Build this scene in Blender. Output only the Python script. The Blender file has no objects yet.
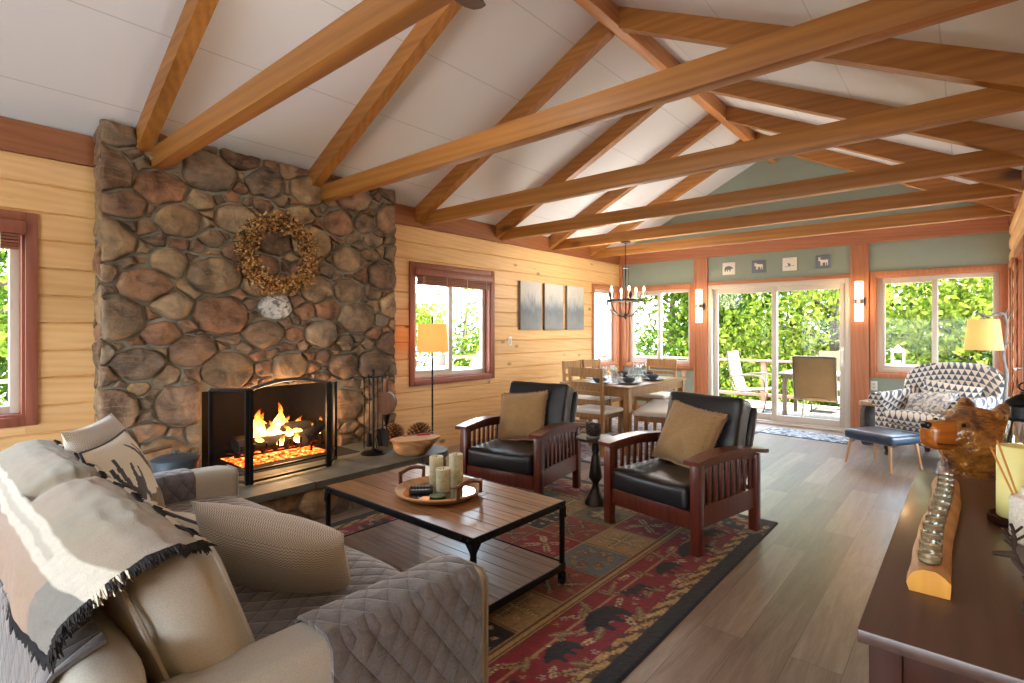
import bpy, bmesh, math, random
import numpy as np
from mathutils import Vector, Matrix, noise

R = math.radians
COL = bpy.context.scene.collection
rng = random.Random(11)
I4 = Matrix.Identity(4)


def T(x=0, y=0, z=0):
    return Matrix.Translation((x, y, z))


def RX(a): return Matrix.Rotation(R(a), 4, 'X')
def RY(a): return Matrix.Rotation(R(a), 4, 'Y')
def RZ(a): return Matrix.Rotation(R(a), 4, 'Z')


def c_(r, g, b):
    def l(v):
        v /= 255.0
        return v / 12.92 if v <= 0.04045 else ((v + 0.055) / 1.055) ** 2.4
    return (l(r), l(g), l(b), 1.0)


# ------------------------------------------------------------------ mesh builder
class MB:
    def __init__(s):
        s.v = []; s.f = []; s.m = []; s.M = I4.copy(); s.cols = {}

    def add(s, vs, fs, mi=0, M=None):
        b = len(s.v)
        t = s.M @ M if M is not None else s.M
        for p in vs:
            q = t @ Vector(p)
            s.v.append((q.x, q.y, q.z))
        flip = t.determinant() < 0
        for k, f in enumerate(fs):
            g = [b + i for i in f]
            if flip: g.reverse()
            s.f.append(g)
            s.m.append(mi[k] if isinstance(mi, (list, tuple)) else mi)
        return s

    def bm(s, bm, mi=0, M=None):
        bm.verts.index_update()
        vs = [v.co.copy() for v in bm.verts]
        fs = [[v.index for v in f.verts] for f in bm.faces]
        bm.free()
        return s.add(vs, fs, mi, M)

    def box(s, c, d, b=0.0, seg=2, mi=0, M=None):
        """c centre, d full size, b bevel"""
        bm = bmesh.new()
        bmesh.ops.create_cube(bm, size=1.0)
        for v in bm.verts:
            v.co = Vector((v.co.x * d[0] + c[0], v.co.y * d[1] + c[1], v.co.z * d[2] + c[2]))
        b = min(b, min(d) * 0.49)
        if b > 0:
            bmesh.ops.bevel(bm, geom=list(bm.edges), offset=b, segments=seg, affect='EDGES', profile=0.5)
        return s.bm(bm, mi, M)

    def bb(s, x0, x1, y0, y1, z0, z1, b=0.0, seg=2, mi=0, M=None):
        return s.box(((x0 + x1) / 2, (y0 + y1) / 2, (z0 + z1) / 2), (abs(x1 - x0), abs(y1 - y0), abs(z1 - z0)), b, seg, mi, M)

    def beam(s, p0, p1, w, h, up=(0, 0, 1), b=0.0, mi=0):
        """rectangular bar from p0 to p1 (axis through its centre); h measured along up"""
        p0 = Vector(p0); p1 = Vector(p1)
        z = (p1 - p0); L = z.length; z.normalize()
        u = Vector(up); x = u.cross(z)
        if x.length < 1e-6:
            x = Vector((1, 0, 0)).cross(z)
        x.normalize(); y = z.cross(x)
        M = Matrix(((x.x, y.x, z.x, p0.x), (x.y, y.y, z.y, p0.y), (x.z, y.z, z.z, p0.z), (0, 0, 0, 1)))
        return s.box((0, 0, L / 2), (w, h, L), b, 2, mi, M)

    def tube(s, pts, r, n=10, mi=0, closed=False, caps=True):
        pts = [Vector(p) for p in pts]
        k = len(pts)
        rr = r if isinstance(r, (list, tuple)) else [r] * k
        tang = []
        for i in range(k):
            if closed:
                t = pts[(i + 1) % k] - pts[i - 1]
            else:
                t = pts[min(i + 1, k - 1)] - pts[max(i - 1, 0)]
            tang.append(t.normalized() if t.length > 1e-9 else Vector((0, 0, 1)))
        ref = Vector((0, 0, 1)) if abs(tang[0].z) < 0.9 else Vector((1, 0, 0))
        nx = tang[0].cross(ref).normalized()
        vs = []; fs = []
        for i in range(k):
            t = tang[i]
            nx = (nx - t * nx.dot(t))
            nx = nx.normalized() if nx.length > 1e-6 else t.orthogonal().normalized()
            ny = t.cross(nx)
            for j in range(n):
                a = 2 * math.pi * j / n
                p = pts[i] + (nx * math.cos(a) + ny * math.sin(a)) * rr[i]
                vs.append(p)
        m = k if closed else k - 1
        for i in range(m):
            for j in range(n):
                a = i * n + j; b2 = i * n + (j + 1) % n
                i2 = (i + 1) % k
                fs.append((a, b2, i2 * n + (j + 1) % n, i2 * n + j))
        if caps and not closed:
            fs.append(tuple(range(n - 1, -1, -1)))
            fs.append(tuple((k - 1) * n + j for j in range(n)))
        return s.add(vs, fs, mi)

    def cyl(s, p0, p1, r0, r1=None, n=16, mi=0):
        return s.tube([p0, p1], [r0, r0 if r1 is None else r1], n, mi)

    def lathe(s, prof, c=(0, 0, 0), n=24, mi=0, M=None, sx=1, sy=1):
        """prof list of (r,z) bottom to top"""
        vs = []; fs = []
        for r, z in prof:
            for j in range(n):
                a = 2 * math.pi * j / n
                vs.append((c[0] + r * math.cos(a) * sx, c[1] + r * math.sin(a) * sy, c[2] + z))
        k = len(prof)
        for i in range(k - 1):
            for j in range(n):
                fs.append((i * n + j, i * n + (j + 1) % n, (i + 1) * n + (j + 1) % n, (i + 1) * n + j))
        if prof[0][0] > 1e-5: fs.append(tuple(range(n - 1, -1, -1)))
        if prof[-1][0] > 1e-5: fs.append(tuple((k - 1) * n + j for j in range(n)))
        return s.add(vs, fs, mi, M)

    def prism(s, poly, z0, z1, mi=0, M=None):
        """poly ccw 2d list in local xy, extruded along local z"""
        n = len(poly)
        ar = sum(poly[i][0] * poly[(i + 1) % n][1] - poly[(i + 1) % n][0] * poly[i][1] for i in range(n))
        if ar < 0: poly = poly[::-1]
        vs = [(x, y, z0) for x, y in poly] + [(x, y, z1) for x, y in poly]
        fs = [tuple(range(n - 1, -1, -1)), tuple(range(n, 2 * n))]
        for i in range(n):
            j = (i + 1) % n
            fs.append((i, j, n + j, n + i))
        return s.add(vs, fs, mi, M)

    def ball(s, c, r, n=12, m=8, mi=0, M=None):
        rx, ry, rz = r if isinstance(r, (tuple, list)) else (r, r, r)
        vs = [(c[0], c[1], c[2] - rz)]
        for i in range(1, m):
            p = -math.pi / 2 + math.pi * i / m
            for j in range(n):
                a = 2 * math.pi * j / n
                vs.append((c[0] + rx * math.cos(p) * math.cos(a), c[1] + ry * math.cos(p) * math.sin(a), c[2] + rz * math.sin(p)))
        vs.append((c[0], c[1], c[2] + rz))
        fs = []
        for j in range(n):
            fs.append((0, 1 + (j + 1) % n, 1 + j))
        for i in range(m - 2):
            for j in range(n):
                a = 1 + i * n
                fs.append((a + j, a + (j + 1) % n, a + n + (j + 1) % n, a + n + j))
        last = len(vs) - 1; a = 1 + (m - 2) * n
        for j in range(n):
            fs.append((a + j, a + (j + 1) % n, last))
        return s.add(vs, fs, mi, M)

    def softbox(s, c, d, r, puff=(0, 0, 0), n=10, wr=0.0, mi=0, M=None, seed=0):
        """upholstered block: rounded corners r, faces bulging by puff (x,y,z), wrinkle wr"""
        bm = bmesh.new()
        bmesh.ops.create_cube(bm, size=2.0)
        bmesh.ops.subdivide_edges(bm, edges=list(bm.edges), cuts=n, use_grid_fill=True)
        hx, hy, hz = d[0] / 2, d[1] / 2, d[2] / 2
        for v in bm.verts:
            q = v.co
            # redistribute so that corners get more points
            q = Vector([math.copysign(abs(t) ** 0.8, t) for t in q])
            p = Vector((q.x * hx, q.y * hy, q.z * hz))
            inn = Vector((max(-hx + r, min(hx - r, p.x)), max(-hy + r, min(hy - r, p.y)), max(-hz + r, min(hz - r, p.z))))
            dd = p - inn
            if dd.length > 1e-9:
                p = inn + dd.normalized() * r
            ux, uy, uz = max(0, 1 - q.x * q.x), max(0, 1 - q.y * q.y), max(0, 1 - q.z * q.z)
            p.x += math.copysign(puff[0] * uy * uz, q.x) if abs(q.x) > .3 else 0
            p.y += math.copysign(puff[1] * ux * uz, q.y) if abs(q.y) > .3 else 0
            p.z += math.copysign(puff[2] * ux * uy, q.z) if abs(q.z) > .3 else 0
            if wr:
                nn = noise.noise_vector(Vector((p.x * 5 + seed, p.y * 5, p.z * 5)))
                n2 = noise.noise_vector(Vector((p.x * 14 + seed, p.y * 14, p.z * 14)))
                p += (nn + n2 * .4) * wr
            v.co = p + Vector(c)
        return s.bm(bm, mi, M)

    def pillow(s, w, h, t, n=24, mi=0, M=None, wr=0.004, seed=0, sag=0.0, pick=None, flange=0.0):
        """throw pillow in local XZ, thickness along Y (front = -Y), centre at origin"""
        vs = []; fs = []; ms = []
        def pt(i, j, sgn):
            u = -1 + 2 * i / n; v = -1 + 2 * j / n
            pin = 0.06
            x = u * w / 2 * (1 - pin * (1 - abs(v) ** 2) * (abs(u) ** 3))
            z = v * h / 2 * (1 - pin * (1 - abs(u) ** 2) * (abs(v) ** 3))
            k = max(0, (1 - abs(u) ** 2.6)) * max(0, (1 - abs(v) ** 2.6))
            y = -sgn * t / 2 * k ** 0.55
            q = noise.noise(Vector((x * 7 + seed, z * 7, sgn))) + .5 * noise.noise(Vector((x * 17 + seed, z * 17, sgn)))
            y += wr * q * (k ** .5) * 2
            y += sag * (z / h) ** 2
            return (x, y, z)
        idx = {}
        for sgn in (1, -1):
            for j in range(n + 1):
                for i in range(n + 1):
                    edge = i in (0, n) or j in (0, n)
                    key = (i, j, 0 if edge else sgn)
                    if key not in idx:
                        idx[key] = len(vs); vs.append(pt(i, j, sgn))
        def g(i, j, sgn):
            return idx[(i, j, 0 if (i in (0, n) or j in (0, n)) else sgn)]
        for sgn in (1, -1):
            for j in range(n):
                for i in range(n):
                    f = (g(i, j, sgn), g(i + 1, j, sgn), g(i + 1, j + 1, sgn), g(i, j + 1, sgn))
                    fs.append(f if sgn == 1 else f[::-1])
                    m = mi
                    if pick is not None:
                        m = pick((i + .5) / n, (j + .5) / n, sgn)
                    ms.append(m)
        return s.add(vs, fs, ms, M)

    def grid(s, fn, nu, nv, mi=0, M=None, closed_u=False, flip=False, pick=None):
        vs = [fn(i / nu, j / nv) for j in range(nv + 1) for i in range(nu + 1)]
        fs = []; ms = []
        for j in range(nv):
            for i in range(nu):
                a = j * (nu + 1) + i
                f = (a, a + 1, a + nu + 2, a + nu + 1)
                fs.append(f[::-1] if flip else f)
                ms.append(pick((i + .5) / nu, (j + .5) / nv) if pick else mi)
        return s.add(vs, fs, ms, M)

    def sheet(s, fn, nu, nv, th, mi=0, M=None, pick=None):
        """grid with a thickness th (normal by finite difference)"""
        P = [[Vector(fn(i / nu, j / nv)) for i in range(nu + 1)] for j in range(nv + 1)]
        N = []
        for j in range(nv + 1):
            row = []
            for i in range(nu + 1):
                du = P[j][min(i + 1, nu)] - P[j][max(i - 1, 0)]
                dv = P[min(j + 1, nv)][i] - P[max(j - 1, 0)][i]
                nn = du.cross(dv)
                row.append(nn.normalized() if nn.length > 1e-12 else Vector((0, 0, 1)))
            N.append(row)
        W = nu + 1; K = W * (nv + 1)
        vs = [P[j][i] + N[j][i] * th for j in range(nv + 1) for i in range(W)] + [P[j][i] for j in range(nv + 1) for i in range(W)]
        fs = []; ms = []
        for j in range(nv):
            for i in range(nu):
                a = j * W + i
                m = pick((i + .5) / nu, (j + .5) / nv) if pick else mi
                fs.append((a, a + 1, a + W + 1, a + W)); ms.append(m)
                fs.append((K + a, K + a + W, K + a + W + 1, K + a + 1)); ms.append(m)
        for i in range(nu):
            for a, b in ((i, i + 1),):
                fs.append((b, a, K + a, K + b)); ms.append(mi if not pick else pick((i + .5) / nu, .001))
            a = nv * W + i; b = a + 1
            fs.append((a, b, K + b, K + a)); ms.append(mi if not pick else pick((i + .5) / nu, .999))
        for j in range(nv):
            a = j * W; b = a + W
            fs.append((a, b, K + b, K + a)); ms.append(mi if not pick else pick(.001, (j + .5) / nv))
            a = j * W + nu; b = a + W
            fs.append((b, a, K + a, K + b)); ms.append(mi if not pick else pick(.999, (j + .5) / nv))
        return s.add(vs, fs, ms, M)

    def build(s, name, mats, parent=None, smooth=35, world=False, kind=None, label=None):
        me = bpy.data.meshes.new(name)
        me.from_pydata(s.v, [], s.f)
        if not isinstance(mats, (list, tuple)): mats = [mats]
        for m in mats: me.materials.append(m)
        if len(mats) > 1:
            me.polygons.foreach_set('material_index', s.m)
        if smooth is not None:
            me.polygons.foreach_set('use_smooth', [True] * len(me.polygons))
            if smooth < 180: me.set_sharp_from_angle(angle=R(smooth))
        me.update()
        o = bpy.data.objects.new(name, me)
        COL.objects.link(o)
        if parent is not None:
            o.parent = parent
            if world:
                o.matrix_parent_inverse = mw(parent).inverted()
        if kind: o['kind'] = kind
        if label: o['label'] = label
        return o


def mw(o):
    m = Matrix.LocRotScale(o.location, o.rotation_euler, o.scale)
    if o.parent is not None:
        return mw(o.parent) @ o.matrix_parent_inverse @ m
    return m


def thing(name, label, cat, loc=(0, 0, 0), rz=0.0, group=None, kind=None):
    o = bpy.data.objects.new(name, None)
    o.empty_display_size = 0.1
    COL.objects.link(o)
    o.location = loc
    o.rotation_euler = (0, 0, R(rz))
    o['label'] = label; o['category'] = cat
    if group: o['group'] = group
    if kind: o['kind'] = kind
    return o


def tag(o, label, cat, group=None, kind=None):
    o['label'] = label; o['category'] = cat
    if group: o['group'] = group
    if kind: o['kind'] = kind
    return o


def struct(o, label, cat):
    o['kind'] = 'structure'; o['label'] = label; o['category'] = cat
    return o


def copy_tree(o, parent=None):
    c = o.copy(); COL.objects.link(c)
    if parent is not None:
        c.parent = parent
    for ch in list(o.children):
        copy_tree(ch, c)
    return c


def dup(o, loc, rz, label, group=None):
    c = copy_tree(o)
    c.location = loc; c.rotation_euler = (0, 0, R(rz))
    c['label'] = label
    if group: c['group'] = group
    return c


# ------------------------------------------------------------------ materials
class NT:
    def __init__(s, name):
        s.mat = bpy.data.materials.new(name)
        s.mat.use_nodes = True
        s.t = s.mat.node_tree
        s.n = s.t.nodes; s.l = s.t.links
        s.b = s.n['Principled BSDF']

    def node(s, typ, **kw):
        nd = s.n.new(typ)
        for k, v in kw.items():
            if k.startswith('i_'):
                nd.inputs[k[2:].replace('_', ' ')].default_value = v
            else:
                setattr(nd, k, v)
        return nd

    def link(s, a, b): s.l.new(a, b)

    def val(s, x):
        return x

    def math(s, op, a, b=None, c=None, clamp=False):
        nd = s.n.new('ShaderNodeMath'); nd.operation = op; nd.use_clamp = clamp
        for i, x in enumerate((a, b, c)):
            if x is None: continue
            if isinstance(x, (int, float)): nd.inputs[i].default_value = x
            else: s.l.new(x, nd.inputs[i])
        return nd.outputs[0]

    def mix(s, f, a, b, blend='MIX'):
        nd = s.n.new('ShaderNodeMix'); nd.data_type = 'RGBA'; nd.blend_type = blend
        for k, x in ((0, f), (6, a), (7, b)):
            if isinstance(x, (int, float)): nd.inputs[k].default_value = x
            elif isinstance(x, tuple): nd.inputs[k].default_value = x
            else: s.l.new(x, nd.inputs[k])
        return nd.outputs[2]

    def ramp(s, f, stops, interp='LINEAR'):
        nd = s.n.new('ShaderNodeValToRGB')
        nd.color_ramp.interpolation = interp
        els = nd.color_ramp.elements
        els[0].position = stops[0][0]; els[0].color = stops[0][1]
        els[1].position = stops[-1][0]; els[1].color = stops[-1][1]
        for p, c in stops[1:-1]:
            e = els.new(p); e.color = c
        s.l.new(f, nd.inputs[0])
        return nd.outputs[0]

    def coords(s, scale=(1, 1, 1), rot=(0, 0, 0), island=0.0):
        tc = s.n.new('ShaderNodeTexCoord')
        v = tc.outputs['Object']
        if island:
            g = s.n.new('ShaderNodeNewGeometry')
            m = s.n.new('ShaderNodeVectorMath'); m.operation = 'SCALE'
            cx = s.n.new('ShaderNodeCombineXYZ')
            s.link(g.outputs['Random Per Island'], cx.inputs[0])
            s.link(s.math('MULTIPLY', g.outputs['Random Per Island'], 1.7), cx.inputs[1])
            s.link(s.math('MULTIPLY', g.outputs['Random Per Island'], 2.3), cx.inputs[2])
            s.link(cx.outputs[0], m.inputs[0]); m.inputs['Scale'].default_value = island
            ad = s.n.new('ShaderNodeVectorMath'); ad.operation = 'ADD'
            s.link(v, ad.inputs[0]); s.link(m.outputs[0], ad.inputs[1])
            v = ad.outputs[0]
        mp = s.n.new('ShaderNodeMapping')
        mp.inputs['Scale'].default_value = scale
        mp.inputs['Rotation'].default_value = rot
        s.link(v, mp.inputs['Vector'])
        return mp.outputs[0]

    def noise(s, vec, scale, detail=4, rough=.55, dist=0.0):
        nd = s.n.new('ShaderNodeTexNoise')
        nd.inputs['Scale'].default_value = scale
        nd.inputs['Detail'].default_value = detail
        nd.inputs['Roughness'].default_value = rough
        nd.inputs['Distortion'].default_value = dist
        s.link(vec, nd.inputs['Vector'])
        return nd.outputs[0]

    def bump(s, h, strength=.3, dist=.01):
        nd = s.n.new('ShaderNodeBump')
        nd.inputs['Strength'].default_value = strength
        nd.inputs['Distance'].default_value = dist
        s.link(h, nd.inputs['Height'])
        s.link(nd.outputs[0], s.b.inputs['Normal'])
        return nd

    def set(s, color=None, rough=None, metal=None, **kw):
        b = s.b
        for k, x in (('Base Color', color), ('Roughness', rough), ('Metallic', metal)):
            if x is None: continue
            if isinstance(x, (int, float)): b.inputs[k].default_value = x
            elif isinstance(x, tuple): b.inputs[k].default_value = x
            else: s.link(x, b.inputs[k])
        for k, x in kw.items():
            k = k.replace('_', ' ')
            if isinstance(x, (int, float, tuple)): b.inputs[k].default_value = x
            else: s.link(x, b.inputs[k])
        return s


def plain(name, col, rough=.5, metal=0.0, bump=0.0, bscale=60, var=0.0, vscale=8, **kw):
    t = NT(name)
    v = t.coords()
    if var:
        f = t.noise(v, vscale, 5)
        lo = tuple(x * (1 - var) for x in col[:3]) + (1,)
        hi = tuple(min(1, x * (1 + var)) for x in col[:3]) + (1,)
        t.set(t.ramp(f, [(.3, lo), (.7, hi)]))
    else:
        t.set(col)
    t.set(None, rough, metal, **kw)
    if bump:
        t.bump(t.noise(v, bscale, 3), bump, .004)
    return t.mat


def wood(name, light, dark, axis='X', rough=.45, stretch=14, scale=2.2, knots=0.0, island=7.0, tint=.22, bump=.15, coat=0.0, fine=1.0):
    t = NT(name)
    sc = {'X': (1 / stretch * 6, 6, 6), 'Y': (6, 1 / stretch * 6, 6), 'Z': (6, 6, 1 / stretch * 6)}[axis]
    v = t.coords(sc, island=island)
    f1 = t.noise(v, scale, 6, .6, .4)
    f2 = t.noise(v, scale * 9, 3, .6)
    wv = t.node('ShaderNodeTexWave', wave_type='BANDS', bands_direction='DIAGONAL')
    wv.inputs['Scale'].default_value = scale * .9
    wv.inputs['Distortion'].default_value = 6
    wv.inputs['Detail'].default_value = 3
    t.link(v, wv.inputs['Vector'])
    f = t.math('ADD', t.math('MULTIPLY', f1, .66), t.math('MULTIPLY', wv.outputs[1], .14))
    f = t.math('ADD', f, t.math('MULTIPLY', f2, .22 * fine))
    col = t.ramp(f, [(.25, dark), (.5, tuple((a + b) / 2 for a, b in zip(light, dark))), (.78, light)])
    g = t.node('ShaderNodeNewGeometry')
    hv = t.node('ShaderNodeHueSaturation')
    t.link(t.math('ADD', t.math('MULTIPLY', g.outputs['Random Per Island'], tint), 1 - tint / 2), hv.inputs['Value'])
    t.link(col, hv.inputs['Color'])
    col = hv.outputs[0]
    if knots:
        ks = {'X': (1.0, 2.1, 2.1), 'Y': (2.1, 1.0, 2.1), 'Z': (2.1, 2.1, 1.0)}[axis]
        kv = t.coords(ks, island=island)
        vo = t.node('ShaderNodeTexVoronoi'); vo.inputs['Scale'].default_value = knots
        vo.inputs['Randomness'].default_value = 1.0
        t.link(kv, vo.inputs['Vector'])
        k = t.ramp(vo.outputs['Distance'], [(.06, (1, 1, 1, 1)), (.145, (0, 0, 0, 1))])
        dk = tuple(x * .28 for x in dark[:3]) + (1,)
        col = t.mix(t.math('MULTIPLY', k, .85), col, dk)
    t.set(col, rough)
    if coat: t.set(None, None, None, Coat_Weight=coat, Coat_Roughness=.15)
    if bump: t.bump(f, bump, .003)
    return t.mat


def fabric(name, c1, c2, scale=220, bump=.35, rough=.95, var=3.0, sheen=.25):
    t = NT(name)
    v = t.coords()
    f = t.noise(v, scale, 2, .7)
    g = t.noise(v, var, 4)
    mixf = t.math('ADD', t.math('MULTIPLY', f, .7), t.math('MULTIPLY', g, .3))
    t.set(t.ramp(mixf, [(.35, c1), (.65, c2)]), rough, 0.0, Sheen_Weight=sheen)
    t.bump(f, bump, .002)
    return t.mat


def emit(name, col, strength):
    t = NT(name)
    t.set(col, .5, 0.0, Emission_Color=col, Emission_Strength=strength)
    return t.mat


def glassy(name, tint=(1, 1, 1, 1), refl=.08, rough=.02):
    """thin clear pane: straight-through light plus a constant share of mirror reflection"""
    t = NT(name)
    tr = t.node('ShaderNodeBsdfTransparent'); tr.inputs[0].default_value = tint
    gl = t.node('ShaderNodeBsdfGlossy'); gl.inputs['Roughness'].default_value = rough
    mx = t.node('ShaderNodeMixShader')
    mx.inputs[0].default_value = refl
    t.link(tr.outputs[0], mx.inputs[1]); t.link(gl.outputs[0], mx.inputs[2])
    t.link(mx.outputs[0], t.n['Material Output'].inputs[0])
    return t.mat


# silhouettes, facing left, unit square
SIL_BEAR = [(0, .42), (.03, .5), (.1, .58), (.13, .68), (.17, .66), (.22, .7), (.35, .8), (.5, .82), (.7, .8), (.88, .72), (.97, .55), (1, .35), (.97, .05), (.99, 0), (.85, 0), (.84, .2), (.75, .3), (.7, .1), (.72, 0), (.6, 0), (.58, .25), (.42, .28), (.4, .02), (.27, 0), (.28, .3), (.2, .36), (.12, .38), (.04, .36)]
SIL_MOOSE = [(0, .55), (.02, .62), (.1, .68), (.05, .8), (0, .95), (.1, .88), (.14, 1), (.2, .9), (.28, .98), (.27, .82), (.2, .74), (.3, .78), (.42, .82), (.6, .74), (.85, .74), (.97, .66), (1, .5), (.96, .3), (.98, 0), (.9, 0), (.88, .3), (.78, .38), (.8, 0), (.72, 0), (.68, .36), (.45, .38), (.44, 0), (.36, 0), (.34, .36), (.3, 0), (.22, 0), (.25, .45), (.18, .55), (.08, .52)]
SIL_DEER = [(0, .6), (.02, .66), (.1, .72), (.06, .84), (.02, .98), (.05, .98), (.1, .86), (.12, 1), (.15, 1), (.14, .82), (.2, .9), (.26, 1), (.28, .97), (.22, .84), (.17, .74), (.24, .72), (.34, .68), (.6, .64), (.86, .68), (.95, .62), (.98, .66), (1, .6), (.96, .5), (.95, .3), (.98, 0), (.91, 0), (.88, .28), (.78, .36), (.8, 0), (.73, 0), (.7, .36), (.45, .34), (.44, 0), (.37, 0), (.36, .34), (.32, 0), (.25, 0), (.25, .42), (.18, .54), (.08, .58)]
SIL_BIRD = [(.0, .12), (.3, .16), (.38, .2), (.33, .4), (.28, .52), (.34, .62), (.42, .62), (.5, .5), (.62, .46), (.6, .34), (.52, .24), (.6, .2), (1, .26), (1, .2), (.6, .14), (.3, .1), (0, .06)]


def inpoly(px, py, poly):
    """numpy point in polygon"""
    r = np.zeros(np.shape(px), bool)
    n = len(poly)
    for i in range(n):
        x1, y1 = poly[i]; x2, y2 = poly[(i + 1) % n]
        if y1 == y2: continue
        c = ((y1 > py) != (y2 > py)) & (px < (x2 - x1) * (py - y1) / (y2 - y1) + x1)
        r ^= c
    return r
# ------------------------------------------------------------------ dimensions (metres; camera stands over the origin)
XL, XR, YF, YB = -4.63, 0.35, 8.28, -5.0      # left wall, right wall, far wall, open rear end of the built part
XM, ZE, SL = -2.15, 2.70, 0.5                 # ridge line, eave height, roof slope


def zc(x):
    return ZE + SL * (x - XL) if x <= XM else ZE + SL * (XM - XL) - SL * (x - XM)


M = {}
M['pine'] = wood('knotty_pine', c_(240, 201, 146), c_(215, 165, 106), 'Y', .5, knots=2.3, island=9, tint=.16, bump=.08, fine=.6)
M['logpine'] = wood('pine_log_siding', c_(244, 206, 152), c_(222, 170, 112), 'Y', .5, knots=1.5, island=9, tint=.12, bump=.08, fine=.6)
M['fir'] = wood('fir_beam', c_(186, 126, 58), c_(130, 80, 30), 'X', .5, stretch=26, scale=1.8, knots=1.0, island=9, tint=.14, bump=.06)
M['firy'] = wood('fir_ridge', c_(214, 152, 90), c_(176, 110, 58), 'Y', .5, knots=.9, island=9, tint=.14, bump=.06)
M['cedar'] = wood('cedar_trim', c_(196, 130, 90), c_(166, 100, 66), 'Z', .5, island=9, tint=.12, bump=.05)
M['cedarx'] = wood('cedar_trim_long', c_(188, 122, 84), c_(158, 94, 62), 'X', .5, island=9, tint=.12, bump=.05)
M['cedary'] = wood('cedar_plate', c_(164, 100, 58), c_(128, 74, 40), 'Y', .5, island=9, tint=.12, bump=.05, knots=.6)
M['rust'] = wood('redwood_casing', c_(160, 92, 70), c_(130, 70, 50), 'Z', .5, island=9, tint=.1, bump=.04)
M['vinyl'] = plain('window_vinyl', c_(205, 196, 184), .45)
M['glass'] = glassy('window_glass', (.95, .97, .96, 1), .007)
M['sage'] = plain('sage_paint', c_(146, 158, 144), .8, bump=.12, bscale=160, var=.02)
M['black'] = plain('black_iron', c_(26, 26, 28), .45, .6, bump=.1, bscale=90)
M['brass'] = plain('aged_brass', c_(170, 130, 70), .35, .9)
M['chrome'] = plain('brushed_steel', c_(170, 170, 172), .3, .9)
M['white'] = plain('white_plastic', c_(232, 228, 218), .4)


def mk_ceiling():
    t = NT('white_ceiling_panel')
    tc = t.n.new('ShaderNodeTexCoord')
    sp = t.node('ShaderNodeSeparateXYZ'); t.link(tc.outputs['Object'], sp.inputs[0])
    # seams parallel to the ridge, every 0.6 m across the slope, plus staggered butt joints
    a = t.math('DIVIDE', t.math('SUBTRACT', sp.outputs[0], XL + .31), .60)
    fr = t.math('ABSOLUTE', t.math('SUBTRACT', t.math('FRACT', t.math('ADD', a, 20.5)), .5))
    seam = t.math('LESS_THAN', fr, .0055)
    col = t.mix(t.math('MULTIPLY', seam, .35), c_(222, 224, 226), c_(116, 116, 114))
    t.set(col, .85)
    n = t.noise(t.coords(), 70, 3, .6)
    h = t.math('SUBTRACT', t.math('MULTIPLY', n, .5), seam)
    t.bump(h, .22, .004)
    return t.mat


def mk_floor():
    t = NT('plank_floor')
    v = t.coords((1, 1, 1), (0, 0, R(90)))
    br = t.node('ShaderNodeTexBrick', offset=.37, offset_frequency=2)
    br.inputs['Scale'].default_value = 1.0
    br.inputs['Mortar Size'].default_value = .0016
    br.inputs['Mortar Smooth'].default_value = .3
    br.inputs['Brick Width'].default_value = 1.22
    br.inputs['Row Height'].default_value = .19
    br.inputs['Bias'].default_value = 0
    br.inputs['Color1'].default_value = (0, 0, 0, 1); br.inputs['Color2'].default_value = (1, 1, 1, 1)
    br.inputs['Mortar'].default_value = (.5, .5, .5, 1)
    t.link(v, br.inputs['Vector'])
    g = t.coords((14, 1.1, 6))
    ad = t.node('ShaderNodeVectorMath', operation='ADD'); t.link(g, ad.inputs[0])
    sc = t.node('ShaderNodeVectorMath', operation='SCALE'); sc.inputs['Scale'].default_value = 9
    t.link(br.outputs[0], sc.inputs[0]); t.link(sc.outputs[0], ad.inputs[1])
    n = t.noise(ad.outputs[0], 1.4, 7, .65, .8)
    n2 = t.noise(ad.outputs[0], 9, 3, .6)
    f = t.math('ADD', t.math('MULTIPLY', n, .62), t.math('MULTIPLY', n2, .18))
    f = t.math('ADD', f, t.math('MULTIPLY', br.outputs[0], .2))
    col = t.ramp(f, [(.3, c_(108, 90, 78)), (.5, c_(140, 120, 105)), (.72, c_(172, 152, 135))])
    col = t.mix(t.math('MULTIPLY', br.outputs[1], .6), col, c_(60, 50, 42))
    t.set(col, t.math('ADD', t.math('MULTIPLY', n, .18), .27))
    t.bump(t.math('SUBTRACT', t.math('MULTIPLY', f, .25), br.outputs[1]), .25, .002)
    return t.mat


M['ceil'] = mk_ceiling(); M['floor'] = mk_floor()


def wall_boxes(mb, a0, a1, z0, z1, holes, put):
    """cells of the (a,z) rectangle that no hole covers -> put(a0,a1,z0,z1)"""
    As = sorted({a0, a1} | {min(max(h[i], a0), a1) for h in holes for i in (0, 1)})
    Zs = sorted({z0, z1} | {min(max(h[i], z0), z1) for h in holes for i in (2, 3)})
    for i in range(len(As) - 1):
        run = None
        for j in range(len(Zs) - 1):
            ca, cz = (As[i] + As[i + 1]) / 2, (Zs[j] + Zs[j + 1]) / 2
            inside = any(h[0] < ca < h[1] and h[2] < cz < h[3] for h in holes)
            if not inside:
                run = (run[0], Zs[j + 1]) if run else (Zs[j], Zs[j + 1])
            if inside or j == len(Zs) - 2:
                if run: put(As[i], As[i + 1], run[0], run[1])
                run = None


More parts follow.
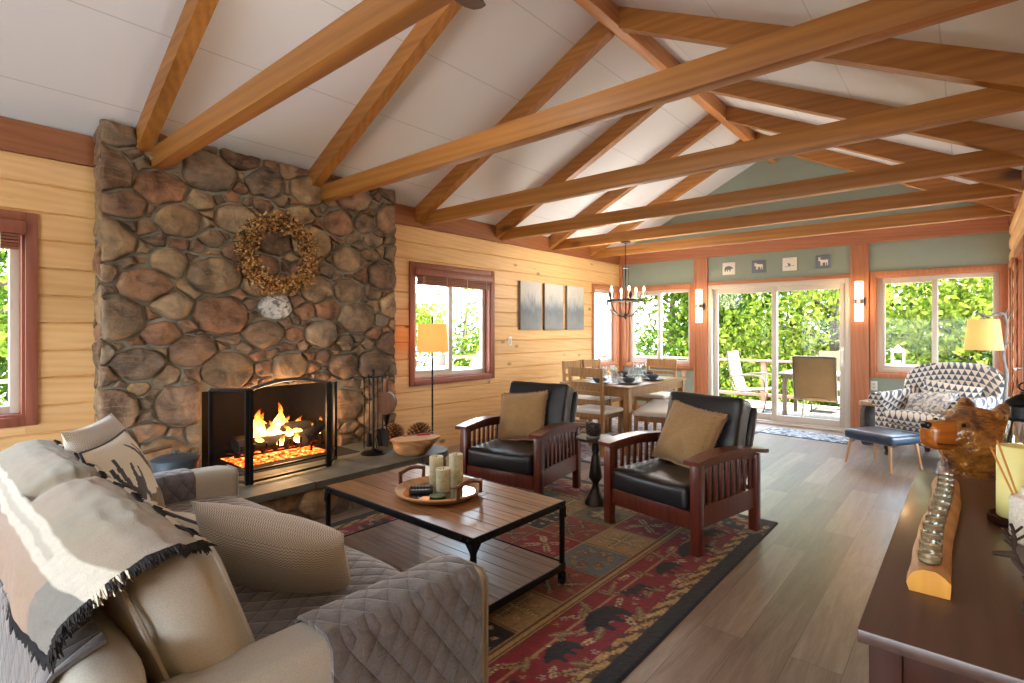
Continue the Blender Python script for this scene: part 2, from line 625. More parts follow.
# openings: y0,y1,z0,z1 (left / right wall), x0,x1,z0,z1 (far wall)
CW = .062
HOLE_L = [(-.90, .623 - CW, .742 + CW, 2.118 - CW), (3.666 + CW, 5.022 - CW, .745 + CW, 2.108 - CW), (7.36 + CW, 8.16, .745 + CW, 2.108 - CW), (1.5, 2.72, .2, 1.36)]
HOLE_F = [(-4.50 + .0, -3.33 - .04, .735 + CW, 2.10 - CW), (-3.09, -1.195, -.05, 2.05), (-.985 + CW, .33 - CW, .745 + CW, 2.11 - CW)]
HOLE_R = [(7.62, 8.14, .5, 2.05), (5.95, 7.0, -.05, 2.05)]

# floor
mb = MB(); mb.bb(XL - .15, XR + .15, YB, YF + .15, -.12, 0)
struct(mb.build('floor', M['floor'], smooth=None), 'grey brown wood plank floor of the living room', 'floor')


def plank_rows(mb, pos, y0, y1, z0, z1, pitch, holes, side, bulge):
    """horizontal boards on a wall x=pos; side=+1 faces +x"""
    z = z0
    while z < z1 - .01:
        zt = min(z + pitch, z1)
        segs = [(y0, y1)]
        for h in holes:
            if h[2] < zt - .004 and h[3] > z + .004:
                ns = []
                for a, b in segs:
                    if h[0] >= b or h[1] <= a: ns.append((a, b)); continue
                    # board notched above or below an opening keeps its uncovered strip
                    if h[0] > a: ns.append((a, h[0]))
                    if h[1] < b: ns.append((h[1], b))
                segs = ns
                lo, hi = max(z, h[2]), min(zt, h[3])
                if lo > z + .012: strip(mb, pos, h[0], h[1], z, lo, side, bulge, pitch, z)
                if hi < zt - .012: strip(mb, pos, h[0], h[1], hi, zt, side, bulge, pitch, z)
        for a, b in segs:
            strip(mb, pos, a, b, z, zt, side, bulge, pitch, z)
        z = zt


def strip(mb, pos, a, b, z0, z1, side, bulge, pitch, zb):
    prof = [(-.03, z0), (-.012, z0)]
    if bulge:
        for k in range(1, 8):
            q = k / 8
            prof.append((-.007 + bulge * math.sin(math.pi * q) ** .6, z0 + (z1 - z0) * q))
    else:
        prof += [(0, z0 + .009), (0, z1 - .009)]
    prof += [(-.012, z1), (-.03, z1)]
    n = len(prof)
    vs = [(pos + side * d, y, z) for y in (a, b) for d, z in prof]
    fs = [tuple(range(n)), tuple(range(2 * n - 1, n - 1, -1))]
    for i in range(n):
        j = (i + 1) % n
        fs.append((j, i, n + i, n + j))
    if side < 0: fs = [f[::-1] for f in fs]
    mb.add(vs, fs)


# left wall
mb = MB()
plank_rows(mb, XL, YB, YF, -.05, 2.50, .182, HOLE_L, 1, 0)
wall_boxes(mb, YB, YF + .15, -.12, 2.85, HOLE_L, lambda a, b, c, d: mb.bb(XL - .15, XL - .03, a, b, c, d))
struct(mb.build('wall_left', M['pine'], smooth=30), 'knotty pine plank wall behind the stone fireplace', 'wall')
# right wall
mb = MB()
plank_rows(mb, XR, -2.2, YF, -.05, 2.56, .165, HOLE_R, -1, .022)
wall_boxes(mb, -2.2, YF + .15, -.12, 2.85, HOLE_R, lambda a, b, c, d: mb.bb(XR + .03, XR + .15, a, b, c, d))
struct(mb.build('wall_right', M['logpine'], smooth=30), 'pale rounded log siding wall beside the dark console table', 'wall')
# far wall with gable
mb = MB()
wall_boxes(mb, XL - .15, XR + .15, -.12, 2.6, HOLE_F, lambda a, b, c, d: mb.bb(a, b, YF, YF + .15, c, d))
mb.prism([(XL - .15, 2.6), (XR + .15, 2.6), (XR + .15, zc(XR) - .07), (XM, zc(XM) + .01), (XL - .15, zc(XL) - .07)], 0, .15, M=T(0, YF + .15, 0) @ RX(90))
struct(mb.build('wall_far', M['sage'], smooth=None), 'sage green wall with the glass sliding door', 'wall')
# rear end: unseen gable added to cut daylight from the open end
mb = MB()
mb.prism([(XL - .15, 1.75), (XR + .15, 1.75), (XR + .15, zc(XR) - .07), (XM, zc(XM) + .01), (XL - .15, zc(XL) - .07)], 0, .15, M=T(0, YB + .15, 0) @ RX(90))
struct(mb.build('wall_back_blocker', M['sage'], smooth=None), 'sage gable wall added behind the camera to cut light from the open end', 'wall')
# ceiling: two slopes
mb = MB()
for x0, x1 in ((XL - .6, XM), (XM, XR + 1.5)):  # right eave drawn out, unseen, to keep sun off the side door
    za, zb = (ZE + SL * (x0 - XL), zc(XM)) if x0 < XM - .1 else (zc(XM), ZE - .01 - SL * (x1 - XR))
    mb.prism([(x0, za), (x1, zb), (x1, zb + .12), (x0, za + .12)], 0, YF + .75 - YB, M=T(0, YF + .75, 0) @ RX(90))
struct(mb.build('ceiling', M['ceil'], smooth=None), 'white panelled vaulted ceiling above the fir beams', 'ceiling')

# plates along the top of the side walls, header across the far wall
mb = MB(); mb.bb(XL, XL + .022, YB, YF, 2.495, 2.70)
struct(mb.build('trim_1', M['cedary'], smooth=None), 'cedar plate board along the top of the left pine wall', 'trim')
mb = MB(); mb.bb(XR - .022, XR, YB, YF, 2.56, 2.68)
struct(mb.build('trim_2', M['cedary'], smooth=None), 'cedar plate board along the top of the right log wall', 'trim')
mb = MB(); mb.bb(XL + .022, XR - .022, YF - .05, YF, 2.51, 2.70); mb.bb(XL + .022, XR - .005, YF - .065, YF, 2.485, 2.512)
struct(mb.build('trim_3', M['cedarx'], smooth=None), 'long cedar header across the far wall above the animal plaques', 'trim')
for k, (x0, x1, lab) in enumerate(((-3.30, -3.09, 'cedar post between the dining window and the sliding door'), (-1.195, -.995, 'cedar post between the sliding door and the armchair window'))):
    mb = MB(); mb.bb(x0 + .015, x1 - .015, YF - .03, YF, 0, 2.485)
    for xx in (x0, x1 - .022): mb.bb(xx, xx + .022, YF - .042, YF, 0, 2.485)
    struct(mb.build('trim_%d' % (4 + k), M['cedar'], smooth=None), lab, 'trim')
mb = MB(); mb.bb(-3.09, -1.195, YF - .025, YF, 2.05, 2.10)
struct(mb.build('trim_6', M['cedarx'], smooth=None), 'cedar strip above the sliding glass door', 'trim')
mb = MB(); mb.bb(XL + .001, XL + .07, YF - .03, YF, .0, 2.485)
struct(mb.build('trim_7', M['cedar'], smooth=None), 'cedar corner strip where pine wall meets sage wall', 'trim')
mb = MB(); mb.bb(-.995, XR, YF - .015, YF, 0, .09, .003)
struct(mb.build('baseboard_far', M['cedarx'], smooth=None), 'cedar baseboard under the armchair window', 'baseboard')
mb = MB(); mb.bb(XL + .07, -3.30, YF - .015, YF, 0, .09, .003)
struct(mb.build('baseboard_dining', M['cedarx'], smooth=None), 'cedar baseboard under the dining window', 'baseboard')


# ------------------------------------------------------------------ windows and doors
def window(num, label, w, h, loc, rz, cas, cw=CW, mull=True, sides=(1, 1, 1, 1), rec=.07):
    """local X along the wall, Y outwards, Z up; origin lower inner corner of the opening"""
    t = thing('window_%d' % num, label, 'window', loc, rz, kind='structure')
    mb = MB(); th = .024
    if sides[0]: mb.bb(-cw, 0, -th, 0, -cw if sides[2] else 0, h + (cw if sides[3] else 0), .003)
    if sides[1]: mb.bb(w, w + cw, -th, 0, -cw if sides[2] else 0, h + (cw if sides[3] else 0), .003)
    if sides[2]: mb.bb(0, w, -th - .006, 0, -cw, 0, .003)
    if sides[3]: mb.bb(0, w, -th, 0, h, h + cw, .003)
    mb.build('casing', cas, t)
    mb = MB()
    mb.bb(0, .016, -.004, .15, 0, h); mb.bb(w - .016, w, -.004, .15, 0, h)
    mb.bb(.016, w - .016, -.004, .15, 0, .016); mb.bb(.016, w - .016, -.004, .15, h - .016, h)
    mb.build('jamb', cas, t)
    mb = MB(); f = .05; a, b = .016, w - .016; y0, y1 = rec, rec + .06
    mb.bb(a, a + f, y0, y1, .016, h - .016, .004); mb.bb(b - f, b, y0, y1, .016, h - .016, .004)
    mb.bb(a + f, b - f, y0, y1, .016, .016 + f, .004); mb.bb(a + f, b - f, y0, y1, h - .016 - f, h - .016, .004)
    if mull:
        c = (a + b) / 2
        mb.bb(c - .03, c + .03, y0 - .006, y1, .016 + f, h - .016 - f, .004)
        s = .028   # the sliding sash has its own rails
        mb.bb(a + f, c - .03, y0 - .004, y0 + .03, .016 + f, .016 + f + s, .003); mb.bb(a + f, c - .03, y0 - .004, y0 + .03, h - .016 - f - s, h - .016 - f, .003)
        mb.bb(a + f, a + f + s, y0 - .004, y0 + .03, .016 + f + s, h - .016 - f - s, .003)
    mb.build('sash_frame', M['vinyl'], t)
    if mull:
        for p, q in ((a + f, c - .03), (c + .03, b - f)):
            mb = MB(); mb.bb(p - .004, q + .004, y0 + .032, y0 + .038, .016 + f, h - .016 - f); mb.build('pane', M['glass'], t, smooth=None)
    else:
        mb = MB(); mb.bb(a + f, b - f, y0 + .032, y0 + .038, .016 + f, h - .016 - f); mb.build('pane', M['glass'], t, smooth=None)
    return t


h = HOLE_L[0]; window(1, 'window with redwood casing left of the stone fireplace', h[1] - h[0], h[3] - h[2], (XL, h[0], h[2]), 90, M['rust'])
h = HOLE_L[1]; window(2, 'pine wall window behind the lit floor lamp by the hearth', h[1] - h[0], h[3] - h[2], (XL, h[0], h[2]), 90, M['rust'])
h = HOLE_L[2]; window(3, 'narrow pine wall window in the dining corner showing sky', h[1] - h[0], h[3] - h[2], (XL, h[0], h[2]), 90, M['cedar'], mull=False)
h = HOLE_F[0]; window(4, 'two-pane dining window left of the sliding door', h[1] - h[0], h[3] - h[2], (h[0], YF, h[2]), 0, M['cedar'])
h = HOLE_F[2]; window(5, 'two-pane window behind the patterned armchair', h[1] - h[0], h[3] - h[2], (h[0], YF, h[2]), 0, M['cedar'])
h = HOLE_R[0]; window(6, 'tall narrow window on the log wall in the far right corner', h[1] - h[0], h[3] - h[2], (XR, h[1], h[2]), -90, M['cedar'], mull=False)

# sliding glass door
h = HOLE_F[1]
t = thing('door_1', 'two-panel sliding glass door opening onto the sunny deck', 'door', (h[0], YF, 0), 0, kind='structure')
W = h[1] - h[0]; H = 2.05; f = .062
mb = MB()
mb.bb(0, f, -.02, .13, 0, H, .004); mb.bb(W - f, W, -.02, .13, 0, H, .004); mb.bb(f, W - f, -.02, .13, H - f, H, .004); mb.bb(f, W - f, -.02, .13, 0, .05, .004)
mb.bb(0, W, -.045, -.015, -.0, .028, .004)
mb.build('door_frame', M['vinyl'], t)
for k, (a, b, y) in enumerate(((f, W / 2 + .035, .075), (W / 2 - .035, W - f, .03))):
    p = None
    mb = MB(); s = .07
    mb.bb(a, a + s, y - .02, y + .02, .05, H - f, .004); mb.bb(b - s, b, y - .02, y + .02, .05, H - f, .004)
    mb.bb(a + s, b - s, y - .02, y + .02, .05, .05 + .09, .004); mb.bb(a + s, b - s, y - .02, y + .02, H - f - .075, H - f, .004)
    p = mb.build('door_panel', M['vinyl'], t)
    mb = MB(); mb.bb(a + s, b - s, y - .004, y + .004, .14, H - f - .075); mb.build('pane', M['glass'], p, smooth=None)
    if k:
        mb = MB(); hx = b - .035
        mb.tube([(hx, y - .02, .90), (hx, y - .06, .915), (hx - .004, y - .068, 1.0), (hx, y - .06, 1.085), (hx, y - .02, 1.10)], .011, 10)
        mb.bb(hx - .02, hx + .02, y - .028, y - .018, .87, 1.13, .004)
        mb.build('handle', M['white'], p)

# glazed door on the right wall
h = HOLE_R[1]
t = thing('door_2', 'glazed side door with cedar casing on the log wall', 'door', (XR, h[1], 0), -90, kind='structure')
W = h[1] - h[0]
mb = MB()
mb.bb(-.07, 0, -.03, 0, 0, H + .07, .003); mb.bb(W, W + .07, -.03, 0, 0, H + .07, .003); mb.bb(0, W, -.03, 0, H, H + .07, .003)
mb.bb(0, .02, -.004, .15, 0, H); mb.bb(W - .02, W, -.004, .15, 0, H); mb.bb(.02, W - .02, -.004, .15, H - .02, H)
mb.build('casing', M['cedar'], t)
mb = MB(); y0, y1 = .04, .085
mb.bb(.02, .14, y0, y1, .01, H - .02, .004); mb.bb(W - .14, W - .02, y0, y1, .01, H - .02, .004); mb.bb(.14, W - .14, y0, y1, .01, .26, .004); mb.bb(.14, W - .14, y0, y1, H - .14, H - .02, .004)
p = mb.build('door_panel', M['vinyl'], t)
mb = MB(); mb.bb(.14, W - .14, .058, .066, .26, H - .14); mb.build('pane', M['glass'], p, smooth=None)
mb = MB(); mb.cyl((.08, .04, 1.0), (.08, -.03, 1.0), .012, n=10); mb.tube([(.08, -.03, 1.0), (.12, -.034, 1.0), (.2, -.03, .995)], .009, 8); mb.lathe([(.0, 0), (.028, .002), (.028, .008), (0, .01)], M=T(.08, .04, 1.0) @ RX(90), n=14)
mb.build('handle', M['chrome'], p)


# raised bamboo shades
def shade(label, y0, y1, zt):
    t = thing('roman_shade', label, 'window shade', (XL, (y0 + y1) / 2, zt), 0, 'raised bamboo shades')
    L = (y1 - y0) / 2
    mb = MB(); mb.bb(.0, .055, -L, L, -.085, 0, .006); mb.build('valance', M['rust'], t)
    mb = MB()
    for k in range(5):
        mb.bb(.004 + .004 * (k % 2), .048 - .003 * (k % 3), -L + .03, L - .03, -.105 - .02 * k, -.087 - .02 * k, .008)
    s = mb.build('folded_slats', M['bamboo'], t)
    mb = MB()
    mb.cyl((.05, -L + .1, -.09), (.05, -L + .1, -.42), .0025, n=6)
    mb.build('pull_cord', M['vinyl'], t)
    for k in range(4):
        y = -L + .12 + (2 * L - .24) * k / 3
        mb = MB(); mb.tube([(.05, y, -.08), (.053, y, -.14), (.05, y, -.188)], .003, 6)
        mb.build('lift_cord', M['vinyl'], t)


M['bamboo'] = wood('woven_bamboo', c_(172, 110, 84), c_(120, 70, 50), 'Y', .6, stretch=30, scale=5, island=5, bump=.4)
shade('raised bamboo shade on the window left of the fireplace', -.90, .561, 2.056)
shade('raised bamboo shade on the window behind the hearth floor lamp', 3.728, 4.96, 2.046)

# ------------------------------------------------------------------ roof timbers
TIES = [1.21, 2.51, 3.83, 5.14, 6.27, 7.36]
TIEN = ['nearest the camera, ending on the left part of the stone chimney', 'second from the camera, ending on the right part of the stone chimney',
        'third from the camera, meeting the pine wall over the lamp window', 'fourth from the camera, above the forest pictures',
        'fifth from the camera, carrying the chandelier', 'farthest from the camera, in front of the far header']
for y, nm in zip(TIES, TIEN):
    mb = MB(); mb.bb(XL, XR, y, y + .09, 2.525, 2.66, .004)
    o = mb.build('tie_beam', M['fir'], smooth=30); tag(o, 'fir tie beam ' + nm, 'beam', 'horizontal fir tie beams', 'structure')
for y, nm in zip(TIES, ['nearest', 'second', 'third', 'fourth', 'fifth', 'farthest']):
    for side in (0, 1):
        mb = MB()
        if side == 0: P = [(XL, ZE - .17), (XM - .045, zc(XM - .045) - .17), (XM - .045, zc(XM - .045) + .001), (XL, ZE + .001)]
        else: P = [(XM + .045, zc(XM + .045) - .17), (XR, zc(XR) - .17), (XR, zc(XR) + .001), (XM + .045, zc(XM + .045) + .001)]
        mb.prism(P, 0, .09, M=T(0, y, 0) @ RX(90))
        o = mb.build('rafter', M['fir'], smooth=None)
        tag(o, 'sloping fir rafter on the %s slope beside the %s tie beam' % ('chimney side' if side == 0 else 'console side', nm + (' from the camera' if nm not in ('nearest', 'farthest') else '')), 'beam', 'sloping fir rafters', 'structure')
mb = MB(); mb.bb(XM - .045, XM + .045, YB, YF, 3.765, zc(XM) - .005, .004)
tag(mb.build('ridge_beam', M['firy'], smooth=30), 'pale fir ridge beam running along the peak of the ceiling', 'beam', kind='structure')
# ------------------------------------------------------------------ stone fireplace
def mk_stone():
    t = NT('field_stone')
    v = t.coords((1, 1, 1), island=13)
    g = t.node('ShaderNodeNewGeometry')
    base = t.ramp(g.outputs['Random Per Island'], [(0, c_(134, 104, 76)), (.12, c_(160, 136, 108)), (.25, c_(112, 94, 78)), (.38, c_(158, 110, 80)), (.5, c_(146, 130, 110)), (.62, c_(122, 92, 70)), (.74, c_(176, 146, 110)), (.86, c_(104, 90, 78)), (1, c_(148, 106, 80))])
    n1 = t.noise(v, 5, 6, .62, .6); n2 = t.noise(v, 26, 5, .7)
    n3 = t.noise(t.coords((3, 3, 14), island=13), 3, 4, .6, 1.0)
    m = t.ramp(n1, [(.36, (.42, .40, .38, 1)), (.52, (.92, .92, .92, 1)), (.68, (1.5, 1.42, 1.25, 1))])
    col = t.mix(1.0, base, m, 'MULTIPLY')
    col = t.mix(t.ramp(n3, [(.5, (0, 0, 0, 1)), (.68, (.6, .6, .6, 1))]), col, c_(158, 120, 84))
    col = t.mix(t.ramp(n2, [(.55, (0, 0, 0, 1)), (.75, (.5, .5, .5, 1))]), col, c_(70, 60, 54))
    t.set(col, .86)
    h = t.math('ADD', t.math('MULTIPLY', n1, .7), t.math('MULTIPLY', n2, .35))
    t.bump(h, .75, .03)
    return t.mat


def mk_whitestone():
    t = NT('pale_lichen_stone')
    v = t.coords()
    col = t.ramp(t.noise(v, 22, 6, .7, .5), [(.38, c_(96, 92, 88)), (.48, c_(206, 202, 196)), (.7, c_(238, 236, 232))])
    t.set(col, .85); t.bump(t.noise(v, 14, 6, .7), .8, .03)
    return t.mat


M['stone'] = mk_stone(); M['whitestone'] = mk_whitestone()
M['mortar'] = plain('grey_mortar', c_(146, 140, 124), .95, bump=.6, bscale=70, var=.18, vscale=9)
M['slate'] = plain('hearth_slate', c_(104, 106, 98), .55, bump=.3, bscale=26, var=.3, vscale=5)
M['soot'] = plain('sooty_firebrick', c_(24, 21, 19), .95, bump=.5, bscale=40, var=.4, vscale=5)


def clip(poly, nx, ny, d):
    """keep nx*x+ny*y<=d"""
    out = []
    k = len(poly)
    for i in range(k):
        p = poly[i]; q = poly[(i + 1) % k]
        a = nx * p[0] + ny * p[1] - d; b = nx * q[0] + ny * q[1] - d
        if a <= 0: out.append(p)
        if (a < 0) != (b < 0) and abs(a - b) > 1e-12:
            s = a / (a - b); out.append((p[0] + (q[0] - p[0]) * s, p[1] + (q[1] - p[1]) * s))
    return out


def stones(rg, a0, a1, b0, b1, radii, hole=None, ax=1.4, fixed=()):
    """power-diagram cells of a rectangle -> list of polygons (a,b)"""
    sites = [(a, b, r) for a, b, r in fixed]
    for r, cnt in radii:
        for _ in range(cnt):
            a = rg.uniform(a0, a1); b = rg.uniform(b0, b1)
            if hole and hole[0] < a < hole[1] and hole[2] < b < hole[3]: continue
            if all(((a - s[0]) / ax) ** 2 + (b - s[1]) ** 2 > ((r + s[2]) * .88) ** 2 for s in sites):
                sites.append((a, b, r))
    out = []
    for i, (a, b, r) in enumerate(sites):
        X, Y = a / ax, b
        poly = [(a0 / ax, b0), (a1 / ax, b0), (a1 / ax, b1), (a0 / ax, b1)]
        for j, (c, d, q) in enumerate(sites):
            if i == j: continue
            U, V = c / ax, d
            if (U - X) ** 2 + (V - Y) ** 2 > .8: continue
            nx, ny = 2 * (U - X), 2 * (V - Y)
            dd = U * U + V * V - q * q - X * X - Y * Y + r * r
            poly = clip(poly, nx, ny, dd)
            if len(poly) < 3: break
        if len(poly) < 3: continue
        if hole:
            h0, h1, h2, h3 = hole[0] / ax, hole[1] / ax, hole[2], hole[3]
            if Y >= h3: poly = clip(poly, 0, -1, -h3)
            elif X <= h0: poly = clip(poly, 1, 0, h0)
            elif X >= h1: poly = clip(poly, -1, 0, -h1)
            elif Y <= h2: poly = clip(poly, 0, 1, h2)
            if len(poly) < 3: continue
        out.append(([(x * ax, y) for x, y in poly], i))
    return out


def stone_mesh(mb, rg, poly, put, gap=.011, hmin=.025, hmax=.06, mi=0, n=30):
    cx = sum(p[0] for p in poly) / len(poly); cy = sum(p[1] for p in poly) / len(poly)
    per = []
    L = [math.dist(poly[i], poly[(i + 1) % len(poly)]) for i in range(len(poly))]
    tot = sum(L)
    if tot < .12: return
    # resample the outline
    pts = []; i = 0; acc = 0
    for k in range(n):
        s = tot * k / n
        while acc + L[i] < s: acc += L[i]; i += 1
        f = (s - acc) / max(L[i], 1e-9)
        p, q = poly[i], poly[(i + 1) % len(poly)]
        pts.append((p[0] + (q[0] - p[0]) * f, p[1] + (q[1] - p[1]) * f))
    for _ in range(1 if rg.random() < .5 else 0):
        pts = [((pts[k - 1][0] + 2 * pts[k][0] + pts[(k + 1) % n][0]) / 4, (pts[k - 1][1] + 2 * pts[k][1] + pts[(k + 1) % n][1]) / 4) for k in range(n)]
    rad = min(math.dist(p, (cx, cy)) for p in pts)
    if rad < .014: return
    sd = rg.uniform(0, 100)
    h = min(hmax, hmin + rad * .28) * rg.uniform(.8, 1.25)
    tx, ty = rg.uniform(-.16, .16), rg.uniform(-.16, .16)
    outline = []
    for k, p in enumerate(pts):
        d = math.dist(p, (cx, cy))
        j = 1 + .10 * noise.noise(Vector((p[0] * 13 + sd, p[1] * 13, 0))) + .05 * noise.noise(Vector((p[0] * 40 + sd, p[1] * 40, 0)))
        g = gap * (1 + .8 * noise.noise(Vector((p[0] * 9, p[1] * 9, sd))))
        s = max(.35, (d * j - g) / d)
        outline.append((cx + (p[0] - cx) * s, cy + (p[1] - cy) * s))
    rings = [(1.0, -.012), (1.0, .35), (.965, .66), (.88, .86), (.68, .97), (.4, 1.03)]
    vs = []; fs = []
    for s, hh in rings:
        for p in outline:
            x = cx + (p[0] - cx) * s; y = cy + (p[1] - cy) * s
            z = h * hh if hh > 0 else hh
            if hh > .3:
                z += (noise.noise(Vector((x * 9 + sd, y * 9, 1))) * .034 + noise.noise(Vector((x * 24 + sd, y * 24, 2))) * .014) * min(1, hh + .1)
                z += tx * (x - cx) * hh + ty * (y - cy) * hh
                z = max(z, .004)
            vs.append(put(x, y, z))
    vs.append(put(cx, cy, h * 1.04 + noise.noise(Vector((cx * 9 + sd, cy * 9, 1))) * .02))
    m = len(rings)
    for r in range(m - 1):
        for k in range(n):
            a = r * n + k; b = r * n + (k + 1) % n
            fs.append((a, b, b + n, a + n))
    for k in range(n):
        fs.append(((m - 1) * n + k, (m - 1) * n + (k + 1) % n, m * n))
    mb.add(vs, fs, mi)


XC = -4.47            # mortar face of the chimney
CY0, CY1 = .925, 3.335
OP = (1.55, 2.66, .29, .885)   # firebox opening y0,y1,z0,z1
ZH = .29
fp = thing('stone_fireplace', 'wide field-stone chimney and open fireplace with a raised hearth', 'fireplace', (XL, 2.13, 0), kind='structure')
mb = MB()
ztop = zc(XC) - .002
wall_boxes(mb, CY0, CY1, 0, zc(XL) - .002, [OP], lambda a, b, c, d: mb.bb(XL, XC, a, b, c, d))
mb.prism([(XL, ZE - .01), (XC, ZE - .01), (XC, ztop)], 0, CY1 - CY0, M=T(0, CY1, 0) @ RX(90))
mb.build('mortar', M['mortar'], fp, smooth=None, world=True)
rg = random.Random(5)
mb = MB()
cells = stones(rg, CY0 - .015, CY1 + .015, .26, ztop + .01, [(.155, 34), (.125, 200), (.098, 600), (.07, 900), (.045, 2200), (.03, 2500)], (OP[0] - .02, OP[1] + .02, 0, OP[3]), 1.3, fixed=[(2.11, 1.555, .115)])
for poly, i in cells:
    stone_mesh(mb, rg, poly, lambda a, b, d: (XC + d, a, b), mi=1 if i == 0 else 0)
# near return face and far return face
for yy, sg in ((CY0, -1), (CY1, 1)):
    for poly, i in stones(rg, XL + .01, XC + .03, .05, 2.76, [(.11, 60), (.08, 120), (.05, 300)], None, 1.0):
        P = poly if sg < 0 else poly
        if sg < 0: stone_mesh(mb, rg, poly, lambda a, b, d: (a, yy - d * .5, b), gap=.01, hmin=.012, hmax=.03, n=20)
        else: stone_mesh(mb, rg, [(-a, b) for a, b in poly][::-1], lambda a, b, d: (-a, yy + d * .5, b), gap=.01, hmin=.012, hmax=.03, n=20)
mb.build('stonework', [M['stone'], M['whitestone']], fp, smooth=50, world=True, label='rounded brown, grey and rust field stones, one of them white')
# firebox
mb = MB(); y0, y1 = OP[0], OP[1]; xb = XL - .38
A = [(y0, XC), (y0 + .14, xb), (y1 - .14, xb), (y1, XC)]
for i in range(3):
    (ya, xa), (yb2, xb2) = A[i], A[i + 1]
    mb.add([(xa, ya, ZH - .02), (xb2, yb2, ZH - .02), (xb2, yb2, 1.3), (xa, ya, 1.3)], [(0, 1, 2, 3)])
mb.bb(xb - .02, -4.06, y0 - .02, y1 + .02, ZH - .02, ZH + .003)
mb.add([(XC, y0, OP[3]), (XC, y1, OP[3]), (xb, y1 - .14, 1.28), (xb, y0 + .14, 1.28)], [(3, 2, 1, 0)])
mb.build('firebox', M['soot'], fp, smooth=None, world=True)
# outer shell that keeps daylight out of the firebox
mb = MB(); mb.bb(XL - .62, XL - .55, .9, 3.4, 0, 2.6); mb.bb(XL - .62, XL - .15, .9, .95, 0, 2.6); mb.bb(XL - .62, XL - .15, 3.35, 3.4, 0, 2.6)
mb.build('outer_chimney', M['mortar'], fp, smooth=None, world=True)


# hearth: slab outline with rounded far corner
def hearth_outline(x1, ye, r, y0=CY0 - .02):
    P = [(XC - .0, y0), (x1 - .03, y0), (x1, y0 + .03)]
    for k in range(9):
        a = R(90 * k / 8)
        P.append((x1 - r + r * math.cos(a), ye - r + r * math.sin(a)))
    P.append((XC, ye))
    return P


mb = MB(); mb.prism(hearth_outline(-3.555, 3.26, .16), 0, ZH - .055); mb.build('hearth_base', M['mortar'], fp, smooth=None, world=True)
mb = MB()
# slate flags, cut from the slab outline
cuts = [CY0 - .1, 1.38, 1.95, 2.45, 2.92, 3.4]
ol = hearth_outline(-3.50, 3.31, .19)
for i in range(5):
    p = clip(clip(ol, 0, -1, -(cuts[i] + .004)), 0, 1, cuts[i + 1] - .004)
    for lo, hi in ((XC, -3.98 + .04 * (i % 2)), (-3.98 + .04 * (i % 2) + .008, -3.4)):
        q = clip(clip(p, -1, 0, -lo), 1, 0, hi)
        if len(q) >= 3:
            mb.prism(q, ZH - .052, ZH - .001 * (i % 3))
mb.build('hearth_slab', M['slate'], fp, smooth=None, world=True)
mb = MB()
for poly, i in stones(rg, CY0, 3.2, .0, ZH - .055, [(.125, 80), (.10, 200), (.06, 400), (.035, 500)], None, 1.3):
    stone_mesh(mb, rg, poly, lambda a, b, d: (-3.555 + d * .6, a, b), gap=.014)
for poly, i in stones(rg, XC + .1, -3.6, .0, ZH - .055, [(.11, 60), (.07, 200), (.04, 200)], None, 1.3):
    stone_mesh(mb, rg, [(-a, b) for a, b in poly][::-1], lambda a, b, d: (-a, 3.26 + d * .6, b), gap=.014)
mb.build('hearth_stonework', M['stone'], fp, smooth=50, world=True)

# ------------------------------------------------------------------ fire
def mk_flame():
    t = NT('flame')
    tc = t.n.new('ShaderNodeTexCoord'); sp = t.node('ShaderNodeSeparateXYZ'); t.link(tc.outputs['Generated'], sp.inputs[0])
    n = t.noise(t.coords((18, 18, 7)), 1.0, 3, .6, .6)
    z = t.math('ADD', sp.outputs[2], t.math('MULTIPLY', t.math('SUBTRACT', n, .5), .9))
    col = t.ramp(z, [(0, (1, .55, .16, 1)), (.35, (1, .42, .07, 1)), (.7, (1, .2, .02, 1)), (1, (.7, .06, .0, 1))])
    st = t.ramp(z, [(0, (1, 1, 1, 1)), (.5, (.55, .55, .55, 1)), (1, (.12, .12, .12, 1))])
    em = t.node('ShaderNodeEmission'); t.link(col, em.inputs[0]); t.link(t.math('MULTIPLY', st, 2.6), em.inputs[1])
    tr = t.node('ShaderNodeBsdfTransparent')
    mx = t.node('ShaderNodeMixShader')
    a = t.ramp(z, [(.1, (1, 1, 1, 1)), (.55, (.75, .75, .75, 1)), (1.0, (.0, .0, .0, 1))])
    t.link(a, mx.inputs[0]); t.link(tr.outputs[0], mx.inputs[1]); t.link(em.outputs[0], mx.inputs[2])
    t.link(mx.outputs[0], t.n['Material Output'].inputs[0])
    return t.mat


def mk_ember():
    t = NT('embers')
    v = t.coords()
    n = t.noise(v, 30, 4, .7)
    e = t.ramp(n, [(.45, (0, 0, 0, 1)), (.55, (1, .1, .01, 1)), (.7, (1, .4, .1, 1))])
    t.set(c_(40, 30, 28), .95, 0.0, Emission_Color=e, Emission_Strength=1.0)
    t.bump(n, .8, .02)
    return t.mat


M['flame'] = mk_flame(); M['ember'] = mk_ember()
M['bark'] = plain('charred_bark', c_(36, 28, 24), .95, bump=.9, bscale=30, var=.4, vscale=14)
M['tealbark'] = plain('split_log', c_(120, 86, 58), .9, bump=.6, bscale=40, var=.3, vscale=10)

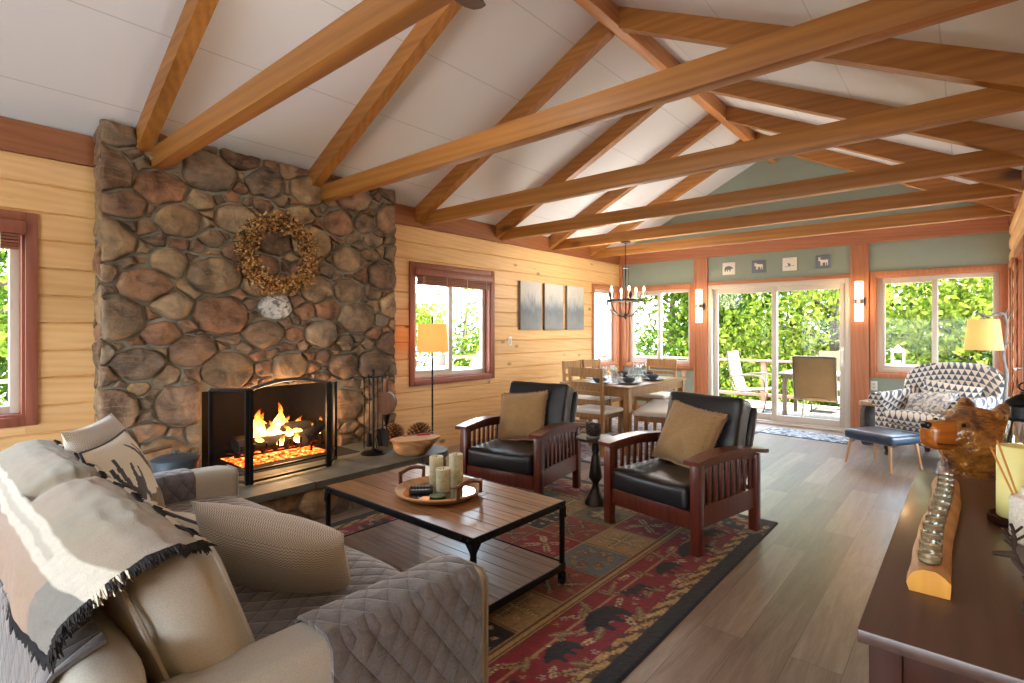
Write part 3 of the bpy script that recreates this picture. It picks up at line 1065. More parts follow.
fx, fy = -4.50, 2.13
gr = thing('fire_grate', 'black iron log grate with curved prongs inside the firebox', 'fire grate', (fx, fy, ZH))
mb = MB()
for k in range(8):
    y = -.34 + .68 * k / 7
    mb.tube([(.17, y, .16), (.165, y, .11), (.13, y, .075), (-.15, y, .075), (-.19, y, .13)], .010, 8)
for x in (-.1, .1): mb.cyl((x, -.36, .062), (x, .36, .062), .009, n=8)
mb.build('bars', M['black'], gr)
for sx in (-.1, .1):
    for sy in (-.28, .28):
        mb = MB(); mb.cyl((sx, sy, 0), (sx, sy, .06), .011, n=8); mb.build('leg', M['black'], gr)


def log(p0, p1, r, label, mat='bark', seed=0):
    mb = MB(); n = 14; k = 9
    p0 = Vector(p0); p1 = Vector(p1); d = p1 - p0; u = d.orthogonal().normalized(); w = d.normalized().cross(u)
    vs = []; fs = []
    for i in range(k):
        for j in range(n):
            a = 2 * math.pi * j / n
            rr = r * (1 + .14 * noise.noise(Vector((i * .7 + seed, math.cos(a) * 2, math.sin(a) * 2))))
            vs.append(p0 + d * (i / (k - 1)) + (u * math.cos(a) + w * math.sin(a)) * rr)
    for i in range(k - 1):
        for j in range(n):
            fs.append((i * n + j, i * n + (j + 1) % n, (i + 1) * n + (j + 1) % n, (i + 1) * n + j))
    fs.append(tuple(range(n - 1, -1, -1))); fs.append(tuple((k - 1) * n + j for j in range(n)))
    mb.add(vs, fs)
    o = mb.build('fire_log', M[mat], smooth=50)
    return tag(o, label, 'log', 'logs in the fire')


log((fx + .06, fy - .34, ZH + .135), (fx + .05, fy + .34, ZH + .135), .052, 'charred front log lying across the grate', seed=1)
log((fx - .09, fy - .30, ZH + .14), (fx - .08, fy + .33, ZH + .14), .055, 'charred back log lying across the grate', seed=4)
log((fx - .06, fy - .16, ZH + .235), (fx + .04, fy + .30, ZH + .225), .042, 'slanting top log under the tallest flames', seed=8)
log((fx + .12, fy + .18, ZH + .12), (fx - .02, fy + .42, ZH + .20), .06, 'dark log end poking out at the right of the fire', seed=12)
mb = MB()
mb.grid(lambda u, v: (fx - .2 + .42 * u, fy - .36 + .74 * v, ZH + .005 + .045 * (noise.noise(Vector((u * 5, v * 8, 3))) + .6) * math.sin(math.pi * min(max(u, .02), .98)) * math.sin(math.pi * min(max(v, .02), .98))), 26, 40)
tag(mb.build('ember_bed', M['ember'], smooth=180), 'glowing red ember bed under the grate', 'embers', kind='stuff')
fl = thing('fire', 'orange log fire burning in the firebox', 'fire', (fx, fy, ZH + .1))
rf = random.Random(3)
FL = [(.02, -.13, .05, .28, .055), (.0, .03, .06, .30, .05), (-.03, .11, .05, .19, .05), (.03, -.21, .05, .16, .045), (.05, -.05, .07, .15, .05), (.03, .17, .05, .13, .05), (.07, .08, .04, .13, .04),
      (.08, -.16, .02, .12, .04), (-.08, .27, .03, .17, .06), (-.1, -.05, .05, .22, .06), (.06, .29, .03, .12, .035), (.1, .0, .0, .10, .04), (.1, .16, .0, .10, .04), (-.05, .42, .02, .16, .05)]
for x, y, z, hh, r in FL:
    mb = MB(); ph = rf.uniform(0, 6); n = 10; k = 16
    vs = []; fs = []
    for i in range(k):
        q = i / (k - 1)
        rr = r * (math.sin(math.pi * min(1, q * 1.15 + .16)) ** .8 if q < .7 else (1 - q) * 1.75 * .95) * (1 + .15 * math.sin(q * 11 + ph))
        rr = max(rr, .0006)
        ox = .022 * math.sin(q * 5 + ph) * q; oy = .035 * math.sin(q * 4.2 + ph * 1.7) * q
        for j in range(n):
            a = 2 * math.pi * j / n
            vs.append((x + ox + rr * math.cos(a) * .6, y + oy + rr * math.sin(a), z + hh * q))
    for i in range(k - 1):
        for j in range(n):
            fs.append((i * n + j, i * n + (j + 1) % n, (i + 1) * n + (j + 1) % n, (i + 1) * n + j))
    mb.add(vs, fs)
    mb.build('flame', M['flame'], fl, smooth=180)

# ------------------------------------------------------------------ fire screen
def mk_mesh():
    t = NT('screen_mesh')
    tr = t.node('ShaderNodeBsdfTransparent'); df = t.node('ShaderNodeBsdfDiffuse'); df.inputs[0].default_value = c_(30, 28, 27)
    mx = t.node('ShaderNodeMixShader'); mx.inputs[0].default_value = .24
    t.link(tr.outputs[0], mx.inputs[1]); t.link(df.outputs[0], mx.inputs[2]); t.link(mx.outputs[0], t.n['Material Output'].inputs[0])
    return t.mat


M['mesh'] = mk_mesh()
M['steel'] = plain('grey_steel_arch', c_(92, 98, 104), .35, .7)
fs_ = thing('fire_screen', 'three-fold black mesh fire screen with an arched top', 'fire screen', (-3.80, 1.92, ZH))


def screen_panel(p0, p1, h0, h1, arch, name, mid=.095):
    """p0,p1 in (x,y) local; heights at both ends; optional arch"""
    v0 = Vector((p0[0], p0[1], 0)); v1 = Vector((p1[0], p1[1], 0))
    def top(s): return h0 + (h1 - h0) * s + arch * math.sin(math.pi * s)
    mb = MB(); b = .010
    for s, hh in ((0, h0), (1, h1)):
        q = v0.lerp(v1, s); mb.beam(q + Vector((0, 0, .002)), q + Vector((0, 0, hh)), .022, .022, up=(1, 0, 0))
    mb.beam(v0 + Vector((0, 0, .02)), v1 + Vector((0, 0, .02)), .016, .016)
    mb.beam(v0 + Vector((0, 0, mid)), v1 + Vector((0, 0, mid)), .014, .014)
    pr = mb.build(name, M['black'], fs_)
    mb = MB(); mb.tube([v0.lerp(v1, k / 14) + Vector((0, 0, top(k / 14))) for k in range(15)], .013, 8)
    mb.build('top_bar', M['steel'] if arch else M['black'], pr)
    mb = MB(); N = 14
    vs = [v0.lerp(v1, k / N) + Vector((0, 0, .02)) for k in range(N + 1)] + [v0.lerp(v1, k / N) + Vector((0, 0, top(k / N))) for k in range(N + 1)]
    off = (v1 - v0).cross(Vector((0, 0, 1))).normalized() * .0015
    vs2 = [p + off for p in vs]
    n1 = 2 * (N + 1)
    fs = []
    for k in range(N):
        fs.append((k, k + 1, N + 2 + k, N + 1 + k))
    mb.add(vs, fs)
    mb.build('mesh_panel', M['mesh'], pr, smooth=None)


screen_panel((.03, -.30), (-.01, .30), .662, .662, .045, 'centre_panel')
screen_panel((-.20, -.477), (.02, -.325), .652, .655, 0, 'side_panel')
screen_panel((-.02, .325), (-.18, .47), .655, .652, 0, 'side_panel')

# ------------------------------------------------------------------ fire tools, bellows
ft = thing('fire_tool_stand', 'black wrought iron fireplace tool stand right of the fire screen', 'fire tools', (-3.92, 2.72, ZH), 35)
mb = MB(); mb.lathe([(0, 0), (.105, 0), (.108, .008), (.09, .02), (.03, .03), (.018, .045), (0, .05)], n=24); mb.build('base', M['black'], ft)
mb = MB(); mb.tube([(0, 0, .03), (0, 0, .70)], .010, 10); mb.ball((0, 0, .715), .016, 10, 6); mb.build('pole', M['black'], ft)
mb = MB()
for k in range(4):
    a = R(45 + 90 * k); c, s = math.cos(a), math.sin(a)
    mb.tube([(0, 0, .655), (c * .05, s * .05, .668), (c * .085, s * .085, .655), (c * .105, s * .105, .675)], .005, 8)
mb.build('hook_arms', M['black'], ft)
for k, nm in enumerate(('shovel', 'brush', 'poker', 'tongs')):
    a = R(45 + 90 * k); c, s = math.cos(a) * .085, math.sin(a) * .085
    mb = MB()
    mb.tube([(c, s, .17), (c, s, .60)], .005, 8)
    mb.tube([(c, s, .60), (c + .006, s, .64), (c, s, .67), (c - .006, s, .645), (c, s, .60)], .004, 6)
    mb.ball((c, s, .50), .009, 8, 6); mb.ball((c, s, .42), .008, 8, 6)
    if nm == 'shovel':
        mb.sheet(lambda u, v: (c + (u - .5) * .11 * (1 - .25 * v ** 3), s + .012 * math.cos((u - .5) * 3), .20 - .15 * v), 8, 8, .004)
    elif nm == 'brush':
        mb.lathe([(.008, .17), (.022, .16), (.03, .05), (.0, .045)][::-1], (c, s, 0), n=12)
    elif nm == 'poker':
        mb.tube([(c, s, .18), (c, s, .09), (c, s, .05)], [.005, .005, .001], 8); mb.tube([(c, s, .12), (c + .03, s, .10), (c + .035, s, .12)], [.005, .004, .001], 6)
    else:
        mb.tube([(c, s, .2), (c + .02, s, .14), (c + .006, s, .05)], .005, 6); mb.tube([(c, s, .2), (c - .02, s, .14), (c - .006, s, .05)], .005, 6)
    mb.build(nm, M['black'], ft)

M['walnut'] = wood('walnut', c_(126, 78, 44), c_(80, 46, 26), 'Z', .4, bump=.05)
bl = thing('bellows', 'wooden fireplace bellows with black leather and nozzle hanging from the tool stand', 'bellows', (-3.845, 2.80, .50), 40)
bl.rotation_euler = (R(4), 0, R(42))
prof = []
for k in range(29):
    a = 2 * math.pi * k / 28
    r = .092
    x = r * math.sin(a); z = .23 + r * 1.1 * -math.cos(a)
    if z < .2: x *= max(.22, 1 - (.2 - z) * 6)
    prof.append((x, z))
mb = MB()
for y in (-.028, .018):
    mb.prism(prof[:-1], y, y + .010, M=RX(90))
    mb.box((0, -y - .005, .385), (.03, .012, .13), .005)
mb.build('boards', M['walnut'], bl)
mb = MB(); mb.prism([(x * .96, z) for x, z in prof[:-1]], -.018, .018, M=RX(90)); mb.build('leather', plain('black_leather_bellows', c_(28, 24, 22), .6, bump=.3), bl)
mb = MB(); mb.lathe([(.004, 0), (.007, .03), (.018, .07), (.032, .12), (.03, .135), (0, .14)], n=14); mb.build('nozzle', M['black'], bl)
mb = MB(); mb.tube([(0, 0, .45), (.01, 0, .47), (0, 0, .488), (-.01, 0, .47), (0, 0, .45)], .003, 6); mb.build('hanging_loop', M['black'], bl)


# ------------------------------------------------------------------ pine cones, burl bowl, lighter, ash bucket
M['cone'] = plain('pine_cone_scale', c_(112, 72, 44), .8, bump=.4, var=.3)
M['conetip'] = plain('pine_cone_tip', c_(176, 134, 92), .8)


def pinecone(parent, h, r, ns=110, world=False, dark=False):
    mb = MB()
    mb.lathe([(0, 0), (r * .5, .03 * h), (r * .66, .3 * h), (r * .5, .6 * h), (r * .2, .9 * h), (0, .97 * h)], n=12)
    mb.build('core', M['cone'], parent)
    mb = MB()
    for i in range(ns):
        q = (i + .5) / ns
        z = h * (.02 + .95 * q)
        rr = r * (math.sin(math.pi * (q * .86 + .14)) ** .75)
        a = i * 2.39996
        s = r * (.30 - .16 * q)
        c, sn = math.cos(a), math.sin(a)
        up = .25 + .9 * q
        X = Vector((c, sn, up)).normalized(); Y = Vector((-sn, c, 0)); Z = X.cross(Y)
        o = Vector((c * rr * .55, sn * rr * .55, z))
        L = rr * .5 + s * .55
        vs = [o - Y * s * .35, o + Y * s * .35, o + X * L * .75 + Y * s * .62, o + X * L * .75 - Y * s * .62, o + X * L * 1.0 + Y * s * .3 + Z * s * .1, o + X * L * 1.0 - Y * s * .3 + Z * s * .1,
              o + Z * s * .22, o + X * L * .75 + Z * s * .42, o + X * L * 1.08 + Z * s * .32]
        fs = [(0, 1, 2, 3), (3, 2, 4, 5), (1, 0, 6), (1, 6, 7, 2), (6, 0, 3, 7), (2, 7, 8, 4), (7, 3, 5, 8), (4, 8, 5)]
        mb.add(vs, fs, [0, 1, 0, 0, 0, 1, 1, 1])
    mb.build('scales', [M['cone'], M['conetip']], parent, smooth=None)


for k, (x, y, z, hh, r, lab) in enumerate(((-4.12, 3.08, ZH, .19, .10, 'large brown pine cone on the hearth nearest the fire tools'), (-3.83, 3.16, ZH, .22, .115, 'larger brown pine cone on the hearth end, right of the other cone'))):
    p = thing('pine_cone', lab, 'pine cone', (x, y, z), k * 70, 'pine cones on the hearth'); pinecone(p, hh, r)
M['burl'] = wood('burl_wood', c_(214, 164, 110), c_(150, 98, 58), 'X', .5, stretch=5, scale=3, knots=1.5, bump=.3)
M['burlcut'] = wood('burl_cut_face', c_(226, 186, 138), c_(190, 140, 92), 'X', .5, stretch=5, scale=3)
bw = thing('burl_bowl', 'carved wooden burl block with a flat oval top on the hearth end', 'wooden burl', (-3.66, 2.93, ZH), 40)
mb = MB()
def burl(u, v):
    a = 2 * math.pi * u
    r = .105 + .085 * v ** .8
    r *= 1 + .12 * noise.noise(Vector((math.cos(a) * 1.5, math.sin(a) * 1.5, v * 2))) + .05 * noise.noise(Vector((math.cos(a) * 5, math.sin(a) * 5, v * 6)))
    return (r * math.cos(a) * 1.12 + .03 * v, r * math.sin(a) * .72, .135 * v + .012 * v * math.cos(a))
mb.grid(burl, 40, 10); k = 41
mb.f.append(list(range(39, -1, -1))); mb.m.append(0)
mb.build('body', M['burl'], bw, smooth=60)
mb = MB(); n = 40
ring = [burl(i / n, 1) for i in range(n)]
mb.add([(x, y, z) for x, y, z in ring] + [(x * .97, y * .97, z + .006) for x, y, z in ring], [tuple(range(n, 2 * n))] + [(i, (i + 1) % n, n + (i + 1) % n, n + i) for i in range(n)])
mb.build('cut_top', M['burlcut'], bw, smooth=None)
lt = thing('fire_lighter', 'long fire lighter with a red handle lying on the wooden burl', 'lighter', (-3.62, 2.95, ZH + .158), 62)
mb = MB(); mb.box((.06, 0, .008), (.12, .022, .018), .007); mb.build('handle', plain('red_plastic', c_(188, 40, 46), .35), lt)
mb = MB(); mb.tube([(0, 0, .008), (-.12, 0, .006)], .005, 8); mb.build('barrel', M['chrome'], lt)

M['enamel'] = plain('blue_grey_enamel', c_(84, 96, 106), .4, .45, bump=.15, bscale=30, var=.2)
pt = thing('ash_bucket', 'blue-grey metal ash bucket with a flat lid on the hearth left of the screen', 'bucket', (-4.07, 1.25, ZH), 20)
pt.scale = (.88, .88, .96)
mb = MB(); mb.lathe([(0, 0), (.14, 0), (.145, .01), (.156, .20), (.160, .205), (.152, .206), (.14, .02), (0, .018)], n=36); mb.build('body', M['enamel'], pt)
mb = MB(); mb.lathe([(.165, .19), (.167, .212), (.13, .228), (.05, .24), (.0, .242)], n=36); l_ = mb.build('lid', M['enamel'], pt)
mb = MB(); mb.lathe([(.012, .24), (.012, .25), (.03, .256), (.03, .266), (0, .27)], n=16); mb.build('knob', M['enamel'], l_)
mb = MB()
mb.tube([(.158 * math.cos(a), .158 * math.sin(a) - .0, .17 - .13 * math.sin((a - R(200)) / R(140) * math.pi) * 1.0) for a in [R(200 + 10 * k) for k in range(15)]], .004, 6); mb.build('bail_handle', M['black'], pt)
hb = thing('hand_shovel', 'short hearth shovel with a black grip and wooden handle behind the far pillows', 'shovel', (-4.15, 1.02, ZH), 0)
mb = MB(); mb.tube([(0, 0, .02), (.02, .02, .25)], .012, 8); mb.tube([(.0, -.035, .24), (.0, -.035, .30), (.03, .04, .31), (.03, .04, .25), (.0, -.035, .24)], .008, 8); mb.build('grip', M['black'], hb)
mb = MB(); mb.tube([(.02, .05, .26), (.03, .22, .285)], .014, 10); mb.build('handle', M['tealbark'], hb)
mb = MB(); mb.box((0, 0, .02), (.16, .12, .03), .01); mb.build('pan', M['black'], hb)

# ------------------------------------------------------------------ wreath
wr = thing('wreath', 'round dried-berry and twig wreath hanging on the chimney stones', 'wreath', (XC + .085, 2.10, 1.99))
rw = random.Random(9)
mb = MB()
for k in range(46):
    a0 = rw.uniform(0, 6.28); sp_ = rw.uniform(.8, 1.6); r0 = .26 + rw.uniform(-.05, .05); x0 = rw.uniform(-.03, .035); r1 = r0 + rw.uniform(.02, .12)
    mb.tube([(x0 + .01 * math.sin(3 * q), (r0 + (r1 - r0) * (q / 5) ** 2) * math.cos(a0 + sp_ * q / 5), (r0 + (r1 - r0) * (q / 5) ** 2) * math.sin(a0 + sp_ * q / 5)) for q in range(6)], [.005, .005, .005, .004, .003, .002], 5)
mb.build('twig_ring', plain('dry_twigs', c_(92, 66, 40), .9, var=.3), wr)
mb = MB()
for k in range(1500):
    a = rw.uniform(0, 6.283); r = .27 + rw.gauss(0, .045); x = rw.gauss(.015, .028) + .02
    s = rw.uniform(.008, .017)
    r = min(max(r, .185), .36)
    q = Matrix.Rotation(rw.uniform(0, 6.28), 4, Vector((rw.gauss(0, 1), rw.gauss(0, 1), rw.gauss(0, 1))))
    mm = T(x, r * math.cos(a), r * math.sin(a)) @ q
    m = rw.choice((0, 0, 1, 2))
    if rw.random() < .5:
        mb.add([(0, 0, s), (s, 0, 0), (0, s, 0), (-s, 0, 0), (0, -s, 0), (0, 0, -s)], [(0, 1, 2), (0, 2, 3), (0, 3, 4), (0, 4, 1), (5, 2, 1), (5, 3, 2), (5, 4, 3), (5, 1, 4)], m, mm)
    else:
        mb.add([(0, -s * 1.5, 0), (s * .7, 0, s * .3), (0, s * 1.5, 0), (-s * .7, 0, s * .3), (0, 0, -s * .1)], [(0, 1, 4), (1, 2, 4), (2, 3, 4), (3, 0, 4), (0, 3, 2, 1)], m, mm)
mb.build('dried_berries', [plain('gold_berry', c_(176, 124, 62), .7), plain('pale_husk', c_(204, 168, 112), .8), plain('brown_leaf', c_(116, 78, 42), .8)], wr, smooth=40, kind='stuff')
# ------------------------------------------------------------------ rug (pattern woven in as point colours)
def rug_mesh(name, W, L, step, fn, th=.012):
    nx = int(W / step); ny = int(L / step)
    x = (np.arange(nx + 1) / nx) * W; y = (np.arange(ny + 1) / ny) * L
    X, Y = np.meshgrid(x, y)
    col = fn(X, Y, W, L)                      # (ny+1,nx+1,3) srgb 0..255
    co = np.zeros((ny + 1, nx + 1, 3)); co[..., 0] = X - W / 2; co[..., 1] = Y - L / 2; co[..., 2] = th
    rs = np.random.RandomState(1)
    co[..., 2] += rs.uniform(-.0012, .0012, X.shape)
    e = (np.minimum(np.minimum(X, W - X), np.minimum(Y, L - Y)) <= 0)
    co[..., 2][e] = 0.0005
    i = np.arange(nx); j = np.arange(ny); I, J = np.meshgrid(i, j)
    a = J * (nx + 1) + I
    f = np.stack([a, a + 1, a + nx + 2, a + nx + 1], -1).reshape(-1, 4)
    me = bpy.data.meshes.new(name)
    me.vertices.add(co.size // 3); me.vertices.foreach_set('co', co.reshape(-1))
    me.loops.add(f.size); me.loops.foreach_set('vertex_index', f.reshape(-1).astype(np.int32))
    me.polygons.add(len(f)); me.polygons.foreach_set('loop_start', (np.arange(len(f)) * 4).astype(np.int32)); 
    me.update(calc_edges=True)
    at = me.color_attributes.new('weave', 'FLOAT_COLOR', 'POINT')
    lin = np.where(col / 255 <= .04045, col / 255 / 12.92, ((col / 255 + .055) / 1.055) ** 2.4)
    rgba = np.ones((co.size // 3, 4), np.float32); rgba[:, :3] = lin.reshape(-1, 3)
    at.data.foreach_set('color', rgba.reshape(-1))
    me.polygons.foreach_set('use_smooth', [True] * len(f))
    t = NT(name + '_pile')
    vc = t.node('ShaderNodeVertexColor', layer_name='weave')
    n = t.noise(t.coords(), 260, 2, .7)
    t.set(t.mix(.22, vc.outputs[0], t.mix(1.0, vc.outputs[0], t.ramp(n, [(.3, (.4, .4, .4, 1)), (.7, (1.5, 1.5, 1.5, 1))]), 'MULTIPLY')), .97, 0.0, Sheen_Weight=.15)
    t.bump(n, .6, .004)
    me.materials.append(t.mat)
    o = bpy.data.objects.new(name, me); COL.objects.link(o)
    return o


def vnoise(X, Y, s, seed):
    """smooth value noise on numpy arrays"""
    rs = np.random.RandomState(seed); G = rs.rand(256, 256)
    x = X / s; y = Y / s
    i = np.floor(x).astype(int); j = np.floor(y).astype(int)
    u = x - i; v = y - j
    u = u * u * (3 - 2 * u); v = v * v * (3 - 2 * v)
    g = lambda a, b: G[a % 256, b % 256]
    return (g(i, j) * (1 - u) + g(i + 1, j) * u) * (1 - v) + (g(i, j + 1) * (1 - u) + g(i + 1, j + 1) * u) * v


def lodge_rug(X, Y, W, L):
    C = np.zeros(X.shape + (3,))
    step = X[0, 1] - X[0, 0]
    black, gold, brown, red, tan, cream, olive, blue, rust, navy = (24, 23, 28), (186, 146, 84), (84, 56, 36), (136, 14, 32), (170, 138, 92), (208, 184, 138), (112, 100, 60), (104, 114, 116), (138, 54, 34), (28, 28, 38)
    star = (168, 164, 150)
    rr = random.Random(17)
    def put(m, c): C[m] = c

    def stamp(cx, cy, rad, rot, kind, col, col2=None):
        i0, i1 = max(0, int((cx - rad * 1.3) / step)), min(X.shape[1], int((cx + rad * 1.3) / step) + 2)
        j0, j1 = max(0, int((cy - rad * 1.3) / step)), min(X.shape[0], int((cy + rad * 1.3) / step) + 2)
        if i1 <= i0 or j1 <= j0: return
        x = (X[j0:j1, i0:i1] - cx) / rad; y = (Y[j0:j1, i0:i1] - cy) / rad
        p = x * math.cos(rot) + y * math.sin(rot); q = -x * math.sin(rot) + y * math.cos(rot)
        S = C[j0:j1, i0:i1]; r = np.hypot(p, q); a = np.arctan2(q, p)
        if kind == 'leaf':
            w = .42 * np.sqrt(np.clip(1 - p * p, 0, 1)) * (.84 + .16 * np.cos(p * 13))
            S[np.abs(q) < w] = col
            if col2 is not None: S[(np.abs(q) < .07) & (np.abs(p) < .9)] = col2; S[(np.abs(np.abs(q) - w * .55) < .06) & (np.abs(q) < w) & (np.sin(p * 22) > .3)] = col2
        elif kind == 'flower':
            S[r < .72 + .28 * np.cos(5 * a)] = col
            if col2 is not None: S[r < .34] = col2
        elif kind == 'ring':
            S[np.abs(r - .78) < .16 + .06 * np.sin(14 * a)] = col
        elif kind == 'star':
            S[r < .35 + .65 * np.cos(2 * a) ** 4] = col
        elif kind == 'dot':
            S[r < .9] = col

    d = np.minimum(np.minimum(X, W - X), np.minimum(Y, L - Y))
    put(d >= 0, black)
    # braided gold band
    b = (d > .085) & (d < .145)
    along = np.where((X < .145) | (X > W - .145), Y, X)
    br = np.sin(along * 46 + 2.4 * np.sin((d - .115) * 70)) * .6 + (vnoise(X, Y, .010, 4) - .5) * 1.3
    put(b, brown); put(b & (br > -.15), gold); put(b & (br > .75), cream)
    # red wildlife border with a winding vine
    rb = (d >= .145) & (d < .44)
    put(rb, red)
    vine = np.abs(d - .29 - .07 * np.sin(along * 13)) < .008
    put(rb & vine, tan)
    def pos(s, k):
        # s metres along the side k, returns function (s,d)->x,y
        return {0: lambda t, q: (q, t), 1: lambda t, q: (W - q, t), 2: lambda t, q: (t, q), 3: lambda t, q: (t, L - q)}[k]
    for k in range(4):
        Ls = L if k < 2 else W
        n = int(Ls / .026)
        for i in range(n):
            t = Ls * (i + .5) / n; f = pos(t, k); q = .29 + .07 * math.sin(t * 13)
            side = 1 if i % 2 else -1
            qq = min(max(q + side * rr.uniform(.03, .13), .172), .415)
            x, y = f(t + rr.uniform(-.01, .01), qq)
            kind = i % 5
            if kind in (0, 2): stamp(x, y, rr.uniform(.046, .062), rr.uniform(0, 6.28), 'leaf', tan if kind == 0 else olive, brown if kind == 0 else tan)
            elif kind == 1: stamp(x, y, .020, rr.uniform(0, 6.28), 'flower', star, red)
            elif kind == 3: stamp(x, y, .044, rr.uniform(0, 6.28), 'leaf', cream, brown)
            else: stamp(x, y, .017, rr.uniform(0, 6.28), 'star', tan)
    out = d < .145
    keep = C.copy()
    def animals(axis, ps, n, length, flip):
        for k in range(n):
            c = length * (k + .5) / n
            sil, s = ((SIL_BEAR, .28), (SIL_MOOSE, .18), (SIL_BEAR, .20))[k % 3]
            if axis == 'y': px = (Y - (c - s / 2)) / s; py = (X - ps) / (s * .72) * (1 if flip else -1) + .5
            else: px = (X - (c - s / 2)) / s; py = (Y - ps) / (s * .72) * (1 if flip else -1) + .5
            put(rb & inpoly(px, py, sil), black)
    animals('y', W - .29, 9, L, False); animals('y', .29, 9, L, True)
    animals('x', .29, 6, W, True); animals('x', L - .29, 6, W, False)
    # gold guard stripe
    gs = (d >= .44) & (d < .50)
    put(gs, gold); put(gs & ((d < .449) | (d > .490)), brown); put(gs & (np.abs(d - .464) < .004), black)
    put(gs & (np.sin(along * 95) > .55) & (d > .47), brown)
    # patchwork field
    w, l = W - 1.0, L - 1.0
    nx, ny = 4, 6
    cx, cy = w / nx, l / ny
    fld = d >= .50
    GR = [red, tan, navy, olive, blue, rust, cream]
    for I in range(nx):
        for J in range(ny):
            x0, y0 = .5 + cx * I, .5 + cy * J
            x, y = x0 + cx / 2, y0 + cy / 2
            k = (I * 3 + J * 5 + (I * J) % 2) % 7
            m = fld & (X >= x0) & (X < x0 + cx) & (Y >= y0) & (Y < y0 + cy)
            put(m, GR[k])
            q = cx * .5
            if k == 0:
                for a in range(4): stamp(x + .075 * math.cos(.78 + 1.57 * a), y + .075 * math.sin(.78 + 1.57 * a), .062, .78 + 1.57 * a, 'leaf', cream, brown)
                stamp(x, y, .026, 0, 'flower', tan, red)
                for a in range(8): stamp(x + .145 * math.cos(a * .785 + .2), y + .145 * math.sin(a * .785 + .2), .020, a, 'flower', tan, rust)
            elif k == 1:
                for a in range(4): stamp(x + .07 * math.cos(1.57 * a), y + .07 * math.sin(1.57 * a), .075, 1.57 * a, 'leaf', olive, cream)
                for a in range(4): stamp(x + .12 * math.cos(.78 + 1.57 * a), y + .12 * math.sin(.78 + 1.57 * a), .038, .78 + 1.57 * a, 'leaf', cream, rust)
            elif k == 2:
                for a in range(5): stamp(x + .07 * math.cos(1.256 * a), y + .07 * math.sin(1.256 * a), .058, 1.256 * a, 'leaf', tan, brown)
                stamp(x, y, .03, .3, 'flower', cream, rust)
                for a in range(10): stamp(x + .14 * math.cos(a * .628), y + .14 * math.sin(a * .628), .018, a, 'flower', cream, tan)
            elif k == 3:
                stamp(x, y, .13, 0, 'ring', brown)
                for a in range(6): stamp(x + .06 * math.cos(1.047 * a), y + .06 * math.sin(1.047 * a), .045, 1.047 * a, 'leaf', cream, olive)
                for a in range(4): stamp(x + .19 * math.cos(.78 + 1.57 * a), y + .19 * math.sin(.78 + 1.57 * a), .045, .78 + 1.57 * a, 'leaf', tan, brown)
            elif k == 4:
                for a, (dx, dy) in enumerate(((-.07, .05), (.07, -.04), (0, -.09), (.03, .09))): stamp(x + dx, y + dy, .036, a, 'flower', rust, tan)
                for a in range(9): stamp(x + .11 * math.cos(a * .7), y + .12 * math.sin(a * .7), .040, a * 1.9, 'leaf', tan, olive)
            elif k == 5:
                for a in range(4): stamp(x + .075 * math.cos(1.57 * a), y + .075 * math.sin(1.57 * a), .065, 1.57 * a + .78, 'leaf', navy, tan)
                for a in range(8): stamp(x + .135 * math.cos(a * .785 + .4), y + .135 * math.sin(a * .785 + .4), .032, a * .785 + .4, 'leaf', tan, brown)
            else:
                stamp(x, y, .15, 0, 'ring', black)
                for a in range(6): stamp(x + .05 * math.cos(1.047 * a), y + .05 * math.sin(1.047 * a), .042, 1.047 * a, 'leaf', olive, brown)
                stamp(x, y, .022, 0, 'flower', rust, cream)
            e = np.maximum(np.abs(X - x) / cx, np.abs(Y - y) / cy)
            put(m & (e > .470), brown); put(m & (e > .482), tan)
    return C * (.80 + .22 * vnoise(X, Y, .008, 31)[..., None])


RX0, RX1, RY0, RY1 = -3.385, -1.02, .96, 4.06
o = rug_mesh('area_rug', RX1 - RX0, RY1 - RY0, .0072, lodge_rug)
o.location = ((RX0 + RX1) / 2, (RY0 + RY1) / 2, 0)
tag(o, 'large red lodge rug with bears and moose in its black-edged border', 'rug')


def grey_rug(base, dk, lt, accent):
    def fn(X, Y, W, L):
        C = np.zeros(X.shape + (3,)); C[:] = base
        d = np.minimum(np.minimum(X, W - X), np.minimum(Y, L - Y))
        n1 = vnoise(X, Y, .035, 41); n2 = vnoise(X, Y, .07, 42)
        C[np.abs(n1 - .5) < .10] = lt; C[n2 > .68] = dk; C[(n1 > .74)] = accent
        C[d < .10] = lt; C[(d < .10) & (n1 > .52)] = dk
        C[d < .035] = dk
        return C * (.9 + .2 * vnoise(X, Y, .008, 44)[..., None])
    return fn


o = rug_mesh('dining_rug', 2.2, 2.9, .016, grey_rug((126, 112, 112), (84, 72, 78), (178, 162, 146), (138, 76, 72)))
o.location = (-3.22, 6.08, 0); tag(o, 'faded grey and red patterned rug under the dining table', 'rug')
o = rug_mesh('door_mat', 1.05, .52, .012, grey_rug((112, 116, 124), (52, 58, 72), (196, 192, 186), (150, 150, 154)), .008)
o.location = (-1.60, 7.70, 0); o.rotation_euler = (0, 0, R(-6)); tag(o, 'navy and cream patterned mat at the sliding glass door', 'mat')
mb = MB(); mb.box((0, 0, .005), (.56, 2.6, .01), .004)
o = mb.build('runner_mat', fabric('slate_mat', c_(62, 66, 74), c_(86, 90, 98), 160)); o.location = (.03, 5.75, 0)
tag(o, 'plain slate-grey runner mat beside the right log wall', 'mat')

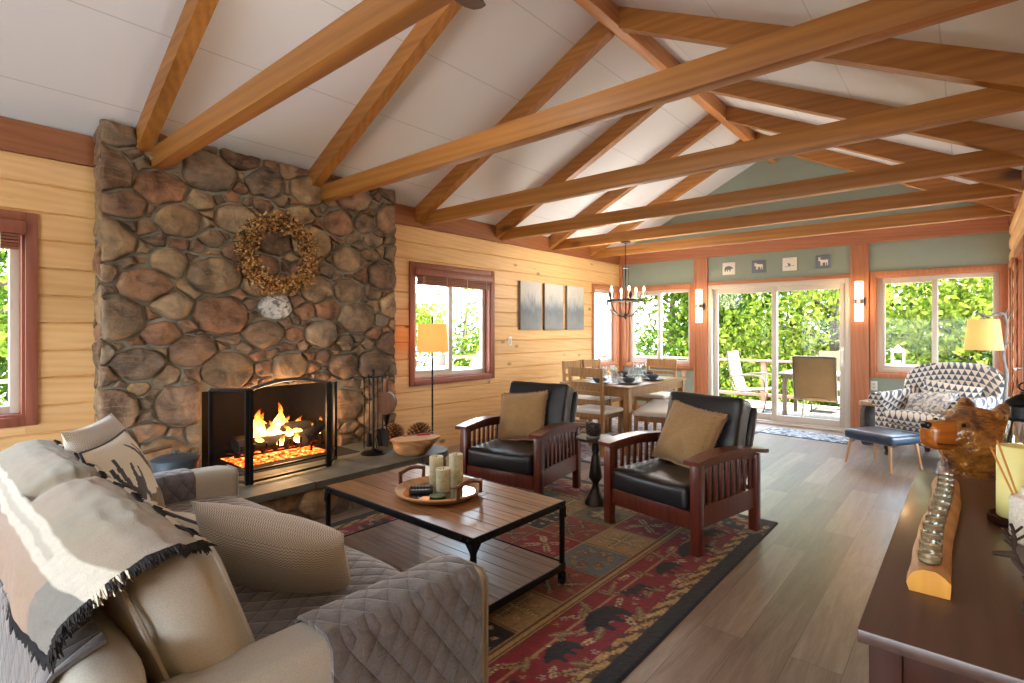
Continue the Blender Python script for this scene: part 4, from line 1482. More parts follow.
# ------------------------------------------------------------------ coffee table
M['oldwood'] = wood('reclaimed_plank', c_(172, 124, 80), c_(96, 62, 36), 'X', .34, stretch=16, scale=2.4, knots=1.6, island=11, tint=.34, bump=.25, coat=.15)
M['oldwood2'] = wood('reclaimed_shelf_plank', c_(150, 122, 100), c_(92, 68, 54), 'X', .36, stretch=16, scale=2.4, knots=1.6, island=11, tint=.3, bump=.25, coat=.1)
ct = thing('coffee_table', 'low plank coffee table with a black iron frame, shelf and casters', 'table', (-2.235, 1.985, 0), 0)
HX, HY, ZT = .605, .345, .457


def planks(mb, hx, hy, z0, z1, n):
    for k in range(n):
        y0 = -hy + 2 * hy * k / n; y1 = -hy + 2 * hy * (k + 1) / n
        sp = rng.uniform(-hx * .6, hx * .6) if k % 2 else None
        xs = [(-hx, hx)] if sp is None else [(-hx, sp - .001), (sp + .001, hx)]
        for a, b in xs:
            mb.bb(a, b, y0 + .0012, y1 - .0012, z0, z1 - rng.uniform(0, .0012), .002, 1)


mb = MB(); planks(mb, HX - .004, HY - .004, ZT - .026, ZT, 8); mb.build('tabletop', M['oldwood'], ct)
mb = MB()
for sy in (-1, 1): mb.bb(-HX, HX, sy * HY - .003, sy * HY + .003, ZT - .034, ZT + .001, .001)
for sx in (-1, 1): mb.bb(sx * HX - .003, sx * HX + .003, -HY, HY, ZT - .034, ZT + .001, .001)
mb.bb(-HX, HX, -HY, HY, ZT - .032, ZT - .0265)
for sx in (-1, 1):
    for sy in (-1, 1):
        for ax in (0, 1):
            for q in (.03, .07):
                p = (sx * (HX - q), sy * (HY + .004), ZT - .017) if ax == 0 else (sx * (HX + .004), sy * (HY - q), ZT - .018)
                mb.ball(p, .006, 8, 6)
mb.build('top_frame', M['black'], ct)
zs = .125
mb = MB(); planks(mb, HX - .006, HY - .006, zs - .02, zs, 8); mb.build('shelf', M['oldwood2'], ct)
mb = MB()
for sy in (-1, 1): mb.bb(-HX, HX, sy * HY - .003, sy * HY + .003, zs - .034, zs + .003, .001)
for sx in (-1, 1): mb.bb(sx * HX - .003, sx * HX + .003, -HY, HY, zs - .034, zs + .003, .001)
mb.build('shelf_frame', M['black'], ct)
for sx in (-1, 1):
    for sy in (-1, 1):
        mb = MB(); x, y = sx * (HX - .012), sy * (HY - .012)
        mb.bb(x - .011, x + .011, y - .011, y + .011, .075, ZT - .03, .002)
        # gusset
        mb.prism([(0, 0), (.048, 0), (.038, -.012), (.022, -.032), (0, -.06)], -.003, .003, M=Matrix(((-sx, 0, 0, sx * (HX + .002)), (0, 0, 1, sy * (HY + .002)), (0, 1, 0, ZT - .033), (0, 0, 0, 1))))
        mb.prism([(0, 0), (.048, 0), (.038, -.012), (.022, -.032), (0, -.06)], -.003, .003, M=Matrix(((0, 0, 1, sx * (HX + .002)), (-sy, 0, 0, sy * (HY + .002)), (0, 1, 0, ZT - .033), (0, 0, 0, 1))))
        mb.build('leg', M['black'], ct)
        mb = MB(); mb.cyl((x - .011, y, .037), (x + .011, y, .037), .025, n=18)
        mb.bb(x - .018, x - .013, y - .014, y + .014, .03, .08, .002); mb.bb(x + .013, x + .018, y - .014, y + .014, .03, .08, .002); mb.bb(x - .018, x + .018, y - .014, y + .014, .07, .08, .002)
        mb.build('caster', M['black'], ct)

# tray, candles, remotes
M['traywood'] = wood('pale_tray_rim', c_(226, 184, 140), c_(196, 144, 100), 'X', .35, stretch=4, scale=2, coat=.4)
M['darkhandle'] = wood('dark_handle', c_(120, 72, 46), c_(76, 44, 30), 'X', .35, coat=.3)
M['mirror'] = plain('tray_mirror', c_(190, 186, 176), .06, 1.0)
tr = thing('round_tray', 'round wood-rimmed tray with two arched handles on the coffee table', 'tray', (-2.215, 1.965, ZT + .001), 2)
mb = MB()
mb.lathe([(.0, 0), (.19, 0), (.20, .004), (.238, .030), (.240, .036), (.232, .040), (.206, .020), (.198, .012), (0, .012)], n=56); mb.build('rim', M['traywood'], tr)
mb = MB(); mb.lathe([(0, .0121), (.196, .0121), (.196, .0135), (0, .0135)], n=48); mb.build('mirror_base', M['mirror'], tr)
for sx in (-1, 1):
    mb = MB()
    pts = [(sx * (.226 + .0 * k), -.085 + .17 * k / 10, .092 + .018 * math.sin(math.pi * k / 10)) for k in range(11)]
    mb.tube(pts, .011, 8)
    for sy in (-1, 1): mb.beam((sx * .226, sy * .085, .03), (sx * .226, sy * .088, .105), .014, .018, b=.003)
    mb.build('handle', M['darkhandle'], tr)
M['birchwax'] = plain('birch_patterned_wax', c_(214, 210, 176), .6, var=.16, vscale=60, bump=.2, bscale=60, Subsurface_Weight=.15)
M['wick'] = plain('wick', c_(50, 44, 40), .9)
for x, y, hh, lab in ((-2.32, 2.035, .165, 'middle-height pale candle at the left on the round tray'), (-2.205, 1.985, .125, 'shortest pale candle at the front of the round tray'), (-2.215, 2.09, .185, 'tallest pale candle at the back right of the round tray')):
    t = thing('pillar_candle', lab, 'candle', (x, y, ZT + .0155), 0, 'pale pillar candles on the round tray')
    mb = MB(); r = .040
    mb.lathe([(0, 0), (r - .002, 0), (r, .003), (r, hh - .004), (r - .003, hh), (r * .6, hh - .002), (r * .45, hh - .012), (0, hh - .014)], n=28); mb.build('wax', M['birchwax'], t)
    mb = MB(); mb.tube([(0, 0, hh - .014), (.001, 0, hh - .004), (.003, 0, hh + .002)], .0014, 6); mb.build('wick', M['wick'], t)
M['remote'] = plain('dark_remote', c_(44, 46, 50), .4)
M['key'] = plain('remote_keys', c_(150, 150, 150), .5)
for k, (x, y, a, lab) in enumerate(((-2.325, 1.93, 18, 'dark remote control on the tray, nearest its left rim'), (-2.27, 1.885, 18, 'dark remote control on the tray, in front of the other remote'))):
    t = thing('remote_control', lab, 'remote control', (x, y, ZT + .0155), a + 30, 'remote controls on the tray')
    mb = MB(); mb.box((0, 0, .008), (.125, .036, .016), .005); mb.build('body', M['remote'], t)
    mb = MB()
    for i in range(6):
        for j in range(2): mb.box((-.045 + .017 * i, -.007 + .014 * j, .0165), (.009, .007, .002), .001, 1)
    mb.build('keypad', M['key'], t)
mb = MB(); mb.lathe([(0, 0), (.036, 0), (.042, .004), (.043, .009), (.038, .009), (.034, .005), (0, .004)], n=28)
o = mb.build('glass_coaster', plain('green_glass', c_(126, 150, 118), .1, 0, 0, Transmission_Weight=.3)); o.location = (-2.15, 1.895, ZT + .0155)
tag(o, 'small round green glass coaster at the front of the tray', 'coaster')

# ------------------------------------------------------------------ sofa
M['linen'] = fabric('beige_linen', c_(162, 159, 149), c_(190, 187, 176), 420, .3)
M['linenpipe'] = fabric('beige_piping', c_(142, 138, 128), c_(168, 163, 152), 420, .3)


def quilt(name, ea, eb, pitch=.074):
    """quilted grey velvet: diamond stitching along two object-space directions"""
    t = NT(name)
    tc = t.n.new('ShaderNodeTexCoord'); sp = t.node('ShaderNodeSeparateXYZ'); t.link(tc.outputs['Object'], sp.inputs[0])
    def lin(e):
        s = None
        for k in range(3):
            if e[k]:
                q = t.math('MULTIPLY', sp.outputs[k], e[k] / pitch)
                s = q if s is None else t.math('ADD', s, q)
        return t.math('ABSOLUTE', t.math('SINE', t.math('MULTIPLY', s, math.pi)))
    h = t.math('MULTIPLY', t.math('POWER', lin(ea), .28), t.math('POWER', lin(eb), .28))
    w = t.noise(t.coords(), 34, 4, .6, 1.2)
    f = t.math('ADD', t.math('MULTIPLY', w, .7), t.math('MULTIPLY', h, .3))
    t.set(t.ramp(f, [(.3, c_(74, 72, 77)), (.75, c_(114, 111, 115))]), .62, 0.0, Sheen_Weight=.6, Sheen_Roughness=.4)
    t.bump(t.math('ADD', h, t.math('MULTIPLY', w, .5)), .55, .014)
    return t.mat


M['quilt_xy'] = quilt('quilted_cover_seat', (1, .75, 0), (1, -.75, 0))
M['quilt_yz'] = quilt('quilted_cover_arm', (.75, 1, .75), (-.75, 1, -.75))
M['quilt_xz'] = quilt('quilted_cover_back', (1, 0, .75), (1, 0, -.75))

SX0, SX1 = -3.24, -1.17       # outer faces of the arms
so = thing('sofa', 'beige linen sofa with its back to the camera, facing the armchairs', 'sofa', (-2.2, .66, 0))
def sp_(mb, name, mat, **k): return mb.build(name, mat, so, world=True, smooth=60, **k)
mb = MB(); mb.softbox((-2.205, .70, .20), (1.98, .94, .20), .02, n=8); sp_(mb, 'base', M['linen'])
mb = MB(); mb.softbox((-2.205, .275, .43), (2.02, .14, .56), .06, (0, .006, 0), n=14, wr=.004); sp_(mb, 'back_frame', M['linen'])
for x, nm in ((SX0 + .0875, 'far'), (SX1 - .0875, 'near')):
    mb = MB(); mb.softbox((x, .727, .335), (.175, 1.045, .53), .035, (.008, .01, .008), n=14, wr=.003, seed=x)
    a = sp_(mb, 'arm', M['linen'])
    mb = MB()
    for y in (1.23,): mb.tube([(x - .078, y + .016, .10), (x - .078, y + .018, .56), (x - .06, y + .018, .588), (x + .06, y + .018, .588), (x + .078, y + .018, .56), (x + .078, y + .016, .10)], .006, 6)
    mb.build('piping', M['linenpipe'], a, world=True)
for x, lab in ((-2.70, 'a'), (-1.71, 'b')):
    mb = MB(); mb.softbox((x + (.0 if lab == 'a' else .0), .775, .375), (.845 if lab == 'b' else .81, .86, .15), .045, (.005, .012, .014), n=12, wr=.004, seed=x); sp_(mb, 'seat_cushion', M['linen'])
for x, w_, sd in ((-2.66, .90, 3), (-1.765, .885, 9)):
    mb = MB(); mb.softbox((0, 0, 0), (w_, .17, .41), .05, (.03, .055, .03), n=16, wr=.006, seed=sd, M=T(x, .470, .635) @ RX(19))
    c = sp_(mb, 'back_cushion', M['linen'])
    # welt round both faces
    mb = MB(); mb.M = T(x, .470, .635) @ RX(19)
    for yy in (-.087, .087):
        hw, hh = w_ / 2 - .006, .200
        P = []
        for cx, cz, a0 in ((hw - .05, hh - .05, 0), (-hw + .05, hh - .05, 90), (-hw + .05, -hh + .05, 180), (hw - .05, -hh + .05, 270)):
            for q in range(5): P.append((cx + .05 * math.cos(R(a0 + 22.5 * q)), yy, cz + .05 * math.sin(R(a0 + 22.5 * q))))
        mb.tube(P, .006, 6, closed=True)
    mb.build('piping', M['linenpipe'], c, world=True)
for x in (SX0 + .06, SX1 - .06):
    for y in (.24, 1.16):
        mb = MB(); mb.lathe([(.02, 0), (.03, .1), (0, .1)], (x, y, 0), n=12); sp_(mb, 'leg', M['darkhandle'])

# quilted slip cover laid over seat, both arms and the rear of the back
sc_ = thing('sofa_cover', 'grey quilted cover draped over the sofa seat, arms and back', 'sofa cover', (-2.2, .66, 0))
mb = MB()
def seatfn(u, v):
    x = SX0 + .182 + (SX1 - SX0 - .364) * u
    y = .56 + .66 * min(v / .8, 1)
    z = .472 - .012 * math.cos(u * math.pi * 4) + .006 * noise.noise(Vector((x * 6, y * 6, 0)))
    if v > .8:
        q = (v - .8) / .2; y = 1.22 + .018 * math.sin(q * 1.6); z = .466 - .26 * q ** 1.3
    else: z -= .02 * (max(0, (v / .8) - .86) / .14) ** 2
    return (x, y, z)
mb.sheet(seatfn, 60, 40, .012); mb.build('seat_panel', M['quilt_xy'], sc_, world=True, smooth=70)
def armfn(x0, x1, outer):
    """panel over an arm: up the inside, across the top, down the outside"""
    P = [(x0, .485), (x0, .54), (x0 + .006, .585), (x0 + .03, .607), ((x0 + x1) / 2, .613), (x1 - .03, .607), (x1 - .006, .585), (x1, .54), (x1, .4), (x1, .22)]
    if x1 < x0: P = [(x0, .485), (x0, .54), (x0 - .006, .585), (x0 - .03, .607), ((x0 + x1) / 2, .613), (x1 + .03, .607), (x1 + .006, .585), (x1, .54), (x1, .4), (x1, .22)]
    def fn(u, v):
        s = u * (len(P) - 1); i = min(int(s), len(P) - 2); f = s - i
        x = P[i][0] + (P[i + 1][0] - P[i][0]) * f; z = P[i][1] + (P[i + 1][1] - P[i][1]) * f
        y = .69 + (outer - .69) * v
        k = .004 * noise.noise(Vector((x * 9, y * 9, z * 9)))
        return (x + k, y, z + k)
    return fn
mb = MB(); mb.sheet(armfn(SX1 - .181, SX1 + .006, 1.20), 36, 30, .010, M=None); mb.build('arm_panel', M['quilt_yz'], sc_, world=True, smooth=70)
mb = MB(); mb.sheet(armfn(SX0 + .181, SX0 - .006, 1.03), 36, 26, -.010); mb.build('arm_panel', M['quilt_yz'], sc_, world=True, smooth=70)
mb = MB()
mb.sheet(lambda u, v: (SX0 + .06 + (SX1 - .16 - SX0 - .06) * u, (.196 - .004 * math.sin(u * 20)) if v < .75 else .196 + .09 * math.sin((v - .75) / .25 * 1.5), max(.16, 0) + .53 * min(1, v / .75) + .035 * (math.sin(max(0, v - .75) / .25 * 1.57))), 70, 30, .010)
mb.build('back_panel', M['quilt_xz'], sc_, world=True, smooth=70)

# ------------------------------------------------------------------ throw blanket over the back cushions
def mk_throw():
    t = NT('wool_throw')
    vc = t.node('ShaderNodeVertexColor', layer_name='weave')
    n = t.noise(t.coords(), 240, 3, .75); n2 = t.noise(t.coords(), 40, 4, .7)
    f = t.math('ADD', t.math('MULTIPLY', n, .6), t.math('MULTIPLY', n2, .4))
    t.set(t.mix(1.0, vc.outputs[0], t.ramp(f, [(.3, (.72, .72, .72, 1)), (.7, (1.2, 1.2, 1.2, 1))]), 'MULTIPLY'), 1.0, 0.0, Sheen_Weight=.5)
    t.bump(f, .7, .006)
    return t.mat


PROF = [(.462, .866), (.446, .876), (.425, .884), (.395, .888), (.345, .880), (.29, .848), (.25, .815), (.225, .796), (.205, .775), (.194, .748), (.190, .715), (.189, .675)]
BX0, BX1 = -3.04, -1.31
def bprof(s):
    q = s * (len(PROF) - 1); i = min(int(q), len(PROF) - 2); f = q - i
    a, b = PROF[i], PROF[i + 1]
    return a[0] + (b[0] - a[0]) * f, a[1] + (b[1] - a[1]) * f
def blanket(u, v):
    """u along the sofa (0 far .. 1 near), v from the front fringe over the top and down the rear"""
    x = BX0 + (BX1 - BX0) * u
    vv = v * (.985 - .16 * max(0, (u - .80) / .2) ** 1.5)
    y, z = bprof(vv)
    x += .03 * math.sin(v * 5) * (u > .5)
    x += .10 * max(0, v - .55) * u
    k = .006 * noise.noise(Vector((x * 5, v * 6, 0))) + .004 * noise.noise(Vector((x * 13, v * 14, 4)))
    dip = .02 * math.exp(-((x + 2.21) / .05) ** 2) * (1 if v < .5 else 0)
    return (x, y + k - .0, z + k - dip + .006)
mb = MB(); NU, NV = 150, 70
mb.sheet(blanket, NU, NV, .010)
bo = mb.build('throw_blanket', mk_throw(), smooth=80)
me = bo.data
at = me.color_attributes.new('weave', 'FLOAT_COLOR', 'POINT')
tanc, pink, whit, beig, gry, teal = (138, 116, 90), (150, 122, 100), (206, 199, 184), (176, 168, 150), (106, 103, 98), (110, 112, 98)
cl = []
for k in range((NU + 1) * (NV + 1)):
    u = (k % (NU + 1)) / NU; v = (k // (NU + 1)) / NV
    c = tanc
    if v < .51: c = tuple(p + (q - p) * (.5 + .5 * math.sin(u * 19)) for p, q in zip(tanc, (126, 112, 82)))
    if v < .51 and (abs((u * 3.5) % 1 - .5) < .012): c = teal
    if .51 <= v < .645: c = whit
    if .55 <= v < .60 and u < .80: c = beig
    if v >= .645: c = pink if u < .86 else gry
    cl.append(c_(*c))
at.data.foreach_set('color', np.array(cl + cl, np.float32).reshape(-1))
tag(bo, 'striped beige and cream wool throw with black fringe over the sofa back', 'blanket')
# fringe
mb = MB(); rf = random.Random(2)
def tuft(p, d, L, mi):
    p = Vector(p); d = Vector(d).normalized()
    e = Vector((rf.gauss(0, .3), rf.gauss(0, .3), rf.gauss(0, .3)))
    mb.tube([p, p + d * L * .5 + e * L * .2, p + (d + e * .4) * L], [.0035, .003, .0012], 4, mi)
for k in range(210):
    u = k / 209; p = blanket(u, 0)
    blk = (u * 9) % 1 < .62
    for _ in range(3): tuft((p[0] + rf.uniform(-.005, .005), p[1], p[2] + .005), (0, .8, -.45), .017 * rf.uniform(.7, 1.3), 0 if blk else 1)
for k in range(150):
    v = k / 149; p = blanket(1, v)
    for _ in range(4): tuft((p[0] - .004, p[1] + rf.uniform(-.004, .004), p[2] + .006), (1, 0, -.45), .022 * rf.uniform(.6, 1.4), 0 if .0 < v < .51 or v > .645 or rf.random() < .55 else 1)
for k in range(170):
    u = k / 169; p = blanket(u, 1)
    for _ in range(2): tuft((p[0], p[1], p[2]), (0, 0, -1), .024 * rf.uniform(.7, 1.3), 0)
mb.build('fringe', [plain('black_fringe', c_(38, 36, 38), .95), plain('cream_fringe', c_(214, 206, 190), .95)], bo, smooth=None, kind='stuff')

# ------------------------------------------------------------------ sofa pillows
def mk_chevron():
    t = NT('tan_geometric_weave')
    tc = t.n.new('ShaderNodeTexCoord'); sp = t.node('ShaderNodeSeparateXYZ'); t.link(tc.outputs['Object'], sp.inputs[0])
    x, z = sp.outputs[0], sp.outputs[2]
    zz = t.math('ABSOLUTE', t.math('SUBTRACT', t.math('FRACT', t.math('MULTIPLY', x, 74)), .5))
    a = t.math('FRACT', t.math('ADD', t.math('MULTIPLY', z, 110), t.math('MULTIPLY', zz, 1.3)))
    band = t.math('GREATER_THAN', t.math('FRACT', t.math('MULTIPLY', z, 6.5)), .45)
    dots = t.math('MULTIPLY', t.math('SINE', t.math('MULTIPLY', x, 760)), t.math('SINE', t.math('MULTIPLY', z, 760)))
    f = t.math('ADD', t.math('MULTIPLY', band, t.math('GREATER_THAN', a, .5)), t.math('MULTIPLY', t.math('SUBTRACT', 1, band), t.math('GREATER_THAN', dots, .05)))
    t.set(t.mix(f, c_(216, 210, 198), c_(160, 152, 140)), .95, 0.0, Sheen_Weight=.3)
    t.bump(t.noise(t.coords(), 300, 2, .6), .3, .003)
    return t.mat


M['chev'] = mk_chevron()
def place(o, loc, tilt, rz):
    o.matrix_world = T(*loc) @ RZ(rz) @ RX(tilt)
def pil(label, loc, tilt, rz, w_, h_, t_, mats, pick=None, roll=0, n=28, seed=0, group='pillows on the sofa', piping=None, name='throw_pillow'):
    t = thing(name, label, 'pillow', (0, 0, 0), 0, group)
    m = T(*loc) @ RZ(rz) @ RX(tilt) @ RY(roll)
    t.location = loc; t.rotation_euler = m.to_euler()
    mb = MB(); mb.pillow(w_, h_, t_, n, 0, None, .004, seed, 0, pick); mb.build('cushion', mats, t, smooth=80)
    if piping:
        mb = MB(); P = []
        n_ = 14
        for k in range(4 * n_):
            sd, q = divmod(k, n_); a = -1 + 2 * q / n_
            u, v = ((a, -1), (1, a), (-a, 1), (-1, -a))[sd]
            pin = .06
            P.append((u * w_ / 2 * (1 - pin * (1 - v * v) * abs(u) ** 3), 0, v * h_ / 2 * (1 - pin * (1 - u * u) * abs(v) ** 3)))
        mb.tube(P, .0055, 6, closed=True); mb.build('piping', piping, t)
    return t
M['ink'] = fabric('blue_black_print', c_(44, 48, 58), c_(70, 74, 86), 300)
M['deerfur'] = fabric('brown_deer_print', c_(92, 72, 48), c_(132, 106, 72), 90)
M['cream'] = fabric('cream_cotton', c_(216, 210, 194), c_(234, 229, 214), 380, .25)
M['mustard'] = fabric('pale_mustard_plush', c_(204, 178, 132), c_(222, 198, 154), 200, .4)
A1 = [(.30, .30), (.22, .36), (.15, .50), (.11, .66), (.09, .80), (.13, .80), (.17, .62), (.19, .60), (.17, .76), (.19, .90), (.22, .88), (.235, .70), (.26, .52), (.30, .50), (.33, .60), (.36, .76), (.40, .76), (.39, .60), (.43, .56), (.47, .70), (.51, .68), (.48, .50), (.44, .42), (.50, .32), (.46, .28), (.40, .38), (.36, .33)]
A2 = [(.72, .30), (.76, .46), (.74, .60), (.66, .82), (.58, .96), (.61, .97), (.70, .84), (.74, .78), (.70, .94), (.73, .94), (.79, .72), (.81, .58), (.80, .40), (.84, .24), (.78, .22)]
HEAD = [(.42, .28), (.52, .33), (.60, .30), (.66, .36), (.72, .32), (.80, .36), (.78, .22), (.80, 0), (.50, 0), (.48, .12)]
def deer(u, v, s):
    if s != 1: return 0
    for k, P in ((1, A1), (1, A2), (2, HEAD)):
        if inpoly(np.array(u), np.array(v), [(x, y * .80 + .14) for x, y in P]): return k
    return 0
# normal of the pillow front is -Y rotated by rz; these face away from the back cushions
pil('cream throw pillow with a printed antlered deer leaning at the far end of the sofa', (-2.60, .625, .70), -20, 151, .48, .46, .15, [M['cream'], M['ink'], M['deerfur']], deer, n=72, seed=3, piping=M['ink'])
pil('large tan woven pillow behind the deer pillow at the far sofa arm', (-2.86, .64, .73), -22, 150, .52, .50, .16, [M['chev']], seed=5)
pil('tan woven rectangular pillow propped in the near corner of the sofa', (-1.80, .86, .585), -30, 207, .55, .40, .18, [M['chev']], seed=8, roll=-9)
pil('small cream pillow with black piping behind the near tan pillow', (-2.13, .80, .56), -40, 190, .40, .30, .12, [M['cream']], seed=12, piping=M['ink'])
pil('pale mustard plush pillow low beside the deer pillow', (-2.42, .72, .55), -45, 165, .36, .26, .12, [M['mustard']], seed=15)
# ------------------------------------------------------------------ mission armchairs
M['cherry'] = wood('dark_cherry', c_(116, 50, 32), c_(68, 26, 18), 'Z', .3, island=9, tint=.12, bump=.05, coat=.25)
M['leather'] = plain('black_leather', c_(26, 26, 30), .32, 0, bump=.35, bscale=130, Coat_Weight=.15, Coat_Roughness=.3)
M['suede'] = fabric('brown_suede', c_(140, 106, 66), c_(166, 132, 90), 150, .25)


def armchair(label, loc, rz):
    t = thing('mission_armchair', label, 'armchair', loc, rz, 'mission armchairs')
    w2, y0, y1 = .345, -.338, .338
    for sx in (-1, 1):
        for y in (y0, y1):
            mb = MB(); mb.bb(sx * w2 - .029, sx * w2 + .029, y - .029, y + .029, 0, .548 if y < 0 else .525, .004); mb.build('leg', M['cherry'], t)
        # arm: bowed flat board
        mb = MB(); N = 16
        def top(q): return .552 + .030 * math.sin(math.pi * min(1, q * 1.05)) - .028 * q ** 2
        poly = []
        ys = [-.40 + .83 * k / N for k in range(N + 1)]
        P = [(y, top(k / N)) for k, y in enumerate(ys)] + [(y, top(k / N) + .026) for k, y in reversed(list(enumerate(ys)))]
        mb.prism(P, -.052, .052, M=Matrix(((0, 0, 1, sx * w2), (1, 0, 0, 0), (0, 1, 0, 0), (0, 0, 0, 1))))
        mb.build('arm', M['cherry'], t, smooth=20)
        mb = MB()
        mb.bb(sx * w2 - .014, sx * w2 + .014, y0 + .029, y1 - .029, .165, .295, .003)
        P = [(y, top((y + .40) / .83) - .05) for y in ys if y0 < y < y1] + [(y, top((y + .40) / .83)) for y in reversed([q for q in ys if y0 < q < y1])]
        mb.prism(P, -.014, .014, M=Matrix(((0, 0, 1, sx * w2), (1, 0, 0, 0), (0, 1, 0, 0), (0, 0, 0, 1))))
        mb.build('side_rail', M['cherry'], t, smooth=20)
        for k in range(9):
            y = y0 + .029 + (y1 - y0 - .058) * (k + .5 + .0) / 9
            mb = MB(); mb.bb(sx * w2 - .008, sx * w2 + .008, y - .013, y + .013, .293, top((y + .4) / .83) - .045, .002); mb.build('slat', M['cherry'], t)
    mb = MB(); mb.bb(-w2 + .029, w2 - .029, y0 - .012, y0 + .012, .150, .258, .003); mb.build('front_rail', M['cherry'], t)
    mb = MB(); mb.bb(-w2 + .029, w2 - .029, y1 - .012, y1 + .012, .165, .30, .003); mb.bb(-w2 + .014, w2 - .014, y0 + .01, y1 - .01, .22, .25); mb.build('rear_rail', M['cherry'], t)
    mb = MB(); mb.softbox((0, -.045, .332), (.60, .66, .155), .035, (.004, .012, .012), n=14, wr=.004, seed=2); mb.build('seat_cushion', M['leather'], t, smooth=80)
    mb = MB(); mb.softbox((0, 0, 0), (.59, .15, .50), .03, (.0, .035, .004), n=16, wr=.008, seed=6, M=T(0, .275, .64) @ RX(-17)); mb.build('back_cushion', M['leather'], t, smooth=80)
    mb = MB(); mb.softbox((0, 0, 0), (.60, .055, .50), .022, (0, .004, .0), n=10, M=T(0, .395, .575) @ RX(-17)); mb.build('backrest', M['leather'], t, smooth=80)
    return t


A1L = (-2.849, 3.445); A2L = (-1.512, 3.544)
armchair('cherry wood slatted armchair with black leather cushions, left of the pedestal side table', (A1L[0], A1L[1], .002), 9)
armchair('cherry wood slatted armchair with black leather cushions, right of the pedestal side table', (A2L[0], A2L[1], .002), -11.5)


def chair_pillow(label, base, rz, off, studs, seed):
    t = thing('throw_pillow', label, 'pillow', (0, 0, 0), 0, 'brown pillows on the armchairs')
    m = T(base[0], base[1], 0) @ RZ(rz) @ T(*off) @ RX(-24) @ RY(8 if studs else -7)
    t.location = m.translation; t.rotation_euler = m.to_euler()
    mb = MB(); mb.pillow(.44, .42, .15, 28, 0, None, .007, seed); mb.build('cushion', M['suede'], t, smooth=80)
    mb = MB(); rr = random.Random(seed)
    # fringe / flange on the edge
    n_ = 40
    for k in range(4 * n_):
        sd, q = divmod(k, n_); a = -1 + 2 * q / n_
        u, v = ((a, -1), (1, a), (-a, 1), (-1, -a))[sd]
        pin = .06
        x = u * .22 * (1 - pin * (1 - v * v) * abs(u) ** 3); z = v * .21 * (1 - pin * (1 - u * u) * abs(v) ** 3)
        d = Vector(((1 if sd == 1 else -1 if sd == 3 else 0), rr.uniform(-.4, .4), (-1 if sd == 0 else 1 if sd == 2 else 0)))
        mb.beam((x, 0, z), Vector((x, 0, z)) + d.normalized() * rr.uniform(.010, .017), .009, .004)
    mb.build('fringe', M['suede'], t, smooth=None, kind='stuff')
    if studs:
        mb = MB()
        for k in range(9):
            v = -.8 + 1.6 * k / 8; z = v * .21
            mb.ball((.172, -.052, z), .007, 8, 6)
        mb.build('stud_row', M['brass'], t)


chair_pillow('square brown fringed pillow on the left armchair', A1L, 9, (-.055, .095, .62), False, 4)
chair_pillow('square brown pillow with a column of brass studs on the right armchair', A2L, -11.5, (.0, .085, .62), True, 6)

# ------------------------------------------------------------------ pedestal side table with pine cone candle
M['bronze'] = plain('dark_bronze', c_(66, 60, 56), .38, .75, bump=.08, bscale=40)
st = thing('side_table', 'small round dark metal pedestal table between the two armchairs', 'side table', (-2.207, 3.565, .012))
mb = MB(); mb.lathe([(0, .497), (.145, .497), (.152, .503), (.152, .512), (.146, .517), (0, .517)], n=48); mb.build('tabletop', M['bronze'], st)
mb = MB(); mb.lathe([(.085, 0), (.086, .012), (.06, .06), (.036, .11), (.024, .15), (.026, .165), (.05, .20), (.052, .215), (.040, .30), (.030, .37), (.022, .385), (.026, .40), (.032, .42), (.022, .47), (.03, .497)], n=28); mb.build('pedestal', M['bronze'], st, smooth=50)
cs = thing('coaster', 'flat coaster under the pine cone holder on the pedestal table', 'coaster', (-2.215, 3.545, .5295))
mb = MB(); mb.lathe([(0, 0), (.052, 0), (.055, .006), (.05, .012), (0, .012)], n=24); mb.build('disc', plain('stone_coaster', c_(150, 140, 128), .6), cs)
pc = thing('pine_cone', 'small dark pine cone ornament on the pedestal table', 'pine cone', (-2.215, 3.545, .5418))
mb = MB(); mb.lathe([(.03, 0), (.045, .02), (.05, .05), (.044, .095), (.03, .105), (0, .106)], n=20); mb.build('core', M['bronze'], pc)
mb = MB()
for i in range(70):
    q = (i + .5) / 70; z = .006 + .094 * q; r = .046 + .006 * math.sin(q * 3); a = i * 2.39996
    c, s = math.cos(a), math.sin(a)
    mb.ball((c * r, s * r, z), (.010, .010, .007), 6, 4)
mb.build('scales', plain('dark_cone_scale', c_(70, 58, 52), .5, .3), pc)

# ------------------------------------------------------------------ floor lamp by the hearth
M['lampshade'] = None
def shade_mat(name, col, e):
    t = NT(name)
    n = t.noise(t.coords((140, 140, 2)), 1, 2)
    df = t.node('ShaderNodeBsdfDiffuse'); df.inputs[0].default_value = col
    tl = t.node('ShaderNodeBsdfTranslucent'); tl.inputs[0].default_value = col
    mx = t.node('ShaderNodeMixShader'); mx.inputs[0].default_value = .6
    t.link(df.outputs[0], mx.inputs[1]); t.link(tl.outputs[0], mx.inputs[2])
    em = t.node('ShaderNodeEmission'); em.inputs[0].default_value = col; t.link(t.math('MULTIPLY', t.math('ADD', t.math('MULTIPLY', n, .25), .87), e), em.inputs[1])
    ad = t.node('ShaderNodeAddShader'); t.link(mx.outputs[0], ad.inputs[0]); t.link(em.outputs[0], ad.inputs[1])
    t.link(ad.outputs[0], t.n['Material Output'].inputs[0])
    return t.mat


